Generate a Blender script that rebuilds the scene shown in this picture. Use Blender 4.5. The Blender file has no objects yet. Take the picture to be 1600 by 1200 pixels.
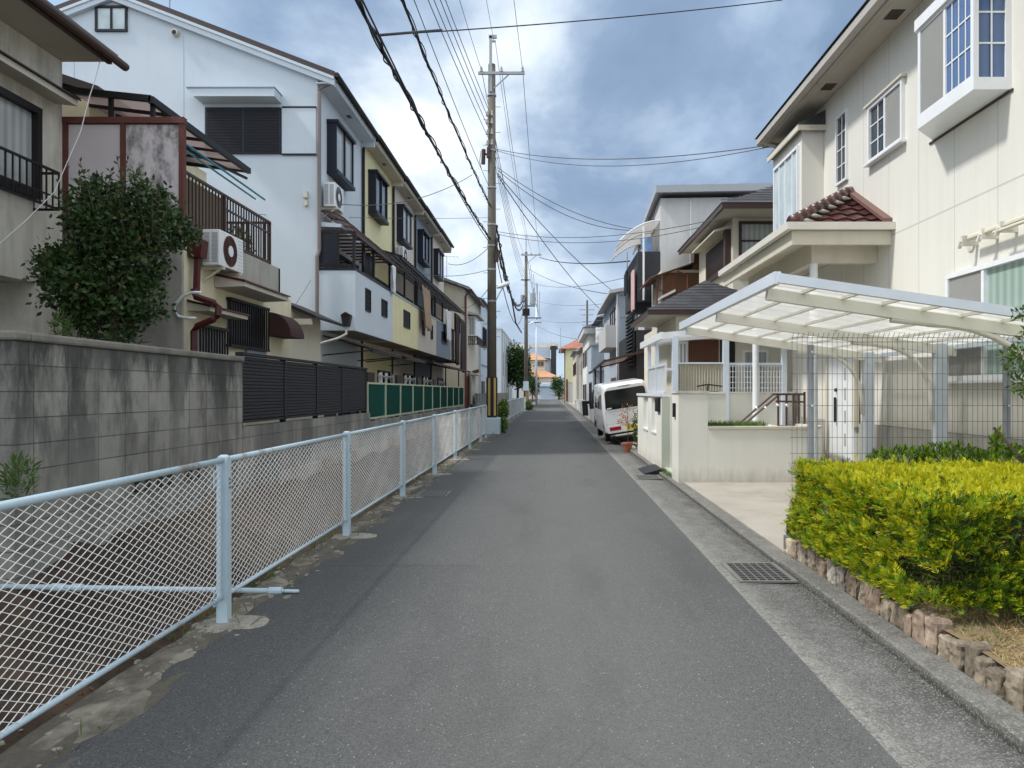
import bpy, math, random
import numpy as np
from mathutils import Vector, Matrix
random.seed(7); RS = np.random.RandomState(5)
S = bpy.context.scene; COL = S.collection
# ------------------------------------------------------------------ camera
CX, CY, F, H = 862.0, 612.0, 1133.0, 1.6
cd = bpy.data.cameras.new('camera'); cam = bpy.data.objects.new('camera', cd); COL.objects.link(cam)
cam.location = (0, 0, H); cam.rotation_euler = (math.radians(90), 0, 0)
cd.sensor_width = 36; cd.lens = 36*F/1600; cd.shift_x = -(CX-800)/1600; cd.shift_y = (CY-600)/1600
cd.clip_start = .05; cd.clip_end = 3000; S.camera = cam
S.render.resolution_x = 1024; S.render.resolution_y = 768
S.view_settings.view_transform = 'Standard'; S.view_settings.look = 'None'
S.view_settings.gamma = 1; S.view_settings.exposure = 0.64
# ------------------------------------------------------------------ sun and sky
ELEV, AZ = math.radians(52), math.atan2(-1.0, -0.19)
sund = bpy.data.lights.new('sun', 'SUN'); sund.energy = 2.35; sund.angle = math.radians(5.5); sund.color = (1, .965, .915)
sun = bpy.data.objects.new('sun', sund); COL.objects.link(sun)
sdir = Vector((math.sin(AZ)*math.cos(ELEV), math.cos(AZ)*math.cos(ELEV), math.sin(ELEV)))
sun.rotation_euler = (-sdir).to_track_quat('-Z', 'Y').to_euler(); sun.location = (-20, -5, 30)
W = bpy.data.worlds.new('World'); S.world = W; W.use_nodes = True
nt = W.node_tree; nt.nodes.clear()
def N(t, typ, **k):
    n = t.nodes.new(typ)
    for a, b in k.items():
        if a.startswith('i_'):
            key = a[2:]; key = int(key) if key.isdigit() else key.replace('_', ' ')
            n.inputs[key].default_value = b
        else: setattr(n, a, b)
    return n
def ramp(t, fac, stops, interp='LINEAR'):
    r = t.nodes.new('ShaderNodeValToRGB'); r.color_ramp.interpolation = interp
    while len(r.color_ramp.elements) < len(stops): r.color_ramp.elements.new(.5)
    for e, (p, c) in zip(r.color_ramp.elements, stops):
        e.position = p; e.color = (c, c, c, 1) if not hasattr(c, '__len__') else (*c[:3], 1)
    if fac is not None: t.links.new(fac, r.inputs[0])
    return r
def mth(t, op, a, b=None, clamp=False):
    m = t.nodes.new('ShaderNodeMath'); m.operation = op; m.use_clamp = clamp
    for i, q in enumerate((a, b)):
        if q is None: continue
        if isinstance(q, (int, float)): m.inputs[i].default_value = q
        else: t.links.new(q, m.inputs[i])
    return m.outputs[0]
def mixc(t, fac, a, b, mode='MIX'):
    m = t.nodes.new('ShaderNodeMix'); m.data_type = 'RGBA'; m.blend_type = mode
    for s, q in ((m.inputs[0], fac), (m.inputs[6], a), (m.inputs[7], b)):
        if isinstance(q, (int, float)): s.default_value = q
        elif isinstance(q, (tuple, list)): s.default_value = (*q[:3], 1)
        else: t.links.new(q, s)
    return m.outputs[2]
sky = N(nt, 'ShaderNodeTexSky', sky_type='NISHITA', sun_disc=False)
sky.sun_elevation = ELEV; sky.sun_rotation = AZ % (2*math.pi); sky.air_density = 1.2; sky.dust_density = .6
tc = N(nt, 'ShaderNodeTexCoord'); sp = N(nt, 'ShaderNodeSeparateXYZ'); nt.links.new(tc.outputs['Generated'], sp.inputs[0])
zc = mth(nt, 'MAXIMUM', sp.outputs[2], 0.0); zd = mth(nt, 'ADD', zc, .34)
cb = N(nt, 'ShaderNodeCombineXYZ')
nt.links.new(mth(nt, 'DIVIDE', sp.outputs[0], zd), cb.inputs[0]); nt.links.new(mth(nt, 'DIVIDE', sp.outputs[1], zd), cb.inputs[1])
def skynoise(scale, detail, rough, off, dist=0.0):
    mp = N(nt, 'ShaderNodeMapping'); mp.inputs['Location'].default_value = off; mp.inputs['Scale'].default_value = (1, .8, 1)
    nt.links.new(cb.outputs[0], mp.inputs[0])
    n = N(nt, 'ShaderNodeTexNoise', i_Scale=scale, i_Detail=detail, i_Roughness=rough, i_Distortion=dist); nt.links.new(mp.outputs[0], n.inputs[0]); return n.outputs[0]
n1 = skynoise(1.05, 10, .55, (5.3, .4, 0), .25)      # cloud cover
n2 = skynoise(1.0, 9, .5, (2.2, 7.3, 0), .15)       # thick (dark) and thin (bright) cloud
n3 = skynoise(2.6, 8, .55, (1.2, 4.4, 0), .2)
cover = ramp(nt, n1, [(.33, 0.0), (.43, .75), (.52, 1.0)]).outputs[0]
tex = mth(nt, 'ADD', mth(nt, 'MULTIPLY', n2, .62), mth(nt, 'MULTIPLY', n3, .38))
shade = ramp(nt, tex, [(.40, (1.75, 2.55, 3.85)), (.475, (2.4, 3.3, 4.75)), (.515, (3.6, 4.6, 6.0)), (.55, (5.6, 6.5, 7.6)), (.60, (8.2, 8.7, 9.3))]).outputs[0]
edge_ = ramp(nt, n1, [(.36, 1.0), (.50, 0.0)]).outputs[0]
low = ramp(nt, zc, [(.0, 1.0), (.26, 0.0)]).outputs[0]
cloud = mixc(nt, mth(nt, 'MULTIPLY', edge_, .7), shade, (6.6, 7.3, 8.1))
cloud = mixc(nt, mth(nt, 'MULTIPLY', low, .5), cloud, (6.2, 7.3, 8.3))
blue = mixc(nt, .6, mixc(nt, 1.0, sky.outputs[0], (1.0, 1.05, 1.1), 'MULTIPLY'), (2.9, 5.4, 8.2))
full = mixc(nt, cover, blue, cloud)
# unseen brighter sky behind and above the camera, added to light walls and road
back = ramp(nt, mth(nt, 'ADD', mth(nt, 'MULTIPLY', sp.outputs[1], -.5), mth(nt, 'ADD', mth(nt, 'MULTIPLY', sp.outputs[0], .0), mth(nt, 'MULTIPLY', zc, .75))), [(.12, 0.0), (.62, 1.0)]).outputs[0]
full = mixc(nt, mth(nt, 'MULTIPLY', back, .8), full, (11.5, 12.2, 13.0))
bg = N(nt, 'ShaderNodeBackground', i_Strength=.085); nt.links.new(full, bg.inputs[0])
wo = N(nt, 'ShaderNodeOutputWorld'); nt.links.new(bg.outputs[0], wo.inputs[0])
# ------------------------------------------------------------------ pixel measures (photo taken along +Y)
def fx(px, Y): return (px-CX)*Y/F
def fz(py, Y): return H+(CY-py)*Y/F
def fy(px, X): return X*F/(px-CX)
def P(px, py, Y): return (fx(px, Y), Y, fz(py, Y))
# ------------------------------------------------------------------ mesh builder
class MB:
    def __init__(s): s.v = []; s.f = []; s.m = []
    def poly(s, pts, m=0):
        b = len(s.v); s.v += [tuple(p) for p in pts]; s.f.append(tuple(range(b, b+len(pts)))); s.m.append(m); return s
    def box(s, x0, x1, y0, y1, z0, z1, m=0):
        if x0 > x1: x0, x1 = x1, x0
        if y0 > y1: y0, y1 = y1, y0
        if z0 > z1: z0, z1 = z1, z0
        b = len(s.v); s.v += [(x0,y0,z0),(x1,y0,z0),(x1,y1,z0),(x0,y1,z0),(x0,y0,z1),(x1,y0,z1),(x1,y1,z1),(x0,y1,z1)]
        for q in ((0,3,2,1),(4,5,6,7),(0,1,5,4),(1,2,6,5),(2,3,7,6),(3,0,4,7)): s.f.append(tuple(b+i for i in q)); s.m.append(m)
        return s
    def prism(s, pts, ext, m=0):
        n = len(pts); b = len(s.v); e = Vector(ext)
        s.v += [tuple(p) for p in pts]+[tuple(Vector(p)+e) for p in pts]
        s.f.append(tuple(b+i for i in range(n))); s.f.append(tuple(b+n+i for i in reversed(range(n)))); s.m += [m, m]
        for i in range(n):
            j = (i+1) % n; s.f.append((b+i, b+n+i, b+n+j, b+j)); s.m.append(m)
        return s
    def tube(s, pts, r, n=6, m=0, closed=False):
        pts = [Vector(p) for p in pts]; L = len(pts); rr = r if hasattr(r, '__len__') else [r]*L; b = len(s.v)
        for i, p in enumerate(pts):
            a = pts[max(i-1, 0)]; c = pts[min(i+1, L-1)]; d = (c-a)
            d = d.normalized() if d.length > 1e-9 else Vector((0, 0, 1))
            up = Vector((0, 0, 1)) if abs(d.z) < .9 else Vector((0, 1, 0)); u = d.cross(up).normalized(); w = u.cross(d)
            for k in range(n):
                t = 2*math.pi*(k+.5)/n; s.v.append(tuple(p+u*math.cos(t)*rr[i]+w*math.sin(t)*rr[i]))
        for i in range(L-1):
            for k in range(n):
                k2 = (k+1) % n; s.f.append((b+i*n+k, b+i*n+k2, b+(i+1)*n+k2, b+(i+1)*n+k)); s.m.append(m)
        s.f.append(tuple(b+k for k in reversed(range(n)))); s.f.append(tuple(b+(L-1)*n+k for k in range(n))); s.m += [m, m]
        return s
    def bar(s, a, b, w, h=None, m=0):      # square bar between two points
        h = h or w; a, b = Vector(a), Vector(b); d = (b-a).normalized()
        up = Vector((0, 0, 1)) if abs(d.z) < .95 else Vector((0, 1, 0)); u = d.cross(up).normalized()*w/2; q = u.cross(d).normalized()*h/2
        return s.prism([a+u+q, a-u+q, a-u-q, a+u-q], b-a, m)
    def grid(s, fn, nu, nv, m=0):
        b = len(s.v)
        for j in range(nv+1):
            for i in range(nu+1): s.v.append(tuple(fn(i/nu, j/nv)))
        for j in range(nv):
            for i in range(nu):
                k = b+j*(nu+1)+i; s.f.append((k, k+1, k+nu+2, k+nu+1)); s.m.append(m)
        return s
    def pieces(s):
        par = list(range(len(s.v)))
        def find(a):
            while par[a] != a: par[a] = par[par[a]]; a = par[a]
            return a
        for f in s.f:
            r = find(f[0])
            for k in f[1:]: par[find(k)] = r
        g = {}
        for f, m in zip(s.f, s.m): g.setdefault(find(f[0]), []).append((f, m))
        out = []
        for fs in g.values():
            q = MB(); mp = {}
            for f, m in fs:
                for k in f:
                    if k not in mp: mp[k] = len(q.v); q.v.append(s.v[k])
                q.f.append(tuple(mp[k] for k in f)); q.m.append(m)
            out.append(q)
        return out
    def mesh(s, name, mats, base=(0, 0, 0), smooth=False):
        me = bpy.data.meshes.new(name); B = Vector(base)
        me.from_pydata([tuple(Vector(p)-B) for p in s.v], [], s.f)
        for mt in (mats if isinstance(mats, (list, tuple)) else [mats]): me.materials.append(mt)
        me.polygons.foreach_set('material_index', s.m)
        if smooth: me.polygons.foreach_set('use_smooth', [True]*len(s.f))
        me.update(); return me
SPLIT = {'post', 'beam', 'bracket', 'joint', 'insulator', 'porch_column', 'downpipe', 'rafter', 'balcony_post', 'band', 'step_bolt', 'yellow_stripe', 'vent_block', 'soffit_vent', 'junction_box', 'canopy', 'low_voltage_insulator', 'white_panel', 'opening_sill', 'doorbell', 'clamp', 'parapet', 'vent_cover', 'balcony_wall', 'canopy_post', 'wall_joint', 'collar', 'door_slot', 'louvre_post', 'hip_tile', 'cable_junction', 'transformer', 'mortar', 'shutter_track', 'curved_arm', 'lamp_arm'}
def bev(o, w=.01, seg=2):
    b = o.modifiers.new('bevel', 'BEVEL'); b.width = w; b.segments = seg; b.limit_method = 'ANGLE'; b.harden_normals = False; return o
def tag(o, label=None, cat=None, group=None, kind=None):
    for k, v in (('label', label), ('category', cat), ('group', group), ('kind', kind)):
        if v: o[k] = v
    return o
def solo(name, mb, mats, label=None, cat=None, group=None, kind=None, base=(0, 0, 0), smooth=False):
    o = bpy.data.objects.new(name, mb.mesh(name, mats, base, smooth)); COL.objects.link(o); o.location = base
    return tag(o, label, cat, group, kind)
def setting(name, mb, mats, smooth=False, kind='structure'): return solo(name, mb, mats, kind=kind, smooth=smooth)
class Thing:
    def __init__(s, name, label, cat, base=(0, 0, 0), group=None):
        s.o = bpy.data.objects.new(name, None); s.o.empty_display_size = .2; COL.objects.link(s.o); s.o.location = base; s.b = base
        tag(s.o, label, cat, group)
    def part(s, name, mb, mats, parent=None, smooth=False, label=None, kind=None):
        if name in SPLIT:
            ps = mb.pieces()
            if 1 < len(ps) < 100:
                for q in ps: o = s.part1(name, q, mats, parent, smooth, label, kind)
                return o
        return s.part1(name, mb, mats, parent, smooth, label, kind)
    def part1(s, name, mb, mats, parent=None, smooth=False, label=None, kind=None):
        o = bpy.data.objects.new(name, mb.mesh(name, mats, s.b, smooth)); COL.objects.link(o); o.parent = parent or s.o
        return tag(o, label, kind=kind)
def copy_tree(o, parent=None):
    c = o.copy(); COL.objects.link(c); c.parent = parent
    for ch in list(o.children): copy_tree(ch, c)
    return c
# ------------------------------------------------------------------ materials
def newmat(name):
    m = bpy.data.materials.new(name); m.use_nodes = True; t = m.node_tree; p = t.nodes['Principled BSDF']; return m, t, p
def pos(t): return t.nodes.new('ShaderNodeNewGeometry').outputs['Position']
def noise(t, vec, scale, detail=4, rough=.55, stretch=None, off=(0, 0, 0)):
    if stretch or off != (0, 0, 0):
        mp = N(t, 'ShaderNodeMapping'); mp.inputs['Scale'].default_value = stretch or (1, 1, 1); mp.inputs['Location'].default_value = off
        t.links.new(vec, mp.inputs[0]); vec = mp.outputs[0]
    n = N(t, 'ShaderNodeTexNoise', i_Scale=scale, i_Detail=detail, i_Roughness=rough); t.links.new(vec, n.inputs[0]); return n.outputs[0]
def bump(t, p, h, strength, dist=.01, prev=None):
    b = N(t, 'ShaderNodeBump', i_Strength=strength, i_Distance=dist); t.links.new(h, b.inputs['Height'])
    if prev: t.links.new(prev, b.inputs['Normal'])
    t.links.new(b.outputs[0], p.inputs['Normal']); return b.outputs[0]
def mat(name, col, rough=.75, var=.12, scale=2.0, stain=0.0, scol=(.05, .05, .045), streak=0.0, bmp=.15, bscale=90, metal=0.0, spec=.4, coat=0.0, thr=(.5, .72)):
    m, t, p = newmat(name); g = pos(t)
    p.inputs['Roughness'].default_value = rough; p.inputs['Metallic'].default_value = metal
    p.inputs['Specular IOR Level'].default_value = spec; p.inputs['Coat Weight'].default_value = coat
    c = mixc(t, noise(t, g, scale, 5), tuple(x*(1-var) for x in col), tuple(min(1, x*(1+var)) for x in col))
    if streak:
        s = ramp(t, noise(t, g, 5, 5, .6, (1, 1, .12)), [(.45, 0.0), (.8, 1.0)]).outputs[0]
        c = mixc(t, mth(t, 'MULTIPLY', s, streak), c, scol)
    if stain:
        s = ramp(t, noise(t, g, 1.3, 7, .68, (1, 1, .7), (4, 2, 1)), [(thr[0], 0.0), (thr[1], 1.0)]).outputs[0]
        c = mixc(t, mth(t, 'MULTIPLY', s, stain), c, scol)
    t.links.new(c, p.inputs['Base Color'])
    if bmp: bump(t, p, noise(t, g, bscale, 3), bmp, .004)
    return m
def metalpaint(name, col, rough=.4, var=.08): return mat(name, col, rough, var, 6, bmp=.03, bscale=200, spec=.3, stain=.12, scol=tuple(x*.55 for x in col))
def glass(name, col=(.02, .025, .03), curtain=None, rough=.06):
    m, t, p = newmat(name); g = pos(t)
    p.inputs['Roughness'].default_value = rough; p.inputs['Specular IOR Level'].default_value = .8
    if curtain:
        sx = N(t, 'ShaderNodeSeparateXYZ'); t.links.new(g, sx.inputs[0]); u = mth(t, 'ADD', sx.outputs[0], sx.outputs[1])
        w = mth(t, 'MULTIPLY', mth(t, 'ADD', mth(t, 'SINE', mth(t, 'MULTIPLY', u, 46.0)), 1.0), .5)
        c = mixc(t, w, tuple(x*.72 for x in curtain), curtain); t.links.new(c, p.inputs['Base Color'])
    else:
        c = mixc(t, noise(t, g, 2, 2), tuple(x*.5 for x in col), tuple(x*1.6 for x in col)); t.links.new(c, p.inputs['Base Color'])
    bump(t, p, noise(t, g, 1.6, 2), .05, .05)
    return m
def asphalt():
    m, t, p = newmat('asphalt'); g = pos(t)
    big = noise(t, g, .35, 6, .6, (1, .35, 1)); mid = noise(t, g, 3.5, 6, .6)
    vo = N(t, 'ShaderNodeTexVoronoi', i_Scale=165); t.links.new(g, vo.inputs[0])
    c = mixc(t, big, (.060, .062, .062), (.096, .098, .095)); c = mixc(t, mth(t, 'MULTIPLY', mid, .45), c, (.096, .098, .094))
    agg = N(t, 'ShaderNodeSeparateColor'); t.links.new(vo.outputs['Color'], agg.inputs[0])
    c = mixc(t, ramp(t, agg.outputs[0], [(.0, 0.0), (.45, .0), (.75, .32), (.96, .5), (1.0, .5)]).outputs[0], c, (.17, .17, .165))
    c = mixc(t, ramp(t, agg.outputs[2], [(.0, .62), (.33, 0.0)]).outputs[0], c, (.02, .02, .021))
    c = mixc(t, ramp(t, agg.outputs[1], [(.99, 0.0), (1.0, .7)]).outputs[0], c, (.5, .49, .46))
    # darker patch on the left of the lane and darker strip along the ditch
    sx = N(t, 'ShaderNodeSeparateXYZ'); t.links.new(g, sx.inputs[0]); wob = mth(t, 'MULTIPLY', mth(t, 'SUBTRACT', noise(t, g, 2.2, 4), .5), .5)
    xx = mth(t, 'ADD', sx.outputs[0], wob); yy = mth(t, 'ADD', sx.outputs[1], wob)
    a = ramp(t, mth(t, 'MULTIPLY', mth(t, 'ADD', xx, 2.0), .5), [(.60, 1.0), (.69, 0.0)]).outputs[0]
    b = ramp(t, mth(t, 'DIVIDE', yy, 10.0), [(.655, 1.0), (.67, 0.0)]).outputs[0]
    strip = ramp(t, mth(t, 'ADD', mth(t, 'MULTIPLY', xx, .5), 1.2), [(.40, 1.0), (.52, 0.0)]).outputs[0]
    pm = mth(t, 'MAXIMUM', mth(t, 'MULTIPLY', a, b), strip)
    c = mixc(t, mth(t, 'MULTIPLY', pm, .24), c, mixc(t, 1.0, c, (.45, .46, .48), 'MULTIPLY'))
    # worn, lighter wheel path in the middle
    wear = ramp(t, mth(t, 'ABSOLUTE', mth(t, 'SUBTRACT', xx, .25)), [(.25, 1.0), (1.25, 0.0)]).outputs[0]
    c = mixc(t, mth(t, 'MULTIPLY', wear, .25), c, (.15, .149, .143))
    c = mixc(t, mth(t, 'MULTIPLY', ramp(t, noise(t, g, 1.1, 7, .62, (1.3, .28, 1), (9, 4, 0)), [(.52, 0.0), (.7, 1.0)]).outputs[0], .4), c, (.055, .056, .055))
    c = mixc(t, mth(t, 'MULTIPLY', ramp(t, noise(t, g, .8, 7, .66, (1.5, .4, 1), (2, 8, 0)), [(.55, 0.0), (.75, 1.0)]).outputs[0], .2), c, (.18, .178, .168))
    # hairline cracks
    vc = N(t, 'ShaderNodeTexVoronoi', i_Scale=.55, feature='DISTANCE_TO_EDGE'); mv = N(t, 'ShaderNodeMapping'); mv.inputs['Scale'].default_value = (1, .45, 1)
    wv = mixc(t, .12, g, N(t, 'ShaderNodeTexNoise', i_Scale=2.0, i_Detail=5.0).outputs[1]); t.links.new(wv, mv.inputs[0]); t.links.new(mv.outputs[0], vc.inputs[0])
    ck = mth(t, 'MULTIPLY', ramp(t, vc.outputs[0], [(.0, 1.0), (.003, 0.0)]).outputs[0], ramp(t, noise(t, g, .5, 2), [(.55, 0.0), (.62, 1.0)]).outputs[0])
    c = mixc(t, mth(t, 'MULTIPLY', ck, .4), c, (.035, .035, .035))
    sm = ramp(t, mth(t, 'ABSOLUTE', mth(t, 'SUBTRACT', mth(t, 'ADD', sx.outputs[1], mth(t, 'MULTIPLY', wob, .12)), 6.62)), [(.006, 1.0), (.016, 0.0)]).outputs[0]; sm = mth(t, 'MULTIPLY', sm, ramp(t, mth(t, 'ADD', mth(t, 'MULTIPLY', sx.outputs[0], .25), .5), [(.30, 1.0), (.34, 0.0)]).outputs[0]); c = mixc(t, mth(t, 'MULTIPLY', sm, .45), c, (.03, .03, .03))
    t.links.new(c, p.inputs['Base Color']); p.inputs['Roughness'].default_value = .82; p.inputs['Specular IOR Level'].default_value = .35
    bump(t, p, vo.outputs['Distance'], .55, .004)
    return m
def blockwall(name='concrete_block', base=(.31, .30, .27)):
    m, t, p = newmat(name); g = pos(t)
    sx = N(t, 'ShaderNodeSeparateXYZ'); t.links.new(g, sx.inputs[0]); cbn = N(t, 'ShaderNodeCombineXYZ')
    t.links.new(mth(t, 'ADD', sx.outputs[0], sx.outputs[1]), cbn.inputs[0]); t.links.new(sx.outputs[2], cbn.inputs[1])
    br = N(t, 'ShaderNodeTexBrick', i_Scale=1.0); br.offset = 0; br.inputs['Brick Width'].default_value = .4; br.inputs['Row Height'].default_value = .2
    br.inputs['Mortar Size'].default_value = .0055; br.inputs['Mortar Smooth'].default_value = .35; br.inputs['Bias'].default_value = 0
    br.inputs['Color1'].default_value = (*[x*.82 for x in base], 1); br.inputs['Color2'].default_value = (*[x*1.12 for x in base], 1); br.inputs['Mortar'].default_value = (.10, .097, .088, 1)
    t.links.new(cbn.outputs[0], br.inputs[0])
    c = br.outputs[0]
    st = ramp(t, noise(t, g, 2.1, 8, .66, (1, 1, .3)), [(.43, 0.0), (.55, 1.0)]).outputs[0]
    hz = ramp(t, mth(t, 'MULTIPLY', sx.outputs[2], .5), [(.2, .35), (.55, .6), (.9, 1.0)]).outputs[0]
    st2 = ramp(t, noise(t, g, 5.5, 8, .72, (1, 1, .45), (7, 1, 2)), [(.5, 0.0), (.62, .8)]).outputs[0]; c = mixc(t, mth(t, 'MULTIPLY', mth(t, 'MULTIPLY', mth(t, 'MAXIMUM', st, mth(t, 'MULTIPLY', st2, .6)), hz), .93), c, (.03, .031, .03))
    tb = ramp(t, mth(t, 'ADD', mth(t, 'MULTIPLY', sx.outputs[2], .5), mth(t, 'MULTIPLY', mth(t, 'SUBTRACT', noise(t, g, 3.2, 7, .7, (1, 1, .2), (2, 6, 1)), .5), 1.1)), [(.84, 0.0), (.97, 1.0)]).outputs[0]; c = mixc(t, mth(t, 'MULTIPLY', tb, .85), c, (.035, .037, .036))
    c = mixc(t, mth(t, 'MULTIPLY', ramp(t, noise(t, g, 1.0, 6, .7, (1, 1, .5), (3, 3, 3)), [(.5, 0.0), (.75, 1.0)]).outputs[0], .5), c, (.36, .35, .31))
    c = mixc(t, mth(t, 'MULTIPLY', noise(t, g, 30, 5), .25), c, (.1, .098, .09))
    t.links.new(c, p.inputs['Base Color']); p.inputs['Roughness'].default_value = .92
    b1 = bump(t, p, mth(t, 'SUBTRACT', 1.0, br.outputs['Fac']), .6, .006); bump(t, p, noise(t, g, 160, 3), .35, .003, b1)
    return m
def siding(name, col, jy=.91, jz=None):
    m, t, p = newmat(name); g = pos(t); sx = N(t, 'ShaderNodeSeparateXYZ'); t.links.new(g, sx.inputs[0])
    c = mixc(t, noise(t, g, .9, 6, .6, (1, 1, .5)), tuple(x*.93 for x in col), tuple(x*1.05 for x in col))
    u = mth(t, 'ABSOLUTE', mth(t, 'SUBTRACT', mth(t, 'FRACT', mth(t, 'DIVIDE', mth(t, 'ADD', sx.outputs[1], mth(t, 'MULTIPLY', sx.outputs[0], 1.0)), jy)), .5))
    j = ramp(t, u, [(.488, 0.0), (.4935, 1.0)]).outputs[0]
    if jz is not None:
        w = mth(t, 'ABSOLUTE', mth(t, 'SUBTRACT', sx.outputs[2], jz)); j = mth(t, 'MAXIMUM', j, ramp(t, w, [(.009, 1.0), (.014, 0.0)]).outputs[0])
    c = mixc(t, mth(t, 'MULTIPLY', j, .42), c, tuple(x*.35 for x in col))
    c = mixc(t, mth(t, 'MULTIPLY', ramp(t, noise(t, g, 5, 7, .7, (1, 1, .09)), [(.48, 0.0), (.8, 1.0)]).outputs[0], .2), c, tuple(x*.55 for x in col))
    t.links.new(c, p.inputs['Base Color']); p.inputs['Roughness'].default_value = .8
    bump(t, p, noise(t, g, 70, 4), .25, .004)
    return m
def tilemat(name, c1, c2, rough=.35):
    m, t, p = newmat(name); g = pos(t); vo = N(t, 'ShaderNodeTexVoronoi', i_Scale=3.6); t.links.new(g, vo.inputs[0]); q = N(t, 'ShaderNodeSeparateColor'); t.links.new(vo.outputs['Color'], q.inputs[0])
    c = mixc(t, q.outputs[0], c1, c2); c = mixc(t, mth(t, 'MULTIPLY', noise(t, g, 9, 6, .7), .35), c, tuple(x*.4 for x in c1))
    t.links.new(c, p.inputs['Base Color']); p.inputs['Roughness'].default_value = rough; bump(t, p, noise(t, g, 40, 4), .2, .004); return m
def leafmat(name, c1, c2, trans=.25, rough=.5):
    m, t, p = newmat(name); g = pos(t)
    c = mixc(t, ramp(t, noise(t, g, 16, 4, .7), [(.3, 0.0), (.7, 1.0)]).outputs[0], c1, c2)
    c = mixc(t, mth(t, 'MULTIPLY', noise(t, g, 2.2, 3), .35), c, tuple(x*.6 for x in c1))
    t.links.new(c, p.inputs['Base Color']); p.inputs['Roughness'].default_value = rough; p.inputs['Specular IOR Level'].default_value = .3
    tr = N(t, 'ShaderNodeBsdfTranslucent'); t.links.new(c, tr.inputs[0]); mx = N(t, 'ShaderNodeMixShader'); mx.inputs[0].default_value = trans
    t.links.new(p.outputs[0], mx.inputs[1]); t.links.new(tr.outputs[0], mx.inputs[2]); t.links.new(mx.outputs[0], t.nodes['Material Output'].inputs[0]); return m
def polycarb(name, col, alpha=.6, rough=.35):
    m, t, p = newmat(name); g = pos(t)
    c = mixc(t, noise(t, g, 3, 5), tuple(x*.85 for x in col), col)
    d = N(t, 'ShaderNodeBsdfDiffuse'); t.links.new(c, d.inputs[0]); tr = N(t, 'ShaderNodeBsdfTranslucent'); t.links.new(c, tr.inputs[0])
    tp = N(t, 'ShaderNodeBsdfTransparent'); t.links.new(c, tp.inputs[0])
    a = N(t, 'ShaderNodeMixShader'); a.inputs[0].default_value = .6; t.links.new(d.outputs[0], a.inputs[1]); t.links.new(tr.outputs[0], a.inputs[2])
    b = N(t, 'ShaderNodeMixShader'); b.inputs[0].default_value = 1-alpha; t.links.new(a.outputs[0], b.inputs[1]); t.links.new(tp.outputs[0], b.inputs[2])
    t.links.new(b.outputs[0], t.nodes['Material Output'].inputs[0]); return m
MM = {}
MM['asphalt'] = asphalt(); MM['block'] = blockwall(); MM['blocklow'] = blockwall('concrete_block_pale', (.3, .3, .28))
MM['conc'] = mat('concrete', (.30, .29, .26), .9, .25, 3, .5, (.09, .085, .075), 0, .4, 120)
MM['concd'] = mat('concrete_dirty', (.17, .165, .15), .92, .3, 4, .6, (.06, .055, .045), 0, .5, 90)
MM['gutter'] = mat('gutter_concrete', (.125, .124, .112), .92, .38, 1.6, .6, (.26, .25, .215), 0, .6, 150, thr=(.48, .66))
MM['kerb'] = mat('kerb_concrete', (.20, .195, .175), .92, .4, 5, .75, (.06, .06, .05), 0, .8, 60, thr=(.42, .62))
MM['strip'] = mat('rubble_strip', (.33, .285, .215), .95, .35, 6, .8, (.06, .05, .038), 0, .9, 45, thr=(.42, .6))
MM['drive'] = mat('driveway_concrete', (.40, .37, .32), .85, .22, 1.6, .5, (.22, .2, .17), 0, .25, 60)
MM['soil'] = mat('ditch_soil', (.035, .022, .015), .98, .5, 7, .85, (.10, .062, .038), 0, 1.0, 40, thr=(.46, .68))
MM['earth'] = mat('bare_earth', (.10, .085, .065), .98, .3, 2)
MM['cap'] = mat('wall_cap', (.20, .19, .165), .92, .3, 8, .7, (.05, .05, .043), 0, .5, 80)
MM['fence'] = mat('pale_blue_paint', (.45, .565, .63), .5, .1, 14, .75, (.26, .20, .15), 0, .08, 150, thr=(.60, .66), spec=.5)
MM['wire'] = mat('white_mesh_wire', (.88, .88, .85), .5, .1, 20, .3, (.42, .25, .12), bmp=0, thr=(.6, .7))
MM['dark'] = metalpaint('dark_bronze', (.011, .010, .011), .5)
MM['darkblue'] = metalpaint('blue_black_frame', (.012, .015, .025), .5)
MM['louver'] = metalpaint('charcoal_louver', (.012, .013, .019), .5)
MM['brown'] = metalpaint('brown_metal', (.06, .035, .028), .45)
MM['redbrown'] = mat('red_brown_wood', (.11, .035, .025), .7, .3, 6, .3, (.04, .015, .012))
MM['maroon'] = metalpaint('maroon_pipe', (.075, .016, .017), .3)
MM['gratem'] = metalpaint('dull_grate', (.15, .15, .145), .6); MM['whitem'] = metalpaint('white_metal', (.74, .76, .77), .35)
MM['bluewhite'] = metalpaint('silver_white_aluminium', (.62, .68, .75), .3)
MM['grey'] = metalpaint('grey_steel', (.33, .35, .37), .4)
MM['cream'] = mat('cream_stucco', (.60, .56, .46), .88, .08, 1.2, .12, (.3, .27, .2), .18, .35, 70)
MM['creamd'] = mat('weathered_cream_stucco', (.66, .63, .55), .9, .12, 1.5, .45, (.19, .18, .15), .5, .5, 60)
MM['greyst'] = mat('stained_grey_stucco', (.38, .37, .33), .92, .15, 1.5, .5, (.12, .12, .105), .45, .55, 60)
MM['yellowst'] = mat('yellow_cream_stucco', (.68, .63, .46), .88, .08, 1.2, .15, (.35, .3, .17), .35, .35, 70)
MM['whiteblue'] = mat('pale_blue_white_wall', (.54, .605, .665), .85, .06, .8, .15, (.42, .48, .52), .16, .3, 50)
MM['yellow'] = mat('pale_yellow_wall', (.74, .70, .43), .85, .08, 1, .15, (.38, .35, .2), .22, .3, 50)
MM['beige'] = mat('beige_wall', (.62, .56, .48), .85, .08, 1, .15, (.3, .27, .2), .25, .3, 50)
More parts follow.
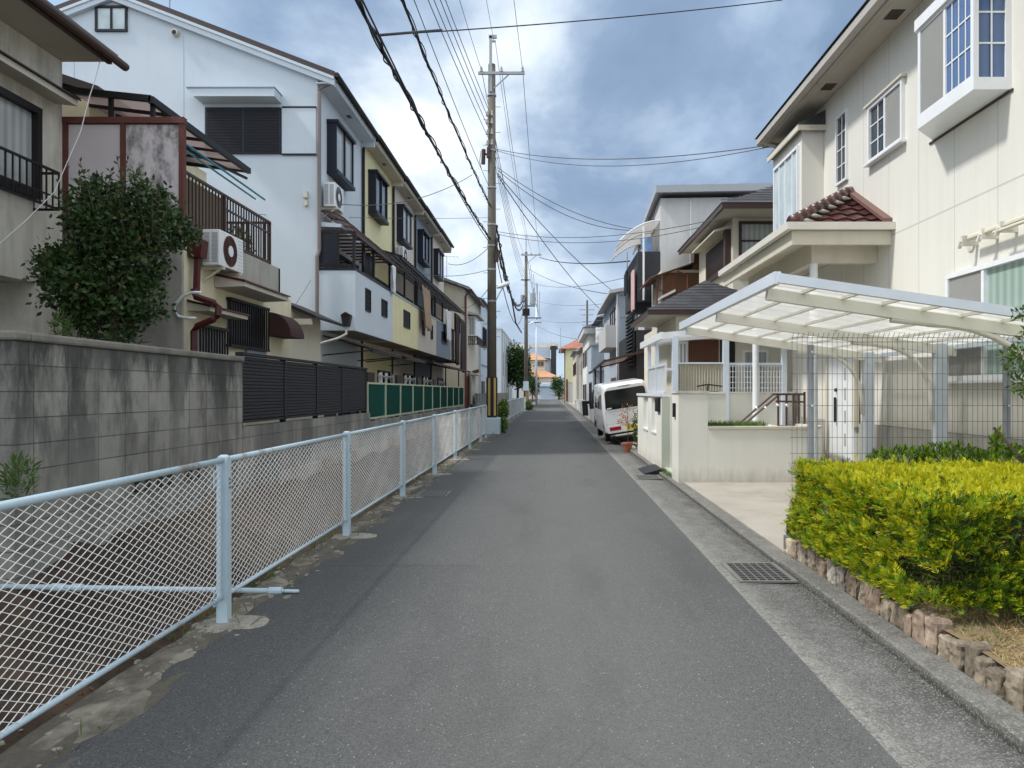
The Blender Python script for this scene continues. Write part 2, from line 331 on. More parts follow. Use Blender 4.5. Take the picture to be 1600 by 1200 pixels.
MM['bluegrey'] = mat('blue_grey_wall', (.23, .275, .325), .85, .08, 1, .15, (.13, .15, .17), .2, .3, 50)
MM['greywall'] = mat('light_grey_wall', (.56, .56, .55), .85, .07, 1, .15, (.25, .25, .24), .2, .3, 50)
MM['greyblue2'] = mat('steel_blue_wall', (.42, .48, .55), .85, .07, 1, .15, (.2, .22, .25), .2, .3, 50)
MM['dgrey'] = mat('dark_grey_siding', (.035, .036, .042), .7, .15, 2)
MM['panel'] = mat('mouldy_white_panel', (.48, .43, .43), .8, .08, 2, .85, (.055, .05, .045), .25, .2, 60, thr=(.56, .66))
MM['soffit'] = mat('soffit_board', (.50, .47, .40), .9, .1, 2, .2, (.3, .27, .2))
MM['houseR'] = siding('ivory_siding', (.69, .675, .61), .91, 3.99)
MM['houseR2'] = siding('cream_siding', (.66, .62, .51), 1.8)
MM['white'] = mat('white_stucco', (.74, .73, .66), .85, .07, 1.2, .2, (.5, .46, .36), .2, .25, 60)
MM['glass'] = glass('window_glass'); MM['gcurt'] = glass('curtained_glass', curtain=(.42, .45, .44), rough=.1)
MM['gblue'] = glass('blue_curtained_glass', curtain=(.08, .15, .31)); MM['ggreen'] = glass('green_curtained_glass', curtain=(.36, .47, .42))
MM['screen'] = mat('insect_screen', (.27, .27, .255), .7, .1, 2)
MM['frost'] = glass('frosted_glass', (.42, .5, .52), rough=.3)
MM['fiber'] = polycarb('ivory_polycarbonate', (.94, .93, .88), .72); MM['smoke'] = polycarb('brown_polycarbonate', (.34, .26, .24), .5); MM['haze_pc'] = polycarb('grey_clear_polycarbonate', (.5, .48, .47), .22)
MM['green'] = polycarb('green_screen_panel', (.08, .26, .22), .62)
MM['tile'] = tilemat('glazed_maroon_tile', (.045, .014, .013), (.095, .032, .027), .36); MM['slate'] = tilemat('slate_roof', (.035, .037, .042), (.06, .063, .07), .6)
MM['orange'] = tilemat('orange_tile', (.42, .21, .10), (.56, .32, .17), .6); MM['greytile'] = tilemat('grey_clay_tile', (.13, .13, .13), (.24, .24, .23), .5); MM['redtile'] = tilemat('red_tile', (.28, .1, .07), (.4, .17, .12), .6)
MM['darkroof'] = mat('dark_brown_roof', (.045, .03, .03), .6, .2, 5)
MM['pole'] = mat('pole_concrete', (.125, .115, .098), .9, .2, 3, .5, (.07, .062, .053), .5, .4, 90)
MM['yel'] = metalpaint('yellow_guard', (.45, .33, .12), .6); MM['blk'] = metalpaint('black', (.012, .012, .013), .5)
MM['cable'] = mat('cable_black', (.012, .012, .016), .55, .1, 5, bmp=0)
MM['cablegrey'] = mat('cable_grey', (.09, .1, .115), .5, .1, 5, bmp=0)
MM['ceram'] = metalpaint('ceramic', (.5, .45, .42), .3)
MM['bark'] = mat('bark', (.07, .052, .038), .95, .3, 12, bmp=.8, bscale=30)
MM['stone'] = mat('rough_stone', (.50, .42, .31), .92, .45, 13, .85, (.10, .08, .06), 0, 1.0, 35, thr=(.46, .62)); MM['stone2'] = mat('rough_stone_pale', (.56, .51, .44), .92, .4, 13, .8, (.12, .10, .08), 0, 1.0, 35, thr=(.46, .62)); MM['stone3'] = mat('rough_stone_pink', (.46, .35, .26), .92, .45, 13, .85, (.10, .07, .055), 0, 1.0, 35, thr=(.46, .62))
MM['terra'] = mat('terracotta', (.36, .13, .075), .8, .15, 6)
MM['clothbeige'] = mat('beige_cloth', (.36, .27, .19), .95, .1, 4); MM['clothwhite'] = mat('white_cloth', (.7, .72, .76), .95, .06, 4)
MM['clothbrown'] = mat('brown_cloth', (.055, .042, .038), .95, .2, 4); MM['clothblue'] = mat('pale_blue_cloth', (.3, .45, .72), .95, .1, 4); MM['clothpink'] = mat('pink_cloth', (.6, .4, .38), .95, .1, 4)
MM['rust'] = mat('rust_stained_concrete', (.36, .33, .29), .9, .2, 3, .85, (.22, .09, .03), .3, .4, 60, thr=(.45, .62))

def mould():
    m, t, p = newmat('mouldy_panel'); g = pos(t); sx = N(t, 'ShaderNodeSeparateXYZ'); t.links.new(g, sx.inputs[0])
    c = mixc(t, noise(t, g, 2, 4), (.50, .45, .46), (.58, .53, .54)); k = ramp(t, mth(t, 'ADD', mth(t, 'MULTIPLY', sx.outputs[0], .5), 3.6), [(.42, 0.0), (.62, .15), (.85, .17)]).outputs[0]
    s_ = ramp(t, mth(t, 'ADD', noise(t, g, 2.6, 9, .7, (1, 1, .6), (1.3, 0, 2.2)), k), [(.60, 0.0), (.72, 1.0)]).outputs[0]
    c = mixc(t, mth(t, 'MULTIPLY', s_, .85), c, mixc(t, noise(t, g, 40, 4), (.03, .03, .028), (.2, .19, .18))); t.links.new(c, p.inputs['Base Color']); p.inputs['Roughness'].default_value = .8; return m
MM['panel'] = mould()

def roughconc(name, dark, light, edge=None, agg=130, kerbface=False):
    m, t, p = newmat(name); g = pos(t); sx = N(t, 'ShaderNodeSeparateXYZ'); t.links.new(g, sx.inputs[0])
    c = mixc(t, ramp(t, noise(t, g, 1.3, 8, .65, (1, .5, 1)), [(.35, 0.0), (.65, 1.0)]).outputs[0], dark, light)
    c = mixc(t, ramp(t, noise(t, g, 9, 8, .72), [(.42, .0), (.62, .5)]).outputs[0], c, tuple(x*.5 for x in dark))
    if edge:      # pale cement splashed beside the asphalt
        w = mth(t, 'ADD', sx.outputs[0], mth(t, 'MULTIPLY', mth(t, 'SUBTRACT', noise(t, g, 3.0, 7, .7, (1, .6, 1)), .5), .55))
        e = mth(t, 'MULTIPLY', ramp(t, mth(t, 'SUBTRACT', w, 1.0), [(.50, 1.0), (.68, 0.0)]).outputs[0], ramp(t, noise(t, g, 26, 6, .7), [(.36, 0.0), (.56, 1.0)]).outputs[0])
        c = mixc(t, mth(t, 'MULTIPLY', e, .7), c, edge)
        d = ramp(t, mth(t, 'SUBTRACT', w, 1.0), [(.90, 0.0), (1.06, 1.0)]).outputs[0]; c = mixc(t, mth(t, 'MULTIPLY', d, .6), c, (.035, .034, .03))
    if kerbface: z = ramp(t, mth(t, 'MULTIPLY', sx.outputs[2], 10), [(.15, .85), (.5, 0.0)]).outputs[0]; c = mixc(t, z, c, (.03, .03, .026))
    vo = N(t, 'ShaderNodeTexVoronoi', i_Scale=agg); t.links.new(g, vo.inputs[0]); q = N(t, 'ShaderNodeSeparateColor'); t.links.new(vo.outputs['Color'], q.inputs[0])
    c = mixc(t, ramp(t, q.outputs[0], [(.6, 0.0), (1.0, .55)]).outputs[0], c, (.34, .33, .30)); c = mixc(t, ramp(t, q.outputs[1], [(0.0, .5), (.3, 0.0)]).outputs[0], c, (.05, .05, .047))
    t.links.new(c, p.inputs['Base Color']); p.inputs['Roughness'].default_value = .93; b1 = bump(t, p, vo.outputs['Distance'], .5, .004); bump(t, p, noise(t, g, 14, 8, .7), .5, .015, b1); return m
MM['gutter'] = roughconc('gutter_concrete', (.098, .098, .093), (.17, .168, .16), (.26, .252, .225))
MM['kerb'] = roughconc('kerb_concrete', (.12, .118, .105), (.23, .222, .20), None, 110, True)
def rubblemat():
    m, t, p = newmat('rubble_strip'); g = pos(t); vo = N(t, 'ShaderNodeTexVoronoi', i_Scale=9); vo.inputs['Randomness'].default_value = 1
    mp = N(t, 'ShaderNodeMapping'); mp.inputs['Scale'].default_value = (1, .5, 1); wv = mixc(t, .06, g, N(t, 'ShaderNodeTexNoise', i_Scale=6.0, i_Detail=5.0).outputs[1]); t.links.new(wv, mp.inputs[0]); t.links.new(mp.outputs[0], vo.inputs[0])
    q = N(t, 'ShaderNodeSeparateColor'); t.links.new(vo.outputs['Color'], q.inputs[0])
    c = mixc(t, ramp(t, q.outputs[0], [(.45, 0.0), (.75, 1.0)]).outputs[0], (.095, .08, .06), (.32, .285, .22)); c = mixc(t, ramp(t, noise(t, g, 4, 8, .7), [(.42, .85), (.6, 0.0)]).outputs[0], c, (.055, .045, .032))
    c = mixc(t, ramp(t, noise(t, g, 2.3, 6, .7, None, (5, 5, 5)), [(.58, 0.0), (.68, .7)]).outputs[0], c, (.09, .095, .03)); c = mixc(t, mth(t, 'MULTIPLY', noise(t, g, 60, 5), .4), c, (.3, .28, .23))
    t.links.new(c, p.inputs['Base Color']); p.inputs['Roughness'].default_value = .96; bump(t, p, noise(t, g, 25, 8, .75), .9, .02); return m
def groundgrime(m, z0, h, col, k=.7):
    t = m.node_tree; p = t.nodes['Principled BSDF']; g = pos(t); sx = N(t, 'ShaderNodeSeparateXYZ'); t.links.new(g, sx.inputs[0]); l = p.inputs['Base Color'].links[0].from_socket
    w = mth(t, 'ADD', mth(t, 'DIVIDE', mth(t, 'SUBTRACT', sx.outputs[2], z0), h), mth(t, 'MULTIPLY', mth(t, 'SUBTRACT', noise(t, g, 7, 7, .7, (1, 1, .3)), .5), 1.6))
    t.links.new(mixc(t, mth(t, 'MULTIPLY', ramp(t, w, [(.0, 1.0), (.9, 0.0)]).outputs[0], k), l, col), p.inputs['Base Color'])
groundgrime(MM['white'], 0.0, .35, (.34, .31, .25), .6); groundgrime(MM['houseR'], 1.05, .5, (.42, .39, .32), .45)
def redsoil(m):
    t = m.node_tree; p = t.nodes['Principled BSDF']; g = pos(t); sx = N(t, 'ShaderNodeSeparateXYZ'); t.links.new(g, sx.inputs[0]); l = p.inputs['Base Color'].links[0].from_socket
    yy = mth(t, 'ADD', sx.outputs[1], mth(t, 'MULTIPLY', mth(t, 'SUBTRACT', noise(t, g, 1.5, 6), .5), 3.0)); a = ramp(t, mth(t, 'DIVIDE', yy, 20), [(.34, 0.0), (.42, 1.0), (.55, .8), (.8, .3)]).outputs[0]
    t.links.new(mixc(t, mth(t, 'MULTIPLY', a, .6), l, mixc(t, noise(t, g, 5, 6), (.085, .05, .03), (.26, .20, .14))), p.inputs['Base Color'])
redsoil(MM['soil'])
MM['vanglass'] = mat('dark_van_glass', (.012, .016, .017), .08, .3, 2, bmp=0, spec=.5)
MM['strip'] = rubblemat(); MM['pad'] = roughconc('mortar_pad', (.26, .235, .19), (.40, .365, .30), None, 90)
MM['mortar'] = mat('grey_mortar', (.34, .32, .27), .95, .2, 20, bmp=.4)
# ------------------------------------------------------------------ generic builders
def wbox(mb, ax, c, u0, u1, z0, z1, n0, n1, m=0):
    if ax == 'x-': return mb.box(c-n1, c-n0, u0, u1, z0, z1, m)
    if ax == 'x+': return mb.box(c+n0, c+n1, u0, u1, z0, z1, m)
    return mb.box(u0, u1, c-n1, c-n0, z0, z1, m)
def window(t, ax, c, u0, u1, z0, z1, fm='whitem', gm='glass', fw=.045, dep=.055, split=(.5,), rows=(), label=None, sill=False, name='window', screens=()):
    """frame proud of the wall, glass set back inside it; screens = indexes of sashes covered by insect screen"""
    if u0 > u1: u0, u1 = u1, u0
    fr = MB()
    wbox(fr, ax, c, u0, u1, z1-fw, z1, -.01, dep); wbox(fr, ax, c, u0, u1, z0, z0+fw, -.01, dep+.004)
    wbox(fr, ax, c, u0, u0+fw, z0+fw, z1-fw, -.01, dep-.002); wbox(fr, ax, c, u1-fw, u1, z0+fw, z1-fw, -.01, dep-.002)
    us = [u0+fw]
    for s in split:
        q = u0+(u1-u0)*s; wbox(fr, ax, c, q-fw*.45, q+fw*.45, z0+fw, z1-fw, -.01, dep-.012); us.append(q)
    us.append(u1-fw)
    for r in rows:
        q = z0+(z1-z0)*r; wbox(fr, ax, c, u0+fw, u1-fw, q-fw*.3, q+fw*.3, -.01, dep-.02)
    if sill: wbox(fr, ax, c, u0-.04, u1+.04, z0-.035, z0-.002, -.01, dep+.05)
    f = t.part(name, fr, MM[fm], label=label)
    g = MB(); wbox(g, ax, c, u0+fw*.5, u1-fw*.5, z0+fw*.5, z1-fw*.5, .003, .012); t.part('pane', g, MM[gm], f)
    for k in screens:
        s = MB(); wbox(s, ax, c, us[k]+.01, us[k+1]-.01, z0+fw, z1-fw, dep-.03, dep-.026); t.part('insect_screen', s, MM['screen'], f)
    return f
def lattice(mb, ax, c, u0, u1, z0, z1, nu, nv, w=.016, n=.035):
    for i in range(1, nu): q = u0+(u1-u0)*i/nu; wbox(mb, ax, c, q-w/2, q+w/2, z0, z1, n-.012, n)
    for i in range(1, nv): q = z0+(z1-z0)*i/nv; wbox(mb, ax, c, u0, u1, q-w/2, q+w/2, n-.014, n-.002)
def grille(t, ax, c, u0, u1, z0, z1, fm='dark', gm='glass', step=.09, dep=.09, label=None, rows=()):
    g = MB(); wbox(g, ax, c, u0, u1, z0, z1, .002, .012); f = MB()
    wbox(f, ax, c, u0-.03, u1+.03, z1-.035, z1+.01, -.01, dep); wbox(f, ax, c, u0-.03, u1+.03, z0-.01, z0+.03, -.01, dep)
    n = max(2, int((u1-u0)/step))
    for i in range(n+1): q = u0+(u1-u0)*i/n; wbox(f, ax, c, q-.011, q+.011, z0+.03, z1-.035, dep-.03, dep-.006)
    for r in rows: q = z0+(z1-z0)*r; wbox(f, ax, c, u0, u1, q-.012, q+.012, dep-.05, dep-.031)
    o = t.part('window_grille', f, MM[fm], label=label); t.part('pane', g, MM[gm], o); return o
def railing(mb, a, b, z0, z1, step=.11, w=.018, rail=.04):
    a = Vector((*a, 0)); b = Vector((*b, 0)); L = (b-a).length; n = max(2, int(L/step))
    for z in (z0, z1): mb.bar(a+Vector((0, 0, z)), b+Vector((0, 0, z)), rail)
    for i in range(n+1):
        p = a.lerp(b, i/n); mb.bar(p+Vector((0, 0, z0+rail/2)), p+Vector((0, 0, z1-rail/2)), w)
def tileface(o, u, v, ulen, vmax, col=.27, row=.28, amp=.035, vmin=lambda q: 0.0):
    """pantile surface: o origin, u unit along eave, v unit up the slope, vmax(u) length up"""
    o, u, v = Vector(o), Vector(u).normalized(), Vector(v).normalized(); n = u.cross(v)
    if n.z < 0: n = -n
    mb = MB(); du = col/8; nu = max(2, int(ulen/du)); vm = max(vmax(i*ulen/nu) for i in range(nu+1)); nr = int(vm/row)+1
    def pt(q, s, r): return o+u*q+v*s+n*(amp*(.5+.5*math.sin(2*math.pi*q/col))**.8+(.03 if r else 0.0))
    for r in range(nr):
        for i in range(nu):
            q0, q1 = i*ulen/nu, (i+1)*ulen/nu; qs = []
            for q in (q0, q1):
                a = min(max(r*row, vmin(q)), vmax(q)); b = min(max((r+1)*row, vmin(q)), vmax(q)); qs.append((a, b))
            if qs[0][1]-qs[0][0] < 1e-4 and qs[1][1]-qs[1][0] < 1e-4: continue
            p = [pt(q0, qs[0][0], 1), pt(q1, qs[1][0], 1), pt(q1, qs[1][1], 0), pt(q0, qs[0][1], 0)]
            mb.poly(p); mb.poly([pt(q0, qs[0][0], 0), pt(q1, qs[1][0], 0), p[1], p[0]])
    return mb
def leafmesh(name, base, d, s, w, idx, mats, bend=.12):
    """n rhombic leaves: base points, direction*length, side unit, width"""
    n = len(base); nn = np.cross(d, s); nn /= (np.linalg.norm(nn, axis=1, keepdims=True)+1e-9)
    w = np.asarray(w).reshape(-1, 1) if hasattr(w, '__len__') else w
    L = np.linalg.norm(d, axis=1, keepdims=True)
    v = np.stack([base, base+d*.5+s*w*.5+nn*L*bend*.4, base+d+nn*L*bend, base+d*.5-s*w*.5+nn*L*bend*.4], 1).reshape(-1, 3)
    me = bpy.data.meshes.new(name); me.vertices.add(4*n); me.vertices.foreach_set('co', v.ravel().astype(np.float32))
    me.loops.add(4*n); me.loops.foreach_set('vertex_index', np.arange(4*n, dtype=np.int32)); me.polygons.add(n)
    me.polygons.foreach_set('loop_start', np.arange(0, 4*n, 4, dtype=np.int32)); me.polygons.foreach_set('material_index', np.asarray(idx, dtype=np.int32))
    for m in mats: me.materials.append(m)
    me.update(calc_edges=True); return me
def unit(a): return a/(np.linalg.norm(a, axis=1, keepdims=True)+1e-9)
def rnd(n): return unit(RS.normal(size=(n, 3)))
def addleaves(parent, name, me, base=(0, 0, 0), label=None, cat=None, group=None, kind=None):
    o = bpy.data.objects.new(name, me); COL.objects.link(o); o.parent = parent
    if parent: me.transform(Matrix.Translation(-Vector(parent.location)))
    return tag(o, label, cat, group, kind)
def blobpts(n, blobs, shell=.55):
    """random points in a union of ellipsoids, biased to the outside; returns points and outward dirs"""
    P_, D_ = [], []; wts = np.array([b[3]*b[4]*b[5] for b in blobs])**.67; wts /= wts.sum(); cnt = RS.multinomial(n, wts)
    for (x, y, z, a, b, c), k in zip(blobs, cnt):
        d = rnd(k); r = (RS.uniform(shell**3, 1.08, size=(k, 1)))**(1/3.); P_.append(np.array([x, y, z])+d*r*np.array([a, b, c])); D_.append(d)
    return np.vstack(P_), np.vstack(D_)
def foliage(parent, name, n, blobs, size, mats, wts, up=.2, width=.5, shell=.55, clump=None, label=None):
    p, d = blobpts(n, blobs, shell)
    if clump:
        k = max(1, n//clump[0]); c, cd_ = blobpts(k, blobs, shell); rep = RS.randint(0, k, n); p = c[rep]+RS.normal(size=(n, 3))*clump[1]; d = cd_[rep]
    dr = unit(d*.7+rnd(n)*.9+np.array([0, 0, up])); sd = unit(np.cross(dr, rnd(n))); L = size*RS.uniform(.6, 1.3, size=(n, 1))
    idx = RS.choice(len(mats), n, p=wts); me = leafmesh(name, p, dr*L, sd, (L*width).ravel(), idx, mats)
    return addleaves(parent, name, me, label=label)
def limbs(mb, root, top, r, n, spread, seed=1, levels=2):
    rr = random.Random(seed); root, top = Vector(root), Vector(top); pts = [root.lerp(top, i/5)+Vector((rr.uniform(-.03, .03), rr.uniform(-.03, .03), 0))*(i > 0) for i in range(6)]
    mb.tube(pts, [r*(1-.12*i) for i in range(6)], 8)
    for k in range(n):
        a = rr.uniform(0, 6.28); s = pts[2].lerp(top, rr.uniform(0, 1)); e = s+Vector((math.cos(a)*spread[0], math.sin(a)*spread[1], spread[2]))*rr.uniform(.5, 1)
        m1 = s.lerp(e, .5)+Vector((0, 0, -.06)); mb.tube([s, m1, e], [r*.42, r*.28, r*.1], 5)
        for q in range(levels):
            f = m1.lerp(e, rr.uniform(.2, .9)); mb.tube([f, f+Vector((rr.uniform(-1, 1)*spread[0], rr.uniform(-1, 1)*spread[1], rr.uniform(0, 1)*spread[2]))*.4], [r*.16, r*.05], 4)
# ------------------------------------------------------------------ ground, ditch, road
g = MB(); YS = [-40, 165, 1500]
def strip(mb, x0, z0, x1, z1, y0, y1, m=0): mb.poly([(x0, y0, z0), (x1, y0, z1), (x1, y1, z1), (x0, y1, z0)], m)
strip(g, -900, -.03, -4.35, -.03, -40, 140); strip(g, -4.35, -.9, -2.42, -.9, -40, 140); strip(g, -2.42, -.03, 900, -.03, -40, 140)
g.poly([(-4.35, -40, -.03), (-4.35, 140, -.03), (-4.35, 140, -.9), (-4.35, -40, -.9)]); g.poly([(-2.42, -40, -.9), (-2.42, 140, -.9), (-2.42, 140, -.03), (-2.42, -40, -.03)])
g.poly([(-4.35, 140, -.03), (-2.42, 140, -.03), (-2.42, 140, -.9), (-4.35, 140, -.9)]); strip(g, -900, -.03, 900, -.03, 140, 1500); setting('ground', g, MM['earth'])
rr = random.Random(3)
def hsh(x, y): return (math.sin(x*12.9898+y*78.233)*43758.5453) % 1
def sn(x, y):
    xi, yi = math.floor(x), math.floor(y); a, b = x-xi, y-yi; a = a*a*(3-2*a); b = b*b*(3-2*b)
    return (hsh(xi, yi)*(1-a)+hsh(xi+1, yi)*a)*(1-b)+(hsh(xi, yi+1)*(1-a)+hsh(xi+1, yi+1)*a)*b
def fb(x, y): return sn(x, y)*.55+sn(x*2.1+5, y*2.1)*.28+sn(x*4.3, y*4.3+9)*.17
d = MB()
def soilz(x, y):
    t = (x+4.02)/1.6; z = .30*(1-t)**1.4-.40*t if t < .8 else -.33-(t-.8)*.1
    return z+(fb(x*2.5, y*2.0)-.5)*.22-(.18 if y < 6 else 0)*max(0, min(1, (6.5-y)))
d.grid(lambda u, v: (-4.03+1.6*u, v*42-2, soilz(-4.03+1.6*u, v*42-2)), 26, 620); setting('ditch_bed', d, MM['soil'], True)
d = MB(); d.poly([(-4.03, 40, -.35), (-2.43, 40, -.35), (-2.43, 140, -.35), (-4.03, 140, -.35)]); setting('ditch_floor', d, MM['concd'])
# concrete edge of the ditch with a broken rubble margin
def edge(y): return -2.16+(fb(y*1.7, 3.3)-.5)*.16+(fb(y*6, 1.3)-.5)*.09+(fb(y*23, 4.3)-.5)*.05
e = MB(); ys = [i*.05-2 for i in range(860)]
e.grid(lambda u, v: (-2.46+u*.46, v*43-2, .004+(0 if u > .92 else (fb(u*6, (v*43)*3)-.42)*.055)-(.10 if u < .01 else 0)), 12, 900)
e.poly([(-2.455, -2, -.9), (-2.455, 41, -.9), (-2.455, 41, -.05), (-2.455, -2, -.05)])
setting('ditch_edge', e, MM['strip'], True)
e = MB(); e.box(-2.46, -2.0, 41, 140, -.9, .0); setting('far_ditch_edge', e, MM['concd'])
r = MB()
for i in range(859):
    y0, y1 = ys[i], ys[i+1]; r.poly([(edge(y0), y0, .012), (1.48, y0, .012), (1.48, y1, .012), (edge(y1), y1, .012)])
    r.poly([(edge(y0), y0, -.01), (edge(y0), y0, .012), (edge(y1), y1, .012), (edge(y1), y1, -.01)])
r.poly([(-2.1, 40.95, .012), (1.48, 40.95, .012), (1.48, 146, .012), (-2.1, 146, .012)]); r.poly([(-2.6, -30, .012), (1.48, -30, .012), (1.48, -2, .012), (-2.6, -2, .012)])
r.poly([(-40, 146, .012), (40, 146, .012), (40, 150.5, .012), (-40, 150.5, .012)]); setting('road', r, MM['asphalt'])
gt = MB()
for y0, y1 in [(-30, 6.0), (6.006, 8.9), (8.905, 13.1), (13.105, 18.6), (18.605, 26), (26.005, 146)]:
    gt.poly([(1.48, y0, .008), (1.50, y0, .010), (1.95, y0, -.004), (2.07, y0, -.002), (2.07, y1, -.002), (1.95, y1, -.004), (1.50, y1, .010), (1.48, y1, .008)])
setting('gutter', gt, MM['gutter'])
k = MB(); y = -30
while y < 146:
    L = 32.6 if y < 2 else (2.0 if y < 26 else 4); z = .07 if y < 6.6 or y > 13 else .05
    if y > 30: z = .05
    k.prism([(2.07, y+.003, -.03), (2.075, y+.003, z-.012), (2.09, y+.003, z), (2.24, y+.003, z), (2.24, y+.003, -.03)], (0, L-.006, 0)); y += L
setting('kerb', k, MM['kerb'])
dr = MB(); dr.box(2.244, 5.3, 7.0, 12.4, -.03, .062); dr.box(2.244, 5.3, 7.0, 7.05, .062, .066); setting('driveway', dr, MM['drive'])
pv = MB(); pv.box(2.244, 9, 18.2, 146, -.03, .045); setting('right_verge', pv, MM['conc'])
# mortar pads round each fence post and loose rubble bits
pads = MB()
for y in (2, 5, 8, 11, 14, 17, 20, 23):
    pts = []
    for a in range(14):
        t = a/14*6.283; pts.append((-2.17+.19*math.cos(t)*(1+.5*fb(a*1.3, y)), y-.02+.12*math.sin(t)*(1+.6*fb(a*2.1, y+2)), .016))
    pads.poly(pts); b = len(pads.v)
    for i in range(14):
        j = (i+1) % 14; pads.poly([(pts[i][0]*1.0+.0, pts[i][1], .016), (pts[i][0]+(pts[i][0]+2.1)*.12, pts[i][1]+(pts[i][1]-y)*.12, .002), (pts[j][0]+(pts[j][0]+2.1)*.12, pts[j][1]+(pts[j][1]-y)*.12, .002), (pts[j][0], pts[j][1], .016)])
setting('mortar_pads', pads, MM['pad'])
rub = MB()
for i in range(900):
    y = rr.uniform(1.2, 24); x = edge(y)+rr.gauss(-.1, .09); s = rr.uniform(.004, .02)*(1.6 if rr.random() < .1 else 1)
    if x > -1.95: continue
    v = [(x+s*rr.uniform(.6, 1.3)*math.cos(t), y+s*rr.uniform(.6, 1.4)*math.sin(t), 0.0) for t in (rr.uniform(0, .6), 1.3, 2.4, 3.7, rr.uniform(4.4, 5.5))]
    rub.prism(v, (rr.uniform(-.004, .004), rr.uniform(-.004, .004), .006+s*.45))
setting('rubble', rub, MM['pad'], kind='stuff')
grit = MB()
for i in range(900):
    y = rr.uniform(2.2, 17); x = rr.choice([2.055, 2.06, 1.5, 2.27])+rr.gauss(0, .03); s = rr.uniform(.002, .006)
    z_ = .0 if x < 2.07 else .058
    grit.prism([(x+s*math.cos(a_), y+s*1.4*math.sin(a_), z_) for a_ in (0, 1.5, 2.8, 4.5)], (0, 0, s))
setting('grit', grit, MM['pad'], kind='stuff')
# weeds along the ditch edge and dead leaves
gm = leafmat('weed_green', (.07, .13, .03), (.15, .2, .05)); dead = mat('dead_leaf', (.13, .085, .05), .9, .4, 30)
n = 1300; cy = RS.uniform(1.5, 24, 40); cyi = cy[RS.randint(0, 40, n)]
b = np.stack([RS.choice([-2.42, -2.16, -2.5, -3.0, -3.6], n, p=[.35, .15, .2, .15, .15])+RS.normal(size=n)*.035, cyi+RS.normal(size=n)*.12, np.full(n, -.01)], 1)
b[:, 2] = np.where(b[:, 0] < -2.46, [soilz(q[0], q[1]) for q in b], .0)
dd = unit(RS.normal(size=(n, 3))*np.array([.5, .5, .1])+np.array([0, 0, .9]))*RS.uniform(.03, .11, size=(n, 1))
addleaves(None, 'weeds', leafmesh('weeds', b, dd, unit(np.cross(dd, rnd(n))), .008, RS.randint(0, 2, n), [gm, gm]), kind='stuff')
n = 2600; b = np.stack([RS.uniform(-4, -2.5, n), RS.uniform(1.5, 20, n), np.zeros(n)], 1); b[:, 2] = [soilz(q[0], q[1])+.012 for q in b]
dd = unit(RS.normal(size=(n, 3))*np.array([1, 1, .15]))*RS.uniform(.015, .05, size=(n, 1))
addleaves(None, 'leaf_litter', leafmesh('leaf_litter', b, dd, unit(np.cross(dd, np.array([[0, .1, 1.]]))), .02, RS.randint(0, 2, n), [dead, MM['strip']]), kind='stuff')
# drain grates
def grate(y0, y1, x0, x1, lab, alongx=True, cell=.035):
    t = Thing('drain_grate', lab, 'drain grate', ((x0+x1)/2, y0, .01)); f = MB(); z0, z1 = .006, .022
    f.box(x0-.035, x1+.035, y0-.035, y0, z0, z1); f.box(x0-.035, x1+.035, y1, y1+.035, z0, z1); f.box(x0-.035, x0, y0, y1, z0, z1); f.box(x1, x1+.035, y0, y1, z0, z1); t.part('frame', f, MM['concd'])
    w = MB(); w.poly([(x0, y0, .0135), (x1, y0, .0135), (x1, y1, .0135), (x0, y1, .0135)]); t.part('shaft', w, MM['blk'])
    q = MB(); nx = int((x1-x0)/cell); ny = int((y1-y0)/cell)
    for i in range(nx+1): xx = x0+(x1-x0)*i/nx; q.box(xx-.005, xx+.005, y0, y1, .0145, .0215)
    for i in range(ny+1): yy = y0+(y1-y0)*i/ny; q.box(x0, x1, yy-.006, yy+.006, .0145, .0205)
    t.part('grille', q, MM['gratem'])
grate(6.07, 6.68, 1.60, 2.02, 'square steel mesh grate set in the gutter below the yellow hedge', cell=.06)
grate(10.95, 11.5, -2.02, -1.62, 'grey slotted drain grate in the asphalt beside the wire fence', cell=.05)
grate(13.2, 13.7, 1.58, 1.98, 'small dirty drain grate in the gutter near the dark kerb ramp', cell=.05)
mt = MB(); mt.prism([(1.78, 14.0, .012), (2.09, 14.0, .10), (2.22, 14.0, .10), (2.22, 14.0, .012)], (0, 1.0, 0)); solo('kerb_ramp', mt, MM['blk'], 'dark rubber kerb ramp lying in the gutter by the white wall', 'kerb ramp', base=(2, 14, .01))
# utility cover seam patches in the road
# ------------------------------------------------------------------ pale blue fence beside the ditch
def fence_mesh_bars(w, z0, z1, pw, ph, r):
    m = MB(); k = ph/pw; hh = z1-z0; n = int((w+hh/k)/pw)+2
    for i in range(n):
        a = i*pw
        for sgn in (1, -1):
            # line: z = z0 + sgn*k*(y - a)
            if sgn > 0:
                y0, y1 = a-hh/k, a; za, zb = z1, z0      # falls
                lo, hi = max(0, y0), min(w, y1)
                if hi-lo < .01: continue
                f = lambda y: z1-(y-y0)*k
            else:
                y0, y1 = a-hh/k, a; lo, hi = max(0, y0), min(w, y1)
                if hi-lo < .01: continue
                f = lambda y: z0+(y-y0)*k
            xo = .003*sgn
            m.bar((xo, lo, f(lo)), (xo, hi, f(hi)), r, r*1.3)
    return m
postb = MB(); postb.box(-.037, .037, -.034, .034, -.1, 1.145); postb.tube([(0, 0, 1.145), (0, 0, 1.155), (0, 0, 1.165)], [.04, .038, .02], 8)
postb.box(-.045, -.038, -.06, .06, .94, 1.06); postb.box(-.045, -.038, -.06, .06, .13, .24)
pl = MB(); pl.tube([(0, -1.5+.04, 1.13), (0, 1.5-.04, 1.13)], .020, 10)
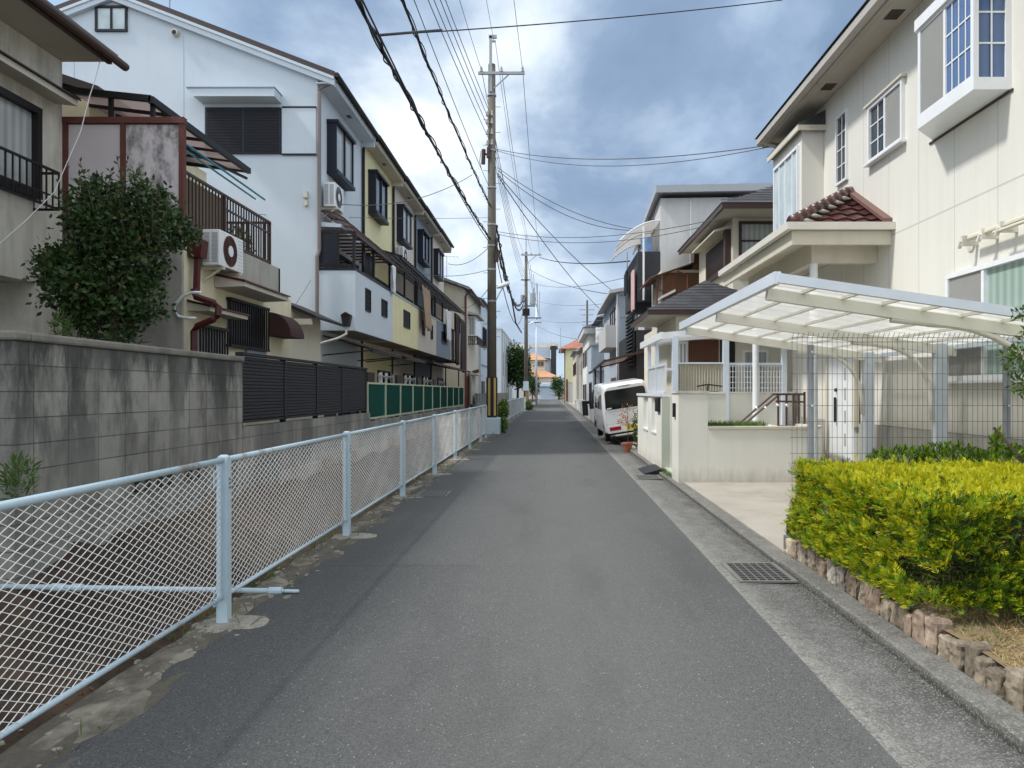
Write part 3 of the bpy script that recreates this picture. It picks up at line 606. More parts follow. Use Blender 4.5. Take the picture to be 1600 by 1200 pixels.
pbt = MB(); pbt.tube([(0, -1.46, .19), (0, 1.46, .19)], .0155, 8)
pn = fence_mesh_bars(2.84, .2, 1.105, .09, .045, .0025)
pn.v = [(x+.008*math.sin(y*2.1+z*3)+.004*math.sin(y*7+1), y-1.42, z+.004*math.sin(y*3.3+z*4)) for x, y, z in pn.v]
fr = MB(); fr.box(-.012, .012, -1.44, -1.42, .19, 1.11); fr.box(-.012, .012, 1.42, 1.44, .19, 1.11)
bolt = MB()
for zz in (.94, .97, 1.0): bolt.tube([(.0375, .0, zz), (.046, 0, zz)], .007, 6)
me_p = {k_: v_.mesh(n_, MM[m_], smooth=s_) for k_, v_, n_, m_, s_ in (('rail', pl, 'top_rail', 'fence', True), ('brail', pbt, 'bottom_rail', 'fence', True), ('mesh', pn, 'wire_mesh', 'wire', False), ('side', fr.pieces()[0], 'side_frame', 'fence', False), ('side2', fr.pieces()[1], 'side_frame', 'fence', False))}
def sub(parent, name, me, loc=(0, 0, 0)):
    o = bpy.data.objects.new(name, me); COL.objects.link(o); o.parent = parent; o.location = loc; return o
FT = Thing('mesh_fence', 'long pale blue wire mesh fence on square posts beside the ditch, nearest run', 'fence', (-2.26, 5, 0), 'pale blue mesh fences'); FT.b = (0, 0, 0)
for yc in [3.5, 6.5, 9.5, 12.5, 15.5, 18.5, 21.5]:
    o = sub(FT.o, 'panel', me_p['mesh'], (0, yc-5, 0))
    for k_, nm in (('rail', 'top_rail'), ('brail', 'bottom_rail'), ('side', 'side_frame'), ('side2', 'side_frame')): sub(o, nm, me_p[k_])
pm = postb.mesh('post', MM['fence']); bm = bolt.mesh('bolts', MM['concd'])
for yc in [5, 8, 11, 14, 17, 20, 23]:
    o = sub(FT.o, 'post', pm, (0, yc-5, 0)); sub(o, 'bolts', bm)
def small_panel(T_, y0, y1):
    m = MB(); m.tube([(-2.26, y0, 1.13), (-2.26, y1, 1.13)], .027, 8); p_ = T_.part('panel', fence_rel(y1-y0-.1, y0+.05), MM['wire']); T_.part('panel_rail', m, MM['fence'], p_)
    m = MB(); m.tube([(-2.26, y0, .19), (-2.26, y1, .19)], .02, 6); T_.part('panel_rail', m, MM['fence'], p_)
    for y in (y0+.04, y1-.04): m = MB(); m.box(-2.3, -2.22, y-.035, y+.035, -.1, 1.12); T_.part('post', m, MM['fence'])
def fence_rel(w, y0):
    b_ = fence_mesh_bars(w, .2, 1.1, .09, .045, .005); b_.v = [(x-2.26, y+y0, z) for x, y, z in b_.v]; return b_
FT.b = (-2.26, 5, 0); small_panel(FT, 23.1, 24.9)
FT2 = Thing('mesh_fence', 'far pale blue mesh fence continuing beyond the nearest utility pole', 'fence', (-2.26, 30, 0), 'pale blue mesh fences')
for a, b_ in [(30, 33.5), (33.6, 38.5), (38.6, 43), (43.1, 48), (48.1, 53), (53.1, 58), (58.1, 64)]: small_panel(FT2, a, b_)
# pale blue water pipe crossing the ditch
t = Thing('water_pipe', 'pale blue pipe with joints crossing the ditch behind the near mesh panel', 'pipe', (-3.3, 5.75, .05)); m = MB(); m.tube([(-4.35, 5.34, .17), (-2.9, 5.58, .08), (-2.2, 5.7, .035)], .021, 10); t.part('tube', m, MM['fence'], smooth=True)
m = MB(); m.tube([(-4.3, 5.35, .167), (-4.16, 5.37, .16)], .045, 10); m.tube([(-3.75, 5.44, .133), (-3.66, 5.455, .127)], .03, 10); m.tube([(-3.6, 5.465, .124), (-3.54, 5.475, .12)], .03, 10); m.tube([(-2.22, 5.7, .036), (-2.12, 5.7, .034)], .03, 10); m.tube([(-2.12, 5.7, .034), (-1.99, 5.71, .028)], .014, 8); t.part('joint', m, MM['fence'])
# ------------------------------------------------------------------ block walls on the left
t = Thing('block_wall', 'tall stained concrete block wall with rounded cap, near left', 'block wall', (-4.1, 5.5, 0)); m = MB()
m.box(-4.15, -4.0, 5.55, 9.38, -.5, 1.98); m.box(-9.0, -4.0, 5.4, 5.546, -.5, 1.98); t.part('wall', m, MM['block'])
m = MB(); m.box(-4.17, -3.975, 5.55, 9.4, 1.984, 2.055); m.box(-9.0, -3.975, 5.375, 5.547, 1.984, 2.057); bev(t.part('cap', m, MM['cap']), .02, 2)
# decorative pierced blocks
m = MB()
for (y, z) in ((6.9, .62), (7.3, .62), (7.9, .62)):
    m.box(-3.998, -3.993, y, y+.36, z, z+.17)
    hs = MB()
t.part('vent_block', m, MM['concd'])
m = MB()
for (y, z) in ((6.9, .62), (7.3, .62), (7.9, .62)):
    for a, b_ in ((.02, .13), (.14, .17)):
        for s in (0, 1):
            yy = y+(.03 if s == 0 else .19); zz = z+(.09 if a == .02 else .012)
            m.prism([(-3.990, yy, zz), (-3.990, yy+.13, zz), (-3.990, yy+.065+(.05 if s else -.05), zz+.07)], (.002, 0, 0))
t.part('vent_opening', m, MM['blk'])
t = Thing('low_block_wall', 'low grey block wall carrying the charcoal louvre fence and green panel fence', 'block wall', (-4.1, 9.4, 0)); m = MB(); m.box(-4.15, -4.003, 9.41, 16.0, -.5, 1.14); t.part('wall', m, MM['block'])
m = MB(); m.box(-4.15, -4.003, 16.01, 33.4, -.5, .93); t.part('far_wall', m, MM['blocklow'])
m = MB(); m.box(-3.998, -3.95, 10.6, 33.4, -.5, .42); t.part('footing', m, MM['rust'], label='rust streaked concrete footing behind the mesh')
t = Thing('louvre_fence', 'charcoal horizontal louvre screen fence on the low block wall', 'louvre fence', (-4.07, 9.4, 1.14)); YY = [9.42, 10.95, 12.45, 13.95, 15.75]
for i in range(4):
    a, b_ = YY[i], YY[i+1]; m = MB(); z = 1.235
    while z < 2.03:
        m.prism([(-4.03, a+.03, z), (-4.075, a+.03, z+.012), (-4.075, a+.03, z+.05), (-4.03, a+.03, z+.038)], (0, b_-a-.06, 0)); z += .046
    t.part('louvre_panel', m, MM['louver'])
m = MB()
for y in YY: m.box(-4.10, -4.02, y-.028, y+.028, 1.145, 2.075)
t.part('post', m, MM['louver']); m = MB(); m.box(-4.10, -4.0, 9.39, 15.78, 2.077, 2.115); m.box(-4.085, -4.02, 9.45, 15.72, 1.19, 1.222); t.part('rail', m, MM['louver']); m = MB(); m.box(-4.115, -4.1, 9.42, 15.75, 1.2, 2.07); t.part('backing_rail', m, MM['louver'])
t = Thing('green_fence', 'green translucent panel fence with cream posts in front of the terraced houses', 'panel fence', (-4.07, 16, .95)); GY = [15.95+1.74*i for i in range(11)]
for i in range(10):
    m = MB(); m.box(-4.075, -4.065, GY[i]+.03, GY[i+1]-.03, 1.02, 1.77); t.part('green_panel', m, MM['green'])
m = MB()
for y in GY: m.box(-4.10, -4.035, y-.025, y+.025, .94, 1.82)
t.part('post', m, mat('pale_green_frame', (.42, .48, .34), .5)); m = MB(); m.box(-4.09, -4.045, 15.93, GY[-1]+.03, 1.77, 1.812); m.box(-4.09, -4.045, 15.93, GY[-1]+.03, .98, 1.018); t.part('rail', m, mat('pale_green_frame', (.42, .48, .34), .5))
# ------------------------------------------------------------------ near left house
t = Thing('cream_house', 'cream stucco two storey house with dark eaves at the left edge', 'house', (-9, 8, 0)); X1 = -7.0; YE = 10.37
m = MB(); m.box(-13, X1, 1.0, YE, 3.08, 6.32); m.box(-13, X1-.004, 9.85, YE, 0, 3.08); m.box(-13, -8.0, 1.0, 9.85, 0, 3.08); t.part('wall', m, MM['creamd'])
m = MB(); m.box(-13, -6.36, .6, YE+.02, 6.325, 6.36); t.part('soffit', m, MM['soffit'])
m = MB(); m.prism([(-6.25, .5, 6.36), (-6.25, .5, 6.45), (-10, .5, 7.9), (-13.6, .5, 6.45), (-13.6, .5, 6.36)], (0, YE-.42, 0)); t.part('roof', m, MM['darkroof'])
m = MB(); m.box(-6.36, -6.30, .5, YE+.02, 6.29, 6.42); m.tube([(-6.24, .5, 6.38), (-6.24, YE+.25, 6.35)], .06, 10); t.part('gutter', m, MM['brown'], smooth=False)
m = MB(); m.prism([(X1, 6, 5.80), (-6.68, 6, 5.70), (-6.68, 6, 5.62), (X1, 6, 5.66)], (0, 4.22, 0)); c_ = t.part('window_canopy', m, MM['soffit']); m = MB(); m.prism([(X1, 5.98, 5.835), (-6.64, 5.98, 5.72), (-6.64, 5.98, 5.70), (X1, 5.98, 5.81)], (0, 4.26, 0)); t.part('flashing', m, MM['brown'], c_)
window(t, 'x+', X1, 8.2, 9.83, 4.2, 5.43, 'dark', 'gcurt', .09, .1)
m = MB(); railing(m, (-6.66, 8.0), (-6.66, 9.8), 4.06, 4.55, .12, .016, .03); railing(m, (-6.66, 9.8), (-7.0, 9.8), 4.06, 4.55, .12, .016, .03); m.box(-6.67, -6.65, 8, 9.8, 4.2, 4.22); t.part('window_railing', m, MM['dark'])
m = MB(); m.tube([P(157, 92, 10.3), P(150, 120, 10.1), P(140, 150, 10.0), P(126, 205, 9.85), P(85, 300, 9.5), P(40, 345, 9.2), P(0, 380, 9.0), P(-60, 420, 8.7)], .006, 5); solo('rope', m, MM['whitem'], 'thin white rope hanging from the dark eave down the cream wall', 'rope', base=P(85, 300, 9.5))
# ------------------------------------------------------------------ annex with balcony
t = Thing('annex_house', 'weathered cream house with brown balcony railing behind the dark shrub', 'house', (-7, 12, 0)); XA, YA = -5.4, 10.6
m = MB(); m.box(-9.5, XA-.006, YA, YA+.05, 0, 3.93); t.part('front_wall', m, MM['greyst'], label='stained cream end wall behind the shrub, shadow put in as grey')  # cream wall: its shadow, with the stains, put into the grey stucco colour
m = MB(); m.box(-9.5, XA, YA+.054, 15.03, 0, 3.5); m.box(-9.4, XA-.01, YA+.054, 14.2, 3.5, 3.9); m.box(-12, -6.95, 10.9, 14.6, 3.9, 6.0); t.part('wall', m, MM['yellowst'])
m = MB(); m.box(XA-.08, XA+.05, 11.95, 14.28, 3.52, 4.02); m.box(-6.9, XA+.05, 14.2, 14.29, 3.5, 4.02); m.box(-7.2, XA+.03, YA-.03, YA+.1, 3.94, 4.06); t.part('parapet', m, MM['greyst'])
m = MB(); railing(m, (XA-.02, YA+.02), (XA-.02, 13.95), 4.08, 4.85, .105, .02, .04); railing(m, (XA-.02, 13.95), (-6.8, 13.95), 4.08, 4.85, .105, .02, .04); m.box(XA-.03, XA-.005, 12, 13.95, 4.62, 4.65)
for y in (YA+.05, 12.0, 13.93): m.box(XA-.045, XA+.005, y-.02, y+.02, 3.9, 4.86)
t.part('balcony_railing', m, MM['brown'])
m = MB(); m.grid(lambda u, v: (XA-.07+.016*math.sin(u*1.6/.07*6.283/1.0), YA+.1+u*1.5, 3.95+v*.85), 120, 1); t.part('corrugated_panel', m, mat('tan_corrugated', (.23, .185, .14), .7, .15, 4, .3, (.1, .08, .06)))
# screen of mouldy panels
m = MB(); m.box(-6.93, -6.17, 10.40, 10.43, 4.1, 5.43); m.box(-6.11, -5.33, 10.40, 10.43, 4.1, 5.43); sc = t.part('screen_panel', m, MM['panel'], label='mouldy white panels in a red brown frame')
m = MB()
for x in (-6.97, -6.14, -5.3): m.box(x-.035, x+.035, 10.37, 10.45, 4.0, 5.44)
m.box(-7.0, -5.26, 10.36, 10.46, 5.442, 5.53); m.box(-7.05, -5.28, 10.37, 10.45, 4.03, 4.1); t.part('panel_frame', m, MM['redbrown'], sc)
# lean-to balcony roof
m = MB(); m.poly([(-5.7, 10.36, 5.79), (-5.7, 13.6, 5.74), (-6.95, 13.6, 5.93), (-6.95, 10.36, 5.93)]); rf = t.part('balcony_roof', m, MM['smoke'])
m = MB(); m.box(-5.73, -5.66, 10.3, 13.65, 5.70, 5.80); m.bar((-5.7, 10.33, 5.77), (-6.95, 10.33, 5.90), .06, .09); m.bar((-5.7, 13.62, 5.75), (-6.95, 13.62, 5.9), .05, .08)
for i in range(1, 6): y = 10.36+i*.54; m.bar((-5.72, y, 5.75), (-6.95, y, 5.9), .03, .05)
m.box(-5.75, -5.7, 10.38, 10.44, 5.53, 5.72); m.box(-6.35, -6.3, 10.38, 10.44, 5.53, 5.85); m.bar((-6.3, 10.5, 5.6), (-5.72, 13.6, 5.6), .04); t.part('roof_frame', m, MM['dark'], rf)
m = MB(); m.prism([(-7.45, 10.95, 6.42), (-6.85, 10.95, 6.22), (-6.8, 10.95, 6.1), (-7.45, 10.95, 6.28)], (0, 3.7, 0)); m.prism([(-12.2, 10.9, 6.1), (-9.6, 10.9, 6.9), (-7.45, 10.9, 6.3), (-7.45, 10.9, 6.0), (-12.2, 10.9, 6.0)], (0, 3.8, 0)); t.part('tiled_roof', m, MM['darkroof'])
m = MB(); m.box(-6.9, -6.86, 11.3, 13.0, 4.1, 5.7); t.part('balcony_door', m, MM['glass'])
m = MB(); m.prism([(XA, 10.75, 2.93), (-5.07, 10.75, 2.86), (-5.07, 10.75, 2.80), (XA, 10.75, 2.80)], (0, 1.35, 0)); c_ = t.part('window_canopy', m, MM['soffit']); m = MB(); m.prism([(XA, 10.73, 2.97), (-5.04, 10.73, 2.885), (-5.04, 10.73, 2.862), (XA, 10.73, 2.935)], (0, 1.39, 0)); t.part('flashing', m, MM['maroon'], c_)
m = MB(); m.prism([(XA, 11.6, 3.46), (-4.92, 11.6, 3.36), (-4.92, 11.6, 3.29), (XA, 11.6, 3.27)], (0, 1.95, 0)); c_ = t.part('window_canopy', m, MM['soffit']); m = MB(); m.prism([(XA, 11.57, 3.50), (-4.89, 11.57, 3.39), (-4.89, 11.57, 3.362), (XA, 11.57, 3.465)], (0, 2.01, 0)); t.part('flashing', m, MM['maroon'], c_)
grille(t, 'x+', XA, 11.0, 11.92, 1.85, 2.62, 'dark', 'gcurt'); grille(t, 'x+', XA, 12.05, 13.65, 2.36, 3.16, 'dark', 'glass')
m = MB(); wbox(m, 'x+', XA, 12.75, 13.6, 1.2, 2.34, .004, .05); t.part('shutter', m, MM['bluegrey'])
m = MB(); A_ = [(XA+.42*math.sin(a), 13.85, 2.66+.46*math.cos(a)) for a in [i*math.pi/16 for i in range(9)]]; m.prism([(XA+.002, 13.85, 2.66)]+A_, (0, .75, 0)); t.part('dome_awning', m, mat('maroon_canvas', (.05, .022, .02), .9), smooth=False)
m = MB(); m.prism([(-5.9, 15.06, 3.62), (-4.9, 15.06, 3.18), (-4.9, 15.06, 3.12), (-5.9, 15.06, 3.54)], (0, 2.1, 0)); t.part('lean_to_roof', m, MM['dark'])
m = MB(); m.box(-6.5, -5.42, 15.04, 17.0, 0, 3.38); m.box(-5.45, -5.0, 15.10, 15.16, 3.0, 3.12); t.part('lean_to_wall', m, MM['cream']); grille(t, 'y-', 15.04, -5.78, -5.5, 1.9, 2.3, 'dark', 'glass')
m = MB(); wbox(m, 'x+', XA, YA+.3, YA+.55, 3.62, 3.74, 0, .09); wbox(m, 'x+', XA, YA+.75, YA+1.15, 3.64, 3.72, 0, .07); t.part('vent_cover', m, MM['cream'])
# downpipe with leader head
m = MB(); xx = XA+.1; m.prism([(xx-.09, 10.75, 3.60), (xx+.09, 10.75, 3.60), (xx+.12, 10.75, 3.86), (xx-.12, 10.75, 3.86)], (0, .2, 0)); m.tube([(xx, 10.85, 3.6), (xx, 10.82, 3.12), P(303, 455, 10.68), P(306, 464, 10.66), P(334, 473, 10.66), P(341, 480, 10.66), P(341, 492, 10.66), P(334, 499, 10.66), P(309, 509, 10.66), P(303, 518, 10.66), P(303, 560, 10.66), P(303, 760, 10.66)], .05, 10)
solo('drainpipe', m, MM['maroon'], 'maroon drainpipe with square hopper and zigzag bend', 'drainpipe', base=(xx, 10.85, 0))
m = MB(); pts = [(xx+.05, 10.72+.0*i, 0) for i in range(1)]; pts = [P(314, 457, 10.56), P(300, 457, 10.56), P(285, 463, 10.56), P(274, 475, 10.56), P(272, 485, 10.56), P(279, 494, 10.56), P(292, 497, 10.56), P(306, 497, 10.56)]
m.tube(pts, .022, 8); solo('corrugated_hose', m, MM['whitem'], 'looped white flexible hose round the maroon drainpipe', 'hose', base=tuple(pts[4]), smooth=True)
def outdoor_unit(x0, x1, y0, y1, z0, z1, face, lab, fan='brown', small=False, grp='air conditioner outdoor units'):
    t = Thing('air_conditioner', lab, 'air conditioner', ((x0+x1)/2, (y0+y1)/2, z0), grp); m = MB(); m.box(x0, x1, y0, y1, z0, z1); bev(t.part('casing', m, MM['whitem']), .012)
    if face == 'x+':
        xc, yc, zc, r = x1, y0+(y1-y0)*.42, (z0+z1)/2, min((z1-z0)*.44, .27); m = MB(); n = 28
        m.prism([(xc+.002, yc+r*math.cos(a*6.283/n), zc+r*math.sin(a*6.283/n)) for a in range(n)], (.006, 0, 0)); f = t.part('fan_grille', m, MM['redbrown'] if fan == 'brown' else MM['grey'])
        m = MB(); m.prism([(xc+.009, yc+r*.36*math.cos(a*6.283/n), zc+r*.36*math.sin(a*6.283/n)) for a in range(n)], (.008, 0, 0)); t.part('hub', m, MM['whitem'], f)
        m = MB()
        for k in range(1, 8):
            rad = r*(.36+.64*k/8); m.tube([(xc+.013, yc+rad*math.cos(a*6.283/24), zc+rad*math.sin(a*6.283/24)) for a in range(25)], .0025, 4)
        for a in range(12): m.bar((xc+.013, yc+r*.36*math.cos(a*.5236), zc+r*.36*math.sin(a*.5236)), (xc+.013, yc+r*math.cos(a*.5236), zc+r*math.sin(a*.5236)), .004)
        t.part('guard_wires', m, MM['brown'] if fan == 'brown' else MM['dark'], f)
        m = MB()
        for (a, b_) in ((x0+.02, (x0+x1)/2-.02), ((x0+x1)/2+.01, x1-.03)):
            z = z0+.05
            while z < z1-.05: m.box(a, b_, y0-.006, y0-.001, z, z+.009); z += .02
        t.part('side_louvre', m, MM['grey'])
        m = MB(); q = .68
        for k in range(9): zz = z0+.05+k*(z1-z0-.1)/8; m.box(x1+.001, x1+.004, y0+(y1-y0)*.76, y1-.02, zz, zz+.004)
        t.part('front_groove', m, MM['grey'])
    else:
        m = MB()
        for k in range(9): zz = z0+.05+k*(z1-z0-.1)/8; m.box(x0+.03, x1-.03, y0-.008, y0-.001, zz, zz+.02)
        t.part('side_louvre', m, MM['grey'])
    m = MB()
    for y in (y0+.12, y1-.12): m.box(x0-.12, x1+.02, y-.02, y+.02, z0-.05, z0-.003); m.bar((x0-.12, y, z0-.28), (x1-.05, y, z0-.05), .03)
    t.part('bracket', m, MM['cream']); return t
outdoor_unit(-5.35, -5.08, 11.1, 11.95, 3.54, 4.09, 'x+', 'white outdoor air conditioner with brown round fan hung on the annex wall')
m = MB(); m.tube([(-5.6, 10.45, 5.40), (-5.55, 12.4, 5.34), (-5.5, 13.9, 5.28)], .018, 8); m.tube([(-5.66, 10.5, 5.34), (-5.6, 13.7, 5.24)], .016, 8); solo('laundry_pole', m, metalpaint('teal_pole', (.05, .25, .32), .4), 'pair of teal laundry poles under the brown balcony roof', 'laundry pole', base=(-5.6, 12, 5.3))
t_ = Thing('balcony_plant', 'leafy potted plant behind the brown balcony railing', 'plant', (-5.7, 13.3, 3.9)); l1 = leafmat('plant_green', (.06, .13, .03), (.13, .2, .05))
foliage(t_.o, 'leaves', 500, [(-5.65, 13.1, 4.25, .2, .4, .3)], .07, [l1], [1]); m = MB(); m.tube([(-5.7, 13.2, 3.9), (-5.68, 13.15, 4.2)], .02); t_.part('stem', m, MM['bark'])
# ------------------------------------------------------------------ dark shrub by the block wall
lg = leafmat('shrub_leaf', (.026, .055, .018), (.06, .105, .03), .15, .35); lg2 = leafmat('shrub_leaf_light', (.05, .09, .028), (.10, .14, .045), .25, .4); lt = leafmat('shrub_leaf_tan', (.25, .16, .06), (.34, .22, .09))
t = Thing('shrub', 'big dark glossy evergreen shrub standing behind the block wall', 'shrub', (-5.6, 9.0, 0))
bl = [(fx(a, 9.2), 9.2+o_, fz(b_, 9.2), r1*.82*9.2/F, .38, r2*.82*9.2/F) for a, b_, r1, r2, o_ in [(150, 430, 78, 62, 0), (132, 450, 52, 52, -.2), (205, 400, 50, 55, .1), (175, 360, 58, 44, 0), (200, 325, 52, 34, .2), (245, 350, 36, 30, .2), (140, 335, 34, 32, 0), (175, 500, 45, 50, 0), (135, 490, 36, 34, .1), (215, 465, 30, 40, .1), (108, 415, 32, 34, -.1), (268, 360, 24, 20, .1), (150, 300, 26, 22, .1), (225, 300, 22, 18, .1)]]
foliage(t.o, 'crown', 14000, bl, .08, [lg, lg2, lt], [.84, .152, .008], up=.1, width=.55, shell=.6, clump=(9, .065))
sp_ = []
for i in range(60):
    a = rr.uniform(-6.0, -4.8); z0 = 3.3+.6*rr.random(); sp_.append((a, 9.1+rr.uniform(-.2, .3), z0))
m = MB(); limbs(m, (-5.6, 9.1, 0), (-5.5, 9.15, 2.9), .09, 12, (.6, .4, .6), 4)
bp, bd_, = [], []
for (x, y, z) in sp_:
    ang = rr.uniform(-.5, .5); L = rr.uniform(.3, .75); e_ = Vector((x+ang*L*.6, y, z+L)); m.tube([(x, y, z), ((x+e_.x)/2, y, z+L*.5), tuple(e_)], [.007, .005, .002], 4)
    for k in range(16):
        f = k/16; q = Vector((x, y, z)).lerp(e_, f); bp.append(q); bd_.append(Vector((rr.uniform(-1, 1), rr.uniform(-1, 1), rr.uniform(0, .9))))
t.part('branches', m, MM['bark']); bp = np.array([tuple(q) for q in bp]); bd_ = unit(np.array([tuple(q) for q in bd_]))
addleaves(t.o, 'shoot_leaves', leafmesh('shoot_leaves', bp, bd_*.075, unit(np.cross(bd_, rnd(len(bp)))), .026, RS.choice(2, len(bp), p=[.5, .5]), [lg, lg2]))
for (px, py, Y, s, lab) in ((95, 515, 8.6, .18, 'small bright green weed at the foot of the shrub above the wall'), (30, 752, 5.3, .17, 'bright green weed tuft growing at the block wall corner behind the mesh')):
    x, y, z = P(px, py, Y); tt = Thing('weed', lab, 'weed', (x, y, z)); foliage(tt.o, 'leaves', 260, [(x, y, z, s*.6, s*.6, s)], .07, [l1], [1], up=.9, width=.2, shell=.2)
# ------------------------------------------------------------------ terraced row on the left
XF, XB = -5.65, -4.74; UY = [17.5, 21.6, 25.7, 29.8, 33.9, 38.0]; UM = ['whiteblue', 'yellow', 'beige', 'bluegrey', 'beige']
UL = ['pale blue white end house of the terrace with a blank gable wall', 'pale yellow terraced house next to the white gable house', 'beige terraced house with a tan cloth hanging over its balcony', 'blue grey terraced house, fourth of the row', 'last grey beige terraced house of the row with brown cloths']
def roofz(x): return 11.35-.383*abs(x+10.6)
def cloth(name, x, y0, y1, z0, z1, mt, lab, wav=.05, tilt=0.0):
    m = MB(); m.grid(lambda u, v: (x+wav*math.sin(u*14+v*2)+tilt*v, y0+(y1-y0)*u+.03*math.sin(v*9), z1-(z1-z0)*v+.03*math.sin(u*7)*v), 24, 10)
    o = solo(name, m, MM[mt], lab, 'laundry', 'laundry hanging from the balconies', base=(x, (y0+y1)/2, z1), smooth=True); s = o.modifiers.new('th', 'SOLIDIFY'); s.thickness = .012; return o
for i in range(5):
    y0, y1 = UY[i], UY[i+1]-.012; wm = MM[UM[i]]; t = Thing('terraced_house', UL[i], 'house', (-8, (y0+y1)/2, 0), 'terraced houses on the left')
    m = MB(); m.prism([(-15.55, y0, 0), (XF, y0, 0), (XF, y0, roofz(XF)-.16), (-10.6, y0, 11.19), (-15.55, y0, roofz(-15.55)-.16)], (0, y1-y0, 0)); t.part('wall', m, wm)
    ry0 = y0-(.12 if i == 0 else 0); ry1 = y1+.01
    m = MB(); m.prism([(-5.2, ry0, roofz(-5.2)), (-10.6, ry0, 11.35), (-16.1, ry0, roofz(-16.1)), (-16.1, ry0, roofz(-16.1)-.13), (-10.6, ry0, 11.22), (-5.2, ry0, roofz(-5.2)-.13)], (0, ry1-ry0, 0)); t.part('roof', m, MM['darkroof'])
    m = MB(); m.box(XF, -5.25, ry0+.02, ry1, 9.0, 9.03); m.box(-5.27, -5.24, ry0+.02, ry1, 9.031, 9.16); m.box(-5.72, -5.26, ry1-.1, ry1, 8.86, 9.0); sf = t.part('soffit', m, MM['soffit'] if i else MM['whiteblue'])
    m = MB(); m.tube([(-5.15, ry0, 9.2), (-5.15, ry1-.05, 9.16)], .06, 8); t.part('gutter', m, MM['dark'])
    m = MB(); m.box(-5.5, -5.4, y0+1.9, y0+2.1, 8.985, 8.998); t.part('soffit_vent', m, MM['brown'], sf)
    if i == 0:
        m = MB()
        for s in (1, -1):
            e0 = (-10.6+s*5.38, ry0-.003, roofz(-5.22)-.14); e1 = (-10.6, ry0-.003, 11.21)
            m.prism([e0, e1, (e1[0], e1[1], e1[2]-.2), (e0[0], e0[1], e0[2]-.2)], (0, .12, 0)); m.prism([(e0[0], e0[1]-.03, e0[2]+.0), (e1[0], e1[1]-.03, e1[2]), (e1[0], e1[1]-.03, e1[2]-.07), (e0[0], e0[1]-.03, e0[2]-.07)], (0, .027, 0))
        t.part('bargeboard', m, MM['whiteblue'])
        window(t, 'y-', y0, -11.0, -10.23, 10.28, 10.9, 'darkblue', 'frost', .05, .05)
        m = MB(); m.tube([(fx(276, 17.5), 17.5, fz(53, 17.5)), (fx(276, 17.5), 17.38, fz(53, 17.5))], .08, 14); v_ = t.part('vent_hood', m, MM['cream']); m = MB(); m.tube([(fx(276, 17.5), 17.375, fz(54, 17.5)), (fx(276, 17.5), 17.37, fz(54, 17.5))], .055, 12); t.part('vent_opening', m, MM['blk'], v_)
        xa, xb = fx(322, 17.5), fx(440, 17.5); za, zb = fz(241, 17.5), fz(169, 17.5); m = MB(); wbox(m, 'y-', y0, xa, xb, za, zb, .0, .06); sh = t.part('shutter', m, MM['darkblue'], label='navy louvred shutter'); m = MB(); z = za+.04
        while z < zb-.04: m.box(xa+.05, (xa+xb)/2-.03, y0-.075, y0-.061, z, z+.018); m.box((xa+xb)/2+.03, xb-.05, y0-.075, y0-.061, z, z+.018); z += .036
        t.part('slats', m, MM['louver'], sh)
        m = MB(); wbox(m, 'y-', y0, xb+.02, XF-.02, zb-.005, zb+.03, 0, .05); wbox(m, 'y-', y0, xb+.02, XF-.02, za-.03, za+.005, 0, .05); t.part('shutter_track', m, MM['darkblue']); m = MB(); wbox(m, 'y-', y0, xb+.02, XF-.03, za+.01, zb-.01, .0, .035); t.part('shutter_box', m, wm)
        m = MB(); m.prism([(fx(308, 17.5), y0-.001, fz(150, 17.5)), (fx(440, 17.5), y0-.001, fz(149, 17.5)), (fx(440, 17.5), y0-.001, fz(162, 17.5)), (fx(316, 17.5), y0-.001, fz(162, 17.5))], (0, -.45, 0)); aw = t.part('awning', m, wm); m = MB(); m.box(fx(306, 17.5), fx(441, 17.5), y0-.47, y0, fz(150, 17.5)+.004, fz(150, 17.5)+.03); t.part('flashing', m, MM['bluegrey'], aw)
        m = MB()
        for px in (116, 287, 493): 
            if px < 400: m.box(fx(px, 17.5)-.008, fx(px, 17.5)+.008, y0-.004, y0-.001, 3, roofz(fx(px, 17.5))-.5)
        t.part('wall_joint', m, MM['greyblue2'])
        m = MB(); m.box(fx(476, 17.5), fx(482, 17.5), y0-.12, y0, fz(310, 17.5), fz(300, 17.5)); m.box(fx(477, 17.5), fx(482, 17.5), y0-.1, y0, fz(322, 17.5), fz(315, 17.5)); t.part('junction_box', m, MM['cream'])
    # third floor box window
    w0 = y0+.72; m = MB(); m.box(XF, XF+.24, w0, w0+1.6, 7.17, 7.24); m.box(XF, XF+.30, w0-.03, w0+1.63, 8.36, 8.44); m.box(XF, XF+.24, w0, w0+.06, 7.24, 8.36); m.box(XF, XF+.24, w0+1.54, w0+1.6, 7.24, 8.36); m.box(XF+.2, XF+.24, w0+.77, w0+.83, 7.24, 8.36); m.box(XF, XF+.28, w0-.02, w0+1.62, 7.08, 7.168)
    bw = t.part('box_window', m, MM['darkblue']); m = MB(); m.box(XF+.19, XF+.198, w0+.06, w0+1.54, 7.24, 8.36); m.box(XF+.03, XF+.19, w0+.01, w0+.018, 7.24, 8.36); t.part('pane', m, MM['glass'] if i % 2 else MM['gcurt'], bw)
    # downpipe
    m = MB(); m.tube([(-5.2, y0+.06, 9.12), (-5.55, y0+.0, 8.95), (XF+.06, y0-.06, 8.8), (XF+.06, y0-.06, 5.0), (XF+.02, y0-.1, 4.85), (XF+.02, y0-.1, .1)], .045, 8); t.part('downpipe', m, metalpaint('grey_brown_pipe', (.2, .165, .15), .5) if i == 0 else MM['dark'])
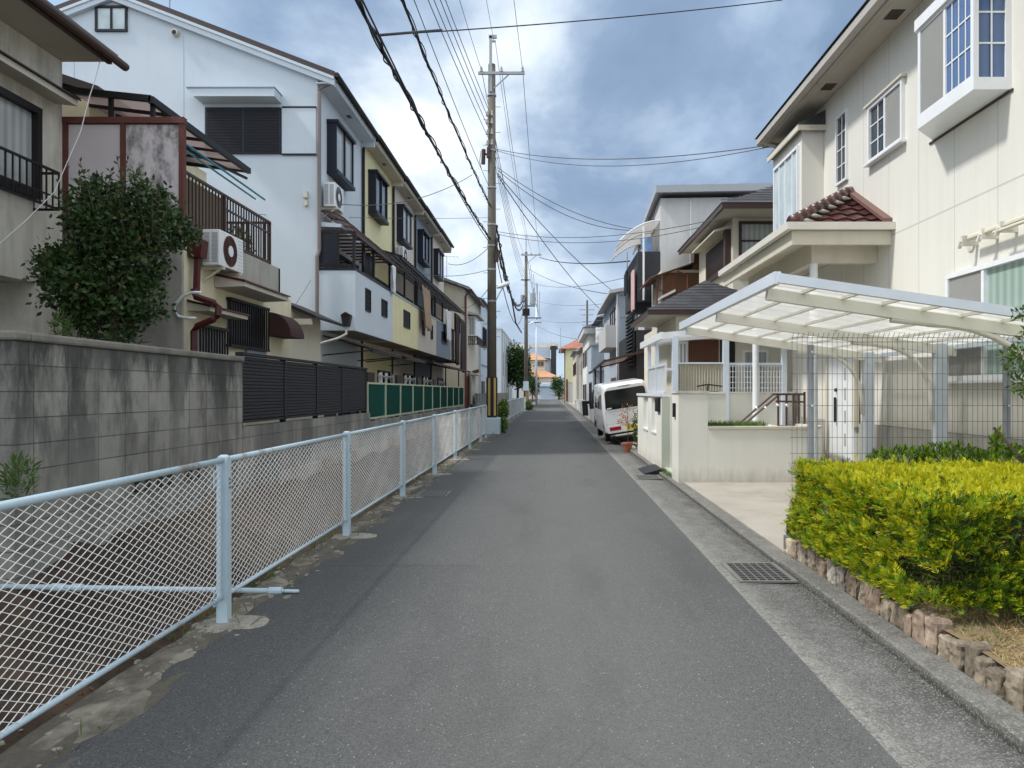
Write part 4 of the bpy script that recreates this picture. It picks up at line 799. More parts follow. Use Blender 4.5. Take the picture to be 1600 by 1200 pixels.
    # balcony
    m = MB(); zt = 4.53; m.box(XB-.08, XB, y0+.0, y1, 3.08, zt); m.box(XF, XB-.083, y0, y0+.08, 3.08, zt); m.box(XF, XB-.083, y1-.08, y1, 3.08, zt); bal = t.part('balcony', m, wm); m = MB(); m.box(XF, XB-.083, y0+.083, y1-.083, 3.1, 3.2); t.part('balcony_floor', m, MM['soffit'], bal)
    m = MB(); m.box(XB-.1, XB+.015, y0-.015, y1-.0, zt+.003, zt+.07); m.box(XF, XB-.103, y0-.015, y0+.095, zt+.003, zt+.07); t.part('parapet_cap', m, MM['darkblue'] if i == 0 else MM['grey'], bal)
    # dark glazed opening behind the balcony
    window(t, 'x+', XF, y0+.5, y1-.5, 3.25, 5.25, 'dark', 'glass', .07, .05, (.33, .66), (), name='balcony_door')
    m = MB()
    for y in (y0+.1, (y0+y1)/2, y1-.12): m.box(XB-.09, XB-.03, y-.03, y+.03, zt+.075, 5.5)
    if i == 0:
        m.box(XF+.02, XB-.1, y0+.02, y0+.06, 5.42, 5.5); m.box(XF+.02, XB-.1, y0+.02, y0+.06, 4.62, 4.68)
        m.box(-5.2, -5.14, y0+.02, y0+.06, 4.69, 5.41)
    t.part('balcony_post', m, MM['dark'], bal)
    if i == 0:
        m = MB(); m.box(XF+.02, -5.2, y0+.024, y0+.05, 4.69, 5.41); t.part('side_panel', m, MM['darkblue'], bal)
        m = MB(); m.grid(lambda u, v: (XF+.02+.9*v+.02, y0+.1+3.9*u, 5.98-.52*v**2.6-.04*v), 1, 10); t.part('curved_roof', m, MM['smoke'], smooth=True)
        m = MB()
        for k in range(6):
            y = y0+.1+3.9*k/5; m.tube([(XF+.04+.9*v/8, y, 5.99-.52*(v/8)**2.6-.04*(v/8)) for v in range(9)], .022, 5)
        m.box(XB-.0, XB+.05, y0+.05, y1, 5.36, 5.43); 
        for k in range(9): y = y0+.2+.45*k; m.box(XF, XB, y-.02, y+.02, 5.38, 5.42)
        t.part('roof_frame', m, MM['brown'])
        m = MB(); m.prism([(XF, y0+.05, 5.72), (-5.1, y0+.05, 5.66), (-5.1, y0+.05, 5.58), (XF, y0+.05, 5.6)], (0, .5, 0)); t.part('canopy', m, wm)
    else:
        m = MB(); m.poly([(XF, y0, 5.95), (-4.5, y0, 5.62), (-4.5, y1, 5.62), (XF, y1, 5.95)]); rf = t.part('balcony_roof', m, MM['haze_pc']); m = MB(); m.box(-4.54, -4.47, y0, y1, 5.55, 5.63)
        for k in range(13): y = y0+.05+4.0*k/12; m.bar((XF, y, 5.98), (-4.45, y, 5.64), .045, .05)
        for k in range(5): x = XF+.12+k*.25; m.box(x-.018, x+.018, y0, y1, 5.93-(x-XF)*.29+.02, 5.95-(x-XF)*.29+.03)
        t.part('roof_frame', m, MM['dark'], rf)
    # small parapet openings
    ops = {0: [(y0+.95, .45, .52), (y0+2.7, .6, .42)], 1: [(y0+1.6, .95, .5)], 2: [(y0+.9, .35, .5), (y0+2.7, .4, .5)], 3: [(y0+1.4, 1.1, .45)], 4: []}[i]
    for (a, w, h) in ops:
        zc = 3.95; f = MB(); wbox(f, 'x+', XB, a-.03, a+w+.03, zc-h/2-.03, zc-h/2, -.01, .03); wbox(f, 'x+', XB, a-.03, a+w+.03, zc+h/2, zc+h/2+.03, -.01, .03); wbox(f, 'x+', XB, a-.03, a, zc-h/2, zc+h/2, -.01, .03); wbox(f, 'x+', XB, a+w, a+w+.03, zc-h/2, zc+h/2, -.01, .03); lattice(f, 'x+', XB, a, a+w, zc-h/2, zc+h/2, 3, 4, .02, .025)
        pw_ = t.part('parapet_window', f, MM['dark']); f = MB(); wbox(f, 'x+', XB, a, a+w, zc-h/2, zc+h/2, .001, .004); t.part('pane', f, MM['blk'], pw_)
    # ground floor
    window(t, 'x+', XF, y0+1.9, y0+3.6, .9, 2.3, 'dark', 'glass', .06, .06, (.5,)); m = MB(); wbox(m, 'x+', XF, y0+.5, y0+1.35, .2, 2.2, .002, .05); t.part('front_door', m, MM['brown'])
    m = MB(); wbox(m, 'x+', XF, y0+1.5, y0+1.7, 1.5, 1.9, 0, .12); t.part('meter_box', m, MM['whitem'])
    if i < 2:
        m = MB(); m.grid(lambda u, v: (XF+.02+1.25*v, y0+.3+3.4*u, 2.98-.28*v-.05*u+.018*math.sin(u*3.4/.076*6.283/1)), 180, 1); t.part('corrugated_canopy', m, MM['smoke']); m = MB(); m.box(-4.44, -4.39, y0+.28, y0+3.75, 2.57, 2.63); m.bar((XF, y0+.4, 2.5), (-4.45, y0+.4, 2.62), .03); m.bar((XF, y0+3.6, 2.5), (-4.45, y0+3.6, 2.6), .03); t.part('canopy_lip', m, MM['dark'])
    else:
        m = MB(); m.prism([(XF, y0+.1, 2.92), (-4.2, y0+.1, 2.66), (-4.2, y0+.1, 2.6), (XF, y0+.1, 2.84)], (0, 3.8, 0)); t.part('canopy', m, MM['dark']); m = MB(); m.box(-4.3, -4.25, y0+3.5, y0+3.55, .9, 2.62); t.part('canopy_post', m, MM['dark'])
outdoor_unit(XF+.08, XF+.36, 17.7, 18.45, 6.13, 6.72, 'x+', 'white outdoor air conditioner high on the white terraced house above the curved roof', 'grey')
outdoor_unit(XF+.08, XF+.36, 25.9, 26.7, 6.2, 6.8, 'x+', 'outdoor air conditioner above the dark balcony roof on the beige terraced house', 'grey')
cloth('towel', -4.62, 25.75, 27.15, 3.86, 5.4, 'clothbeige', 'tan cloth hanging over the beige balcony', .05, .1); cloth('sheet', -4.62, 31.6, 33.0, 3.85, 5.2, 'clothwhite', 'white sheet hanging from the blue grey balcony'); cloth('blanket', -4.55, 34.2, 35.3, 2.9, 5.3, 'clothbrown', 'long dark brown cloth hanging beside the cream house, nearer one'); cloth('blanket', -4.5, 35.7, 37.4, 2.6, 5.2, 'clothbrown', 'long dark brown cloth hanging beside the cream house, farther one'); cloth('shirt', -4.68, 21.2, 21.5, 4.5, 5.3, 'clothwhite', 'white shirt hanging at the corner of the white balcony')
cloth('jacket', -4.95, 18.9, 20.1, 4.6, 5.3, 'blk', 'dark clothes hanging under the curved brown balcony roof')
# lantern on bracket, corner pipe
t = Thing('wall_lantern', 'dark lantern on a pale curved bracket under the white balcony corner', 'lantern', (-4.85, 17.35, 3.1)); m = MB(); m.prism([(-4.97, 17.25, 3.16), (-4.85, 17.25, 3.16), (-4.80, 17.25, 3.42), (-5.02, 17.25, 3.42)], (0, .2, 0)); m.prism([(-5.03, 17.24, 3.425), (-4.79, 17.24, 3.425), (-4.91, 17.24, 3.5)], (0, .22, 0)); t.part('lamp_head', m, MM['dark']); m = MB(); m.tube([(-4.91, 17.35, 3.16), (-4.91, 17.35, 2.98), (-5.1, 17.35, 2.88), (-5.6, 17.38, 2.74)], .03, 8); t.part('bracket', m, MM['greywall'])
# potted and stacked things behind the green fence
for (y, z, w, h, mt, lab) in ((20.3, 1.55, .5, .5, 'greyblue2', 'grey meter cabinet above the near end of the green fence'), (24.2, 1.5, .5, .55, 'greywall', 'pale cabinet behind the green fence by the beige house'), (31.0, 1.3, 1.4, .7, 'bluegrey', 'blue covered bicycle shape behind the far green fence')):
    m = MB(); m.box(-4.9, -4.55, y, y+w, .0, z+h*.5); bev(solo('cabinet', m, MM[mt], lab, 'cabinet', base=(-4.7, y, 0)), .05, 2)
for k, y in enumerate((19.2, 22.6, 26.0, 29.5)):
    m = MB(); m.tube([(-4.6, y, 2.02), (-4.6, y+1.9, 2.02)], .02, 6); m.tube([(-4.6, y+.1, .0), (-4.6, y+.1, 2.1)], .02, 6); m.tube([(-4.6, y+1.8, .0), (-4.6, y+1.8, 2.1)], .02, 6)
    for q in range(7): m.tube([(-4.6, y+.3+q*.2, 2.02), (-4.6, y+.3+q*.2, 1.88+.04*(q % 3))], .015, 4)
    solo('drying_rack', m, MM['grey'], ['laundry drying rack with pegs above the near end of the green fence', 'laundry rack behind the green fence below the yellow balcony', 'laundry rack behind the green fence below the beige balcony', 'laundry rack behind the green fence below the blue grey balcony'][k], 'drying rack', 'drying racks behind the green fence', base=(-4.6, y, 0))
def antenna(x, y, z, h, lab):
    m = MB(); m.tube([(x, y, z), (x, y, z+h)], .018, 6); m.tube([(x-.7, y, z+h-.1), (x+.7, y, z+h-.05)], .01, 4)
    for k in range(7): q = x-.65+k*.21; m.tube([(q, y-.28, z+h-.1), (q, y+.28, z+h-.1)], .006, 4); m.tube([(q, y, z+h-.1), (q+.05, y, z+h-.28)], .006, 4)
    solo('television_antenna', m, MM['grey'], lab, 'antenna', 'roof antennas', base=(x, y, z))
antenna(fx(265, 19), 19, roofz(fx(265, 19)), 1.0, 'television antenna on the roof of the white gable house'); antenna(fx(698, 42), 42, 7.6, 1.9, 'thin television antenna over the cream house behind the terrace')
# ------------------------------------------------------------------ farther left houses
t = Thing('gabled_house', 'cream two storey gabled house just past the terrace, with brown downpipe', 'house', (-6, 43, 0)); XG = -4.74; y0, y1 = 39.5, 47
m = MB(); m.prism([(-12, y0, 0), (XG, y0, 0), (XG, y0, 7.2), (-8.4, y0, 8.5), (-12, y0, 7.2)], (0, y1-y0, 0)); t.part('wall', m, MM['cream']); m = MB(); m.prism([(-4.45, y0-.3, 7.28), (-8.4, y0-.3, 8.72), (-12.3, y0-.3, 7.28), (-12.3, y0-.3, 7.15), (-8.4, y0-.3, 8.58), (-4.45, y0-.3, 7.13)], (0, y1-y0+.5, 0)); t.part('roof', m, MM['greytile'])
m = MB(); m.tube([(-4.4, y0-.1, 7.15), (-4.4, y1, 7.1)], .07, 6); m.tube([(-4.45, y0-.05, 7.1), (XG+.06, y0-.05, 6.8), (XG+.06, y0-.05, 0)], .06, 6); t.part('gutter', m, MM['redbrown'])
m = MB(); m.box(XG, XG+.4, 41.2, 44.6, 4.75, 5.9); bw = t.part('box_window', m, MM['whitem']); m = MB(); wbox(m, 'x+', XG+.4, 41.3, 44.5, 4.85, 5.8, .002, .01); m.box(XG+.05, XG+.35, 41.185, 41.195, 4.85, 5.8); t.part('pane', m, MM['gcurt'], bw); m = MB(); railing(m, (XG+.5, 41.2), (XG+.5, 44.6), 4.3, 4.75, .12, .03, .05); railing(m, (XG, 41.2), (XG+.5, 41.2), 4.3, 4.75, .12, .03, .05); t.part('flower_rail', m, MM['brown'])
m = MB(); m.prism([(XG, 40.9, 6.15), (XG+.6, 40.9, 6.0), (XG+.6, 40.9, 5.93), (XG, 40.9, 5.98)], (0, 3.9, 0)); m.prism([(XG, 40.6, 2.75), (XG+.6, 40.6, 2.6), (XG+.6, 40.6, 2.52), (XG, 40.6, 2.56)], (0, 3.2, 0)); t.part('canopy', m, MM['soffit'])
m = MB(); m.box(XG, XG+.25, 40.6, 42.8, .9, 2.5); t.part('shutter_box', m, MM['soffit']); m = MB(); m.box(XG+.0, XG+.2, 39.9, 40.55, .3, 2.45); t.part('shutter_panel', m, MM['redbrown'])
m = MB(); m.prism([(XG, 43.4, 2.7), (XG+.35, 43.4, 2.75), (XG+.35, 43.4, 2.95), (XG, 43.4, 2.85)], (0, .5, 0)); t.part('light_fitting', m, MM['redbrown'])
t = Thing('white_house', 'narrow bluish white house behind the utility pole with dark windows', 'house', (-6, 51, 0)); XG = -4.6; y0, y1 = 47.2, 58
m = MB(); m.prism([(-11, y0, 0), (XG, y0, 0), (XG, y0, 7.6), (-7.8, y0, 8.8), (-11, y0, 7.6)], (0, y1-y0, 0)); t.part('wall', m, MM['whiteblue']); m = MB(); m.prism([(-4.4, y0-.1, 7.62), (-7.8, y0-.1, 8.98), (-11.3, y0-.1, 7.62), (-11.3, y0-.1, 7.5), (-7.8, y0-.1, 8.82), (-4.4, y0-.1, 7.5)], (0, y1-y0+.2, 0)); t.part('roof', m, MM['slate'])
window(t, 'x+', XG, 48.2, 50.2, 4.6, 5.9, 'darkblue', 'glass', .09, .12); window(t, 'x+', XG, 51.5, 53.2, 1.0, 2.5, 'darkblue', 'glass', .09, .12); m = MB(); wbox(m, 'x+', XG, 47.5, 49.4, .0, 2.3, .002, .06); t.part('entrance', m, MM['darkblue']); m = MB(); wbox(m, 'x+', XG, y0+.05, y1, 3.3, 3.42, .001, .03); t.part('belt_course', m, MM['bluegrey'])
t = Thing('long_white_building', 'long white two storey building beyond the pole with narrow slit windows', 'building', (-7, 80, 0)); XG = -4.95; y0, y1 = 71, 90
m = MB(); m.box(-13, XG, y0, y1, 0, 7.7); t.part('wall', m, MM['whiteblue']); m = MB(); m.box(-13.05, XG+.06, y0-.05, y1+.05, 7.705, 7.85); t.part('parapet', m, MM['greywall'])
for k in range(5): window(t, 'x+', XG, y0+2+k*3.4, y0+3.0+k*3.4, 3.2 if k < 2 else 4.0, 5.6, 'bluegrey', 'glass', .08, .05, ())
m = MB()
for k in range(6): m.tube([(XG+.08, y0+1+k*3.4, 0), (XG+.08, y0+1+k*3.4, 7.6)], .05, 6)
t.part('downpipe', m, MM['greywall'])
m = MB(); m.box(-4.35, -4.2, 41, 70, -.3, 1.5); solo('grey_block_wall', m, MM['blocklow'], 'plain grey block wall running behind the far blue fence', 'block wall', base=(-4.3, 50, 0))
def tree(x, y, z0, ztop, rad, lab, mats, n=2600, size=.28, seed=3):
    t = Thing('broadleaf_tree', lab, 'tree', (x, y, 0), 'trees down the street'); m = MB(); zc = (z0+ztop)/2; limbs(m, (x, y, -.1), (x, y, zc), rad*.09+.03, 9, (rad*.7, rad*.7, (ztop-z0)*.3), seed); t.part('trunk', m, MM['bark'])
    q = random.Random(seed); bl = [(x+q.uniform(-.5, .5)*rad, y+q.uniform(-.5, .5)*rad, q.uniform(z0+.25*(ztop-z0), ztop-.22*(ztop-z0)), rad*q.uniform(.4, .65), rad*q.uniform(.4, .65), (ztop-z0)*q.uniform(.18, .28)) for _ in range(9)]
    foliage(t.o, 'crown', n, bl, size, mats, [.7, .3], clump=(8, size*.8)); return t
tl = leafmat('tree_leaf_dark', (.018, .045, .012), (.04, .09, .02)); tl2 = leafmat('tree_leaf_mid', (.06, .12, .03), (.1, .16, .04))
tree(-3.75, 80, 1.4, 6.9, 1.6, 'dark green leafy tree between the white building and the far pole', [tl, tl2], 6000, .3)
tree(1.4, 140, .6, 4.6, 1.4, 'small green tree beside the garage at the end of the street', [tl, tl2], 2000, .35, 5); tree(-3.4, 128, .5, 4.4, 1.3, 'small bush of green leaves in front of the orange roof', [tl, tl2], 1600, .35, 6)
# end of the street
t = Thing('garage', 'pale garage with blue grey roller shutter at the end of the street', 'garage', (-1, 151, 0)); m = MB(); m.box(-2.9, 1.2, 150.6, 156, 0, 3.5); t.part('wall', m, MM['greywall']); m = MB(); m.box(-2.3, .75, 150.5, 150.59, .0, 2.45); t.part('roller_shutter', m, MM['greyblue2']); m = MB(); m.box(-3.3, 1.2, 150.1, 150.6, 2.7, 3.25); t.part('shutter_box', m, mat('light_blue_fascia', (.45, .58, .68)))
t = Thing('orange_roof_house', 'house with an orange tiled hip roof behind the garage', 'house', (-2, 160, 0)); m = MB(); m.box(-6.5, 1.3, 157, 166, 0, 4.6); m.box(-6.5, -1.5, 160, 168, 4.6, 6.9); t.part('wall', m, MM['beige'])
m = MB()
def hip(m, x0, x1, y0, y1, z0, h, mm=0):
    r_ = min(x1-x0, y1-y0)/2; c = [(x0, y0, z0), (x1, y0, z0), (x1, y1, z0), (x0, y1, z0)]
    if x1-x0 > y1-y0: a, b_ = (x0+r_, (y0+y1)/2, z0+h), (x1-r_-.001, (y0+y1)/2, z0+h); fs = [(c[0], c[1], b_, a), (c[1], c[2], b_), (c[2], c[3], a, b_), (c[3], c[0], a)]
    else: a, b_ = ((x0+x1)/2, y0+r_, z0+h), ((x0+x1)/2, y1-r_+.001, z0+h); fs = [(c[0], c[1], a), (c[1], c[2], b_, a), (c[2], c[3], b_), (c[3], c[0], a, b_)]
    for f in fs: m.poly(f, mm)
    m.poly([c[3], c[2], c[1], c[0]], mm)
hip(m, -7.2, 2.0, 156.2, 167, 4.7, 2.0); hip(m, -7.0, -1.0, 159.5, 168.5, 8.6, 1.8); t.part('roof', m, MM['orange']); m = MB(); m.box(-6.2, -1.4, 160, 168, 6.9, 8.6); t.part('upper_wall', m, MM['soffit']); 
window(t, 'y-', 160, -3.4, -1.7, 7.2, 8.3, 'orange', 'glass', .1, .1)
t = Thing('dark_roof_building', 'tall building with grey tiled roof and dark side wall behind the orange roof', 'building', (-4, 180, 0)); m = MB(); m.box(-11, -.2, 175, 190, 0, 9.5); t.part('wall', m, MM['whiteblue']); m = MB(); m.box(-.19, 1.1, 174, 190, 0, 12.6); t.part('dark_wall', m, MM['dgrey']); m = MB(); m.prism([(-12, 173.6, 9.6), (-12, 182, 13.6), (-12, 190.4, 9.6)], (11.6, 0, 0)); t.part('roof', m, mat('blue_grey_tiles', (.17, .2, .25), .7, .2, 6)); m = MB(); m.box(-12.5, 1.6, 180, 190, 12.6, 13.4); m.box(-12.5, -5.5, 179, 180, 10.5, 13.4); m.box(-.3, 1.2, 173.9, 180, 12.6, 13.4); t.part('roof_edge', m, MM['creamd'])
# ------------------------------------------------------------------ main house on the right
XW = 5.2
t = Thing('ivory_house', 'large ivory house with glazed maroon porch roof and bay windows, right side', 'house', (7, 10, 0))
m = MB(); m.box(XW, 13, 2.0, 15.65, 1.07, 7.08); m.box(4.78, XW-.002, 13.86, 15.64, 4.6, 6.62); t.part('wall', m, MM['houseR'])
m = MB(); m.box(XW-.03, 13, 2.0, 15.65, -.02, 1.065); t.part('foundation', m, MM['greyst'])
m = MB(); m.box(4.74, 13.4, 1.5, 16.0, 7.085, 7.12); sf = t.part('soffit', m, MM['soffit'])
m = MB(); m.box(4.66, 4.735, 1.4, 16.05, 7.0, 7.2); m.box(4.736, 13.4, 15.98, 16.05, 7.0, 7.2); t.part('fascia', m, mat('beige_fascia', (.42, .38, .31), .6)); m = MB()
m.prism([(4.655, 1.4, 7.04), (4.54, 1.4, 7.06), (4.53, 1.4, 7.17), (4.545, 1.4, 7.17), (4.56, 1.4, 7.08), (4.655, 1.4, 7.065)], (0, 14.7, 0)); m.tube([(4.6, 15.9, 7.08), (4.85, 15.75, 6.92), (5.12, 15.7, 6.85), (5.12, 15.7, 6.7)], .04, 8); t.part('gutter', m, mat('gutter_beige', (.48, .45, .40), .45))
m = MB(); hip(m, 4.5, 13.6, 1.3, 16.1, 7.2, 2.2); t.part('roof', m, MM['slate'])
m = MB()
for y in (8.2, 10.4, 12.9): m.box(4.88, 5.08, y, y+.28, 7.078, 7.084)
t.part('soffit_vent', m, MM['brown'], sf)
# windows of the upper floor
f = window(t, 'x-', XW, 12.70, 13.18, 5.32, 6.56, 'whitem', 'glass', .04, .05, ()); m = MB(); lattice(m, 'x-', XW, 12.74, 13.14, 5.36, 6.52, 2, 4, .018, .028); t.part('lattice', m, MM['whitem'], f)
f = window(t, 'x-', XW, 10.66, 11.82, 5.30, 6.22, 'whitem', 'glass', .05, .06, (.5,), sill=True, screens=(0,)); m = MB(); lattice(m, 'x-', XW, 10.71, 11.77, 5.35, 6.17, 4, 3, .018, .028); t.part('lattice', m, MM['whitem'], f)
m = MB(); m.box(XW-.09, XW, 10.6, 11.9, 6.225, 6.26); t.part('window_hood', m, MM['cream'])
# bay window
BY0, BY1, BX = 8.2, 9.46, 4.77; z0, z1 = 5.02, 6.3
m = MB(); m.prism([(XW-.002, BY0, z0), (BX, BY0, z0), (BX, BY1, z0), (XW-.002, BY1+.42, z0)], (0, 0, .14)); m.prism([(XW-.002, BY0-.03, z1), (BX-.03, BY0-.03, z1), (BX-.03, BY1+.02, z1), (XW-.002, BY1+.47, z1)], (0, 0, .14))
for (x, y) in ((BX+.03, BY0+.03), (BX+.03, BY1-.04)): m.box(x-.03, x+.03, y-.03, y+.03, z0+.14, z1)
m.box(XW-.06, XW-.002, BY0, BY0+.06, z0+.14, z1); m.box(BX+.01, BX+.05, (BY0+BY1)/2-.025, (BY0+BY1)/2+.025, z0+.14, z1)
m.box(BX+.005, BX+.04, BY0+.06, BY1-.07, z0+.141, z0+.18); m.box(BX+.005, BX+.04, BY0+.06, BY1-.07, z1-.04, z1-.001)
bw = t.part('bay_window', m, MM['whitem']); m = MB(); m.box(BX+.03, BX+.036, BY0+.06, (BY0+BY1)/2, z0+.15, z1-.01); m.box(BX+.065, XW-.06, BY0+.03, BY0+.036, z0+.15, z1-.01); t.part('pane', m, MM['gblue'], bw, label='panes with blue curtains behind')
m = MB(); m.box(BX+.03, BX+.036, (BY0+BY1)/2, BY1-.07, z0+.15, z1-.01); m.prism([(BX+.04, BY1-.01, z0+.15), (XW-.01, BY1+.36, z0+.15), (XW-.01, BY1+.36, z1), (BX+.04, BY1-.01, z1)], (.004, -.004, 0)); t.part('pane', m, MM['gcurt'], bw); m = MB(); m.box(BX+.014, BX+.018, (BY0+BY1)/2+.03, BY1-.08, z0+.18, z1-.04); t.part('insect_screen', m, MM['screen'], bw)
m = MB(); a, b_ = BY0+.06, BY1-.07
for k in range(1, 8):
    if k != 4: y = a+(b_-a)*k/8; m.box(BX+.022, BX+.029, y-.009, y+.009, z0+.18, z1-.04)
for k in (1, 2): z = z0+.18+(z1-z0-.22)*k/3; m.box(BX+.0195, BX+.0215, a, b_, z-.01, z+.01); m.box(BX+.06, XW-.06, BY0+.018, BY0+.028, z-.01, z+.01)
m.box((BX+XW)/2-.01, (BX+XW)/2+.01, BY0+.016, BY0+.0175, z0+.15, z1); t.part('lattice', m, MM['whitem'], bw)
m = MB(); m.box(XW-.02, XW-.0005, BY0-.04, BY1+.5, z0-.03, z0-.004); t.part('flashing', m, MM['brown'], bw)
# stair bay with blue glass
f = window(t, 'x-', 4.78, 13.98, 15.5, 4.95, 6.35, 'whitem', 'frost', .05, .05, (.22, .5, .76)); m = MB(); m.prism([(4.68, 13.76, 6.625), (XW, 13.76, 6.625), (XW, 13.76, 6.95), (4.68, 13.76, 6.70)], (0, 1.98, 0)); t.part('bay_roof', m, MM['slate']); m = MB(); m.box(4.665, 4.699, 13.74, 15.72, 6.56, 6.66); m.box(4.699, XW, 13.74, 13.757, 6.56, 6.66); t.part('bay_trim', m, MM['cream']); m = MB(); m.prism([(4.70, 13.8, 4.86), (4.70, 15.6, 4.86), (4.779, 15.6, 4.86), (4.779, 13.8, 4.86)], (0, 0, .05)); t.part('bay_sill', m, MM['cream'])
# porch with glazed pantile hip roof
PX, PY0, PY1, PZ = 3.70, 11.08, 15.5, 4.12; sl = .57; L = math.hypot(1, sl)
pr = tileface((PX, PY0, PZ), (1, 0, 0), (0, 1, sl), XW-PX-.0, lambda q: q*L); roof = t.part('porch_roof', pr, MM['tile'], label='glazed maroon pantile porch roof')
pr = tileface((PX, PY0, PZ), (0, 1, 0), (1, 0, sl), PY1-PY0, lambda q: min(q, XW-PX)*L); t.part('porch_roof_slope', pr, MM['tile'], roof)
m = MB(); n = 9
for i in range(n):
    a = Vector((PX-.02, PY0-.02, PZ+.07)).lerp(Vector((XW-.03, PY0+XW-PX-.03, PZ+.09+(XW-PX)*sl)), i/n); b_ = Vector((PX, PY0, PZ+.07)).lerp(Vector((XW-.03, PY0+XW-PX-.03, PZ+.09+(XW-PX)*sl)), (i+1.12)/n); m.tube([a, a.lerp(b_, .12), a.lerp(b_, .85), b_], [.11, .115, .085, .082], 10)
t.part('hip_tiles', m, MM['tile'], roof, smooth=True); mm_ = MB()
for i in range(6):
    f0 = (i+.4)/7; c_ = Vector((PX+.04, PY0-.0, PZ+.05)).lerp(Vector((XW-.1, PY0+XW-PX-.1, PZ+.05+(XW-PX)*sl)), f0); mm_.tube([c_+Vector((.0, -.04, 0)), c_+Vector((.09, -.05, .0)), c_+Vector((.2, -.06, -.01))], [.015, .04, .012], 6)
t.part('mortar', mm_, MM['mortar'], roof, smooth=True); m = MB(); k0 = Vector((XW-.05, PY0-.05, PZ+.12)); m.prism([(XW-.14, PY0-.02, PZ+.07), (XW-.003, PY0-.02, PZ+.07), (XW-.003, PY0+1.5, PZ+.95), (XW-.14, PY0+1.5, PZ+.95)], (0, 0, .06)); t.part('verge_flashing', m, metalpaint('dusty_red_flashing', (.17, .095, .08), .5), roof)
m = MB(); m.box(PX-.14, XW-.004, PY0-.12, PY0-.02, PZ-.06, PZ+.05); m.box(PX-.14, PX-.04, PY0-.019, PY1, PZ-.06, PZ+.05); t.part('porch_gutter', m, mat('gutter_ivory', (.62, .59, .52), .45), roof)
m = MB(); m.box(PX-.03, XW-.004, PY0, PY0+.06, PZ-.27, PZ-.062); m.box(PX-.03, PX+.03, PY0+.061, PY1, PZ-.27, PZ-.062); m.box(PX+.031, XW-.004, PY0+.061, PY1, PZ-.12, PZ-.09); m.box(PX+.45, XW-.004, PY0+.5, PY0+.64, PZ-.46, PZ-.121); m.box(PX+.45, PX+.58, PY0+.641, PY1-.2, PZ-.46, PZ-.121); t.part('porch_soffit', m, MM['cream'])
m = MB(); m.tube([(PX+.52, PY0+.6, -.02), (PX+.52, PY0+.6, PZ-.46)], .065, 14); m.tube([(PX+.52, PY1-.5, -.02), (PX+.52, PY1-.5, PZ-.46)], .065, 14); t.part('porch_column', m, MM['whitem'], smooth=False)
# front door
m = MB(); wbox(m, 'x-', XW-.03, 12.3, 13.4, .1, 2.3, 0, .05); d_ = t.part('front_door', m, MM['whitem']); m = MB()
for z in (.65, 1.05, 1.45, 1.8, 2.1): wbox(m, 'x-', XW-.08, 12.62, 12.68, z, z+.22, .001, .006)
t.part('door_slot', m, MM['grey'], d_); m = MB(); wbox(m, 'x-', XW-.08, 13.0, 13.04, 1.05, 1.5, .02, .05); wbox(m, 'x-', XW-.08, 13.0, 13.04, 1.6, 1.66, .002, .04); t.part('handle', m, MM['dark'], d_); m = MB(); wbox(m, 'x-', XW-.03, 12.2, 12.295, 1.0, 2.4, 0, .08); wbox(m, 'x-', XW-.03, 13.405, 13.5, .1, 2.4, 0, .08); wbox(m, 'x-', XW-.03, 12.2, 13.5, 2.305, 2.4, 0, .079); t.part('door_frame', m, MM['cream'], d_)
m = MB(); wbox(m, 'x-', XW, 11.7, 11.78, 1.75, 1.83, 0, .05); wbox(m, 'x-', XW, 11.72, 11.8, 2.05, 2.1, 0, .03); t.part('doorbell', m, MM['dark'])
# ground floor window with awning hardware
f = window(t, 'x-', XW, 6.6, 9.46, 1.74, 3.12, 'whitem', 'ggreen', .06, .07, (.72,), sill=True, screens=(1,))
t2 = Thing('awning_roller', 'beige retracted awning bar above the green curtained window', 'awning', (XW-.15, 8, 3.4)); m = MB(); m.tube([(XW-.14, 7.0, 3.46), (XW-.14, 8.78, 3.46)], .035, 8); m.tube([(XW-.2, 7.05, 3.4), (XW-.2, 8.2, 3.4)], .02, 8); t2.part('roller', m, MM['cream']); m = MB()
for y in (8.1, 8.45, 8.85): m.box(XW-.2, XW-.002, y-.02, y+.02, 3.38, 3.5); m.tube([(XW-.2, y, 3.44), (XW-.2, y+.05, 3.36)], .025, 6)
m.tube([(XW-.02, 8.98, 3.42), (XW-.001, 8.98, 3.42)], .08, 12); t2.part('bracket', m, MM['creamd'])
# ------------------------------------------------------------------ carport
t = Thing('carport', 'white cantilever carport with ivory polycarbonate roof and curved arms', 'carport', (4.8, 9, 0)); C0, C1, CYa, CYb = 2.02, 5.05, 6.5, 11.3
def cz(x): return 2.62-.145*(x-C0)
m = MB(); m.poly([(C0, CYa, cz(C0)), (C1, CYa, cz(C1)), (C1, CYb, cz(C1)), (C0, CYb, cz(C0))]); t.part('roof_panel', m, MM['fiber'])
m = MB(); e = Vector((0, 0, .0)); m.bar((C0, CYa, cz(C0)), (C1, CYa, cz(C1)), .05, .085); m.bar((C0, CYb, cz(C0)), (C1, CYb, cz(C1)), .05, .1); m.bar((C0, CYa-.02, cz(C0)), (C0, CYb+.02, cz(C0)), .06, .11); m.bar((C1, CYa, cz(C1)), (C1, CYb, cz(C1)), .07, .1); t.part('edge_frame', m, MM['bluewhite'])
m = MB()
for y in (6.95, 9.07, 11.1): m.bar((C0+.04, y, cz(C0)-.085), (C1, y, cz(C1)-.085), .07, .11)
t.part('beam', m, mat('cream_aluminium', (.82, .80, .72), .4)); m = MB()
for k in range(1, 8):
    x = C0+(C1-C0)*k/8; m.bar((x, CYa+.04, cz(x)-.018), (x, CYb-.04, cz(x)-.018), .035, .03)
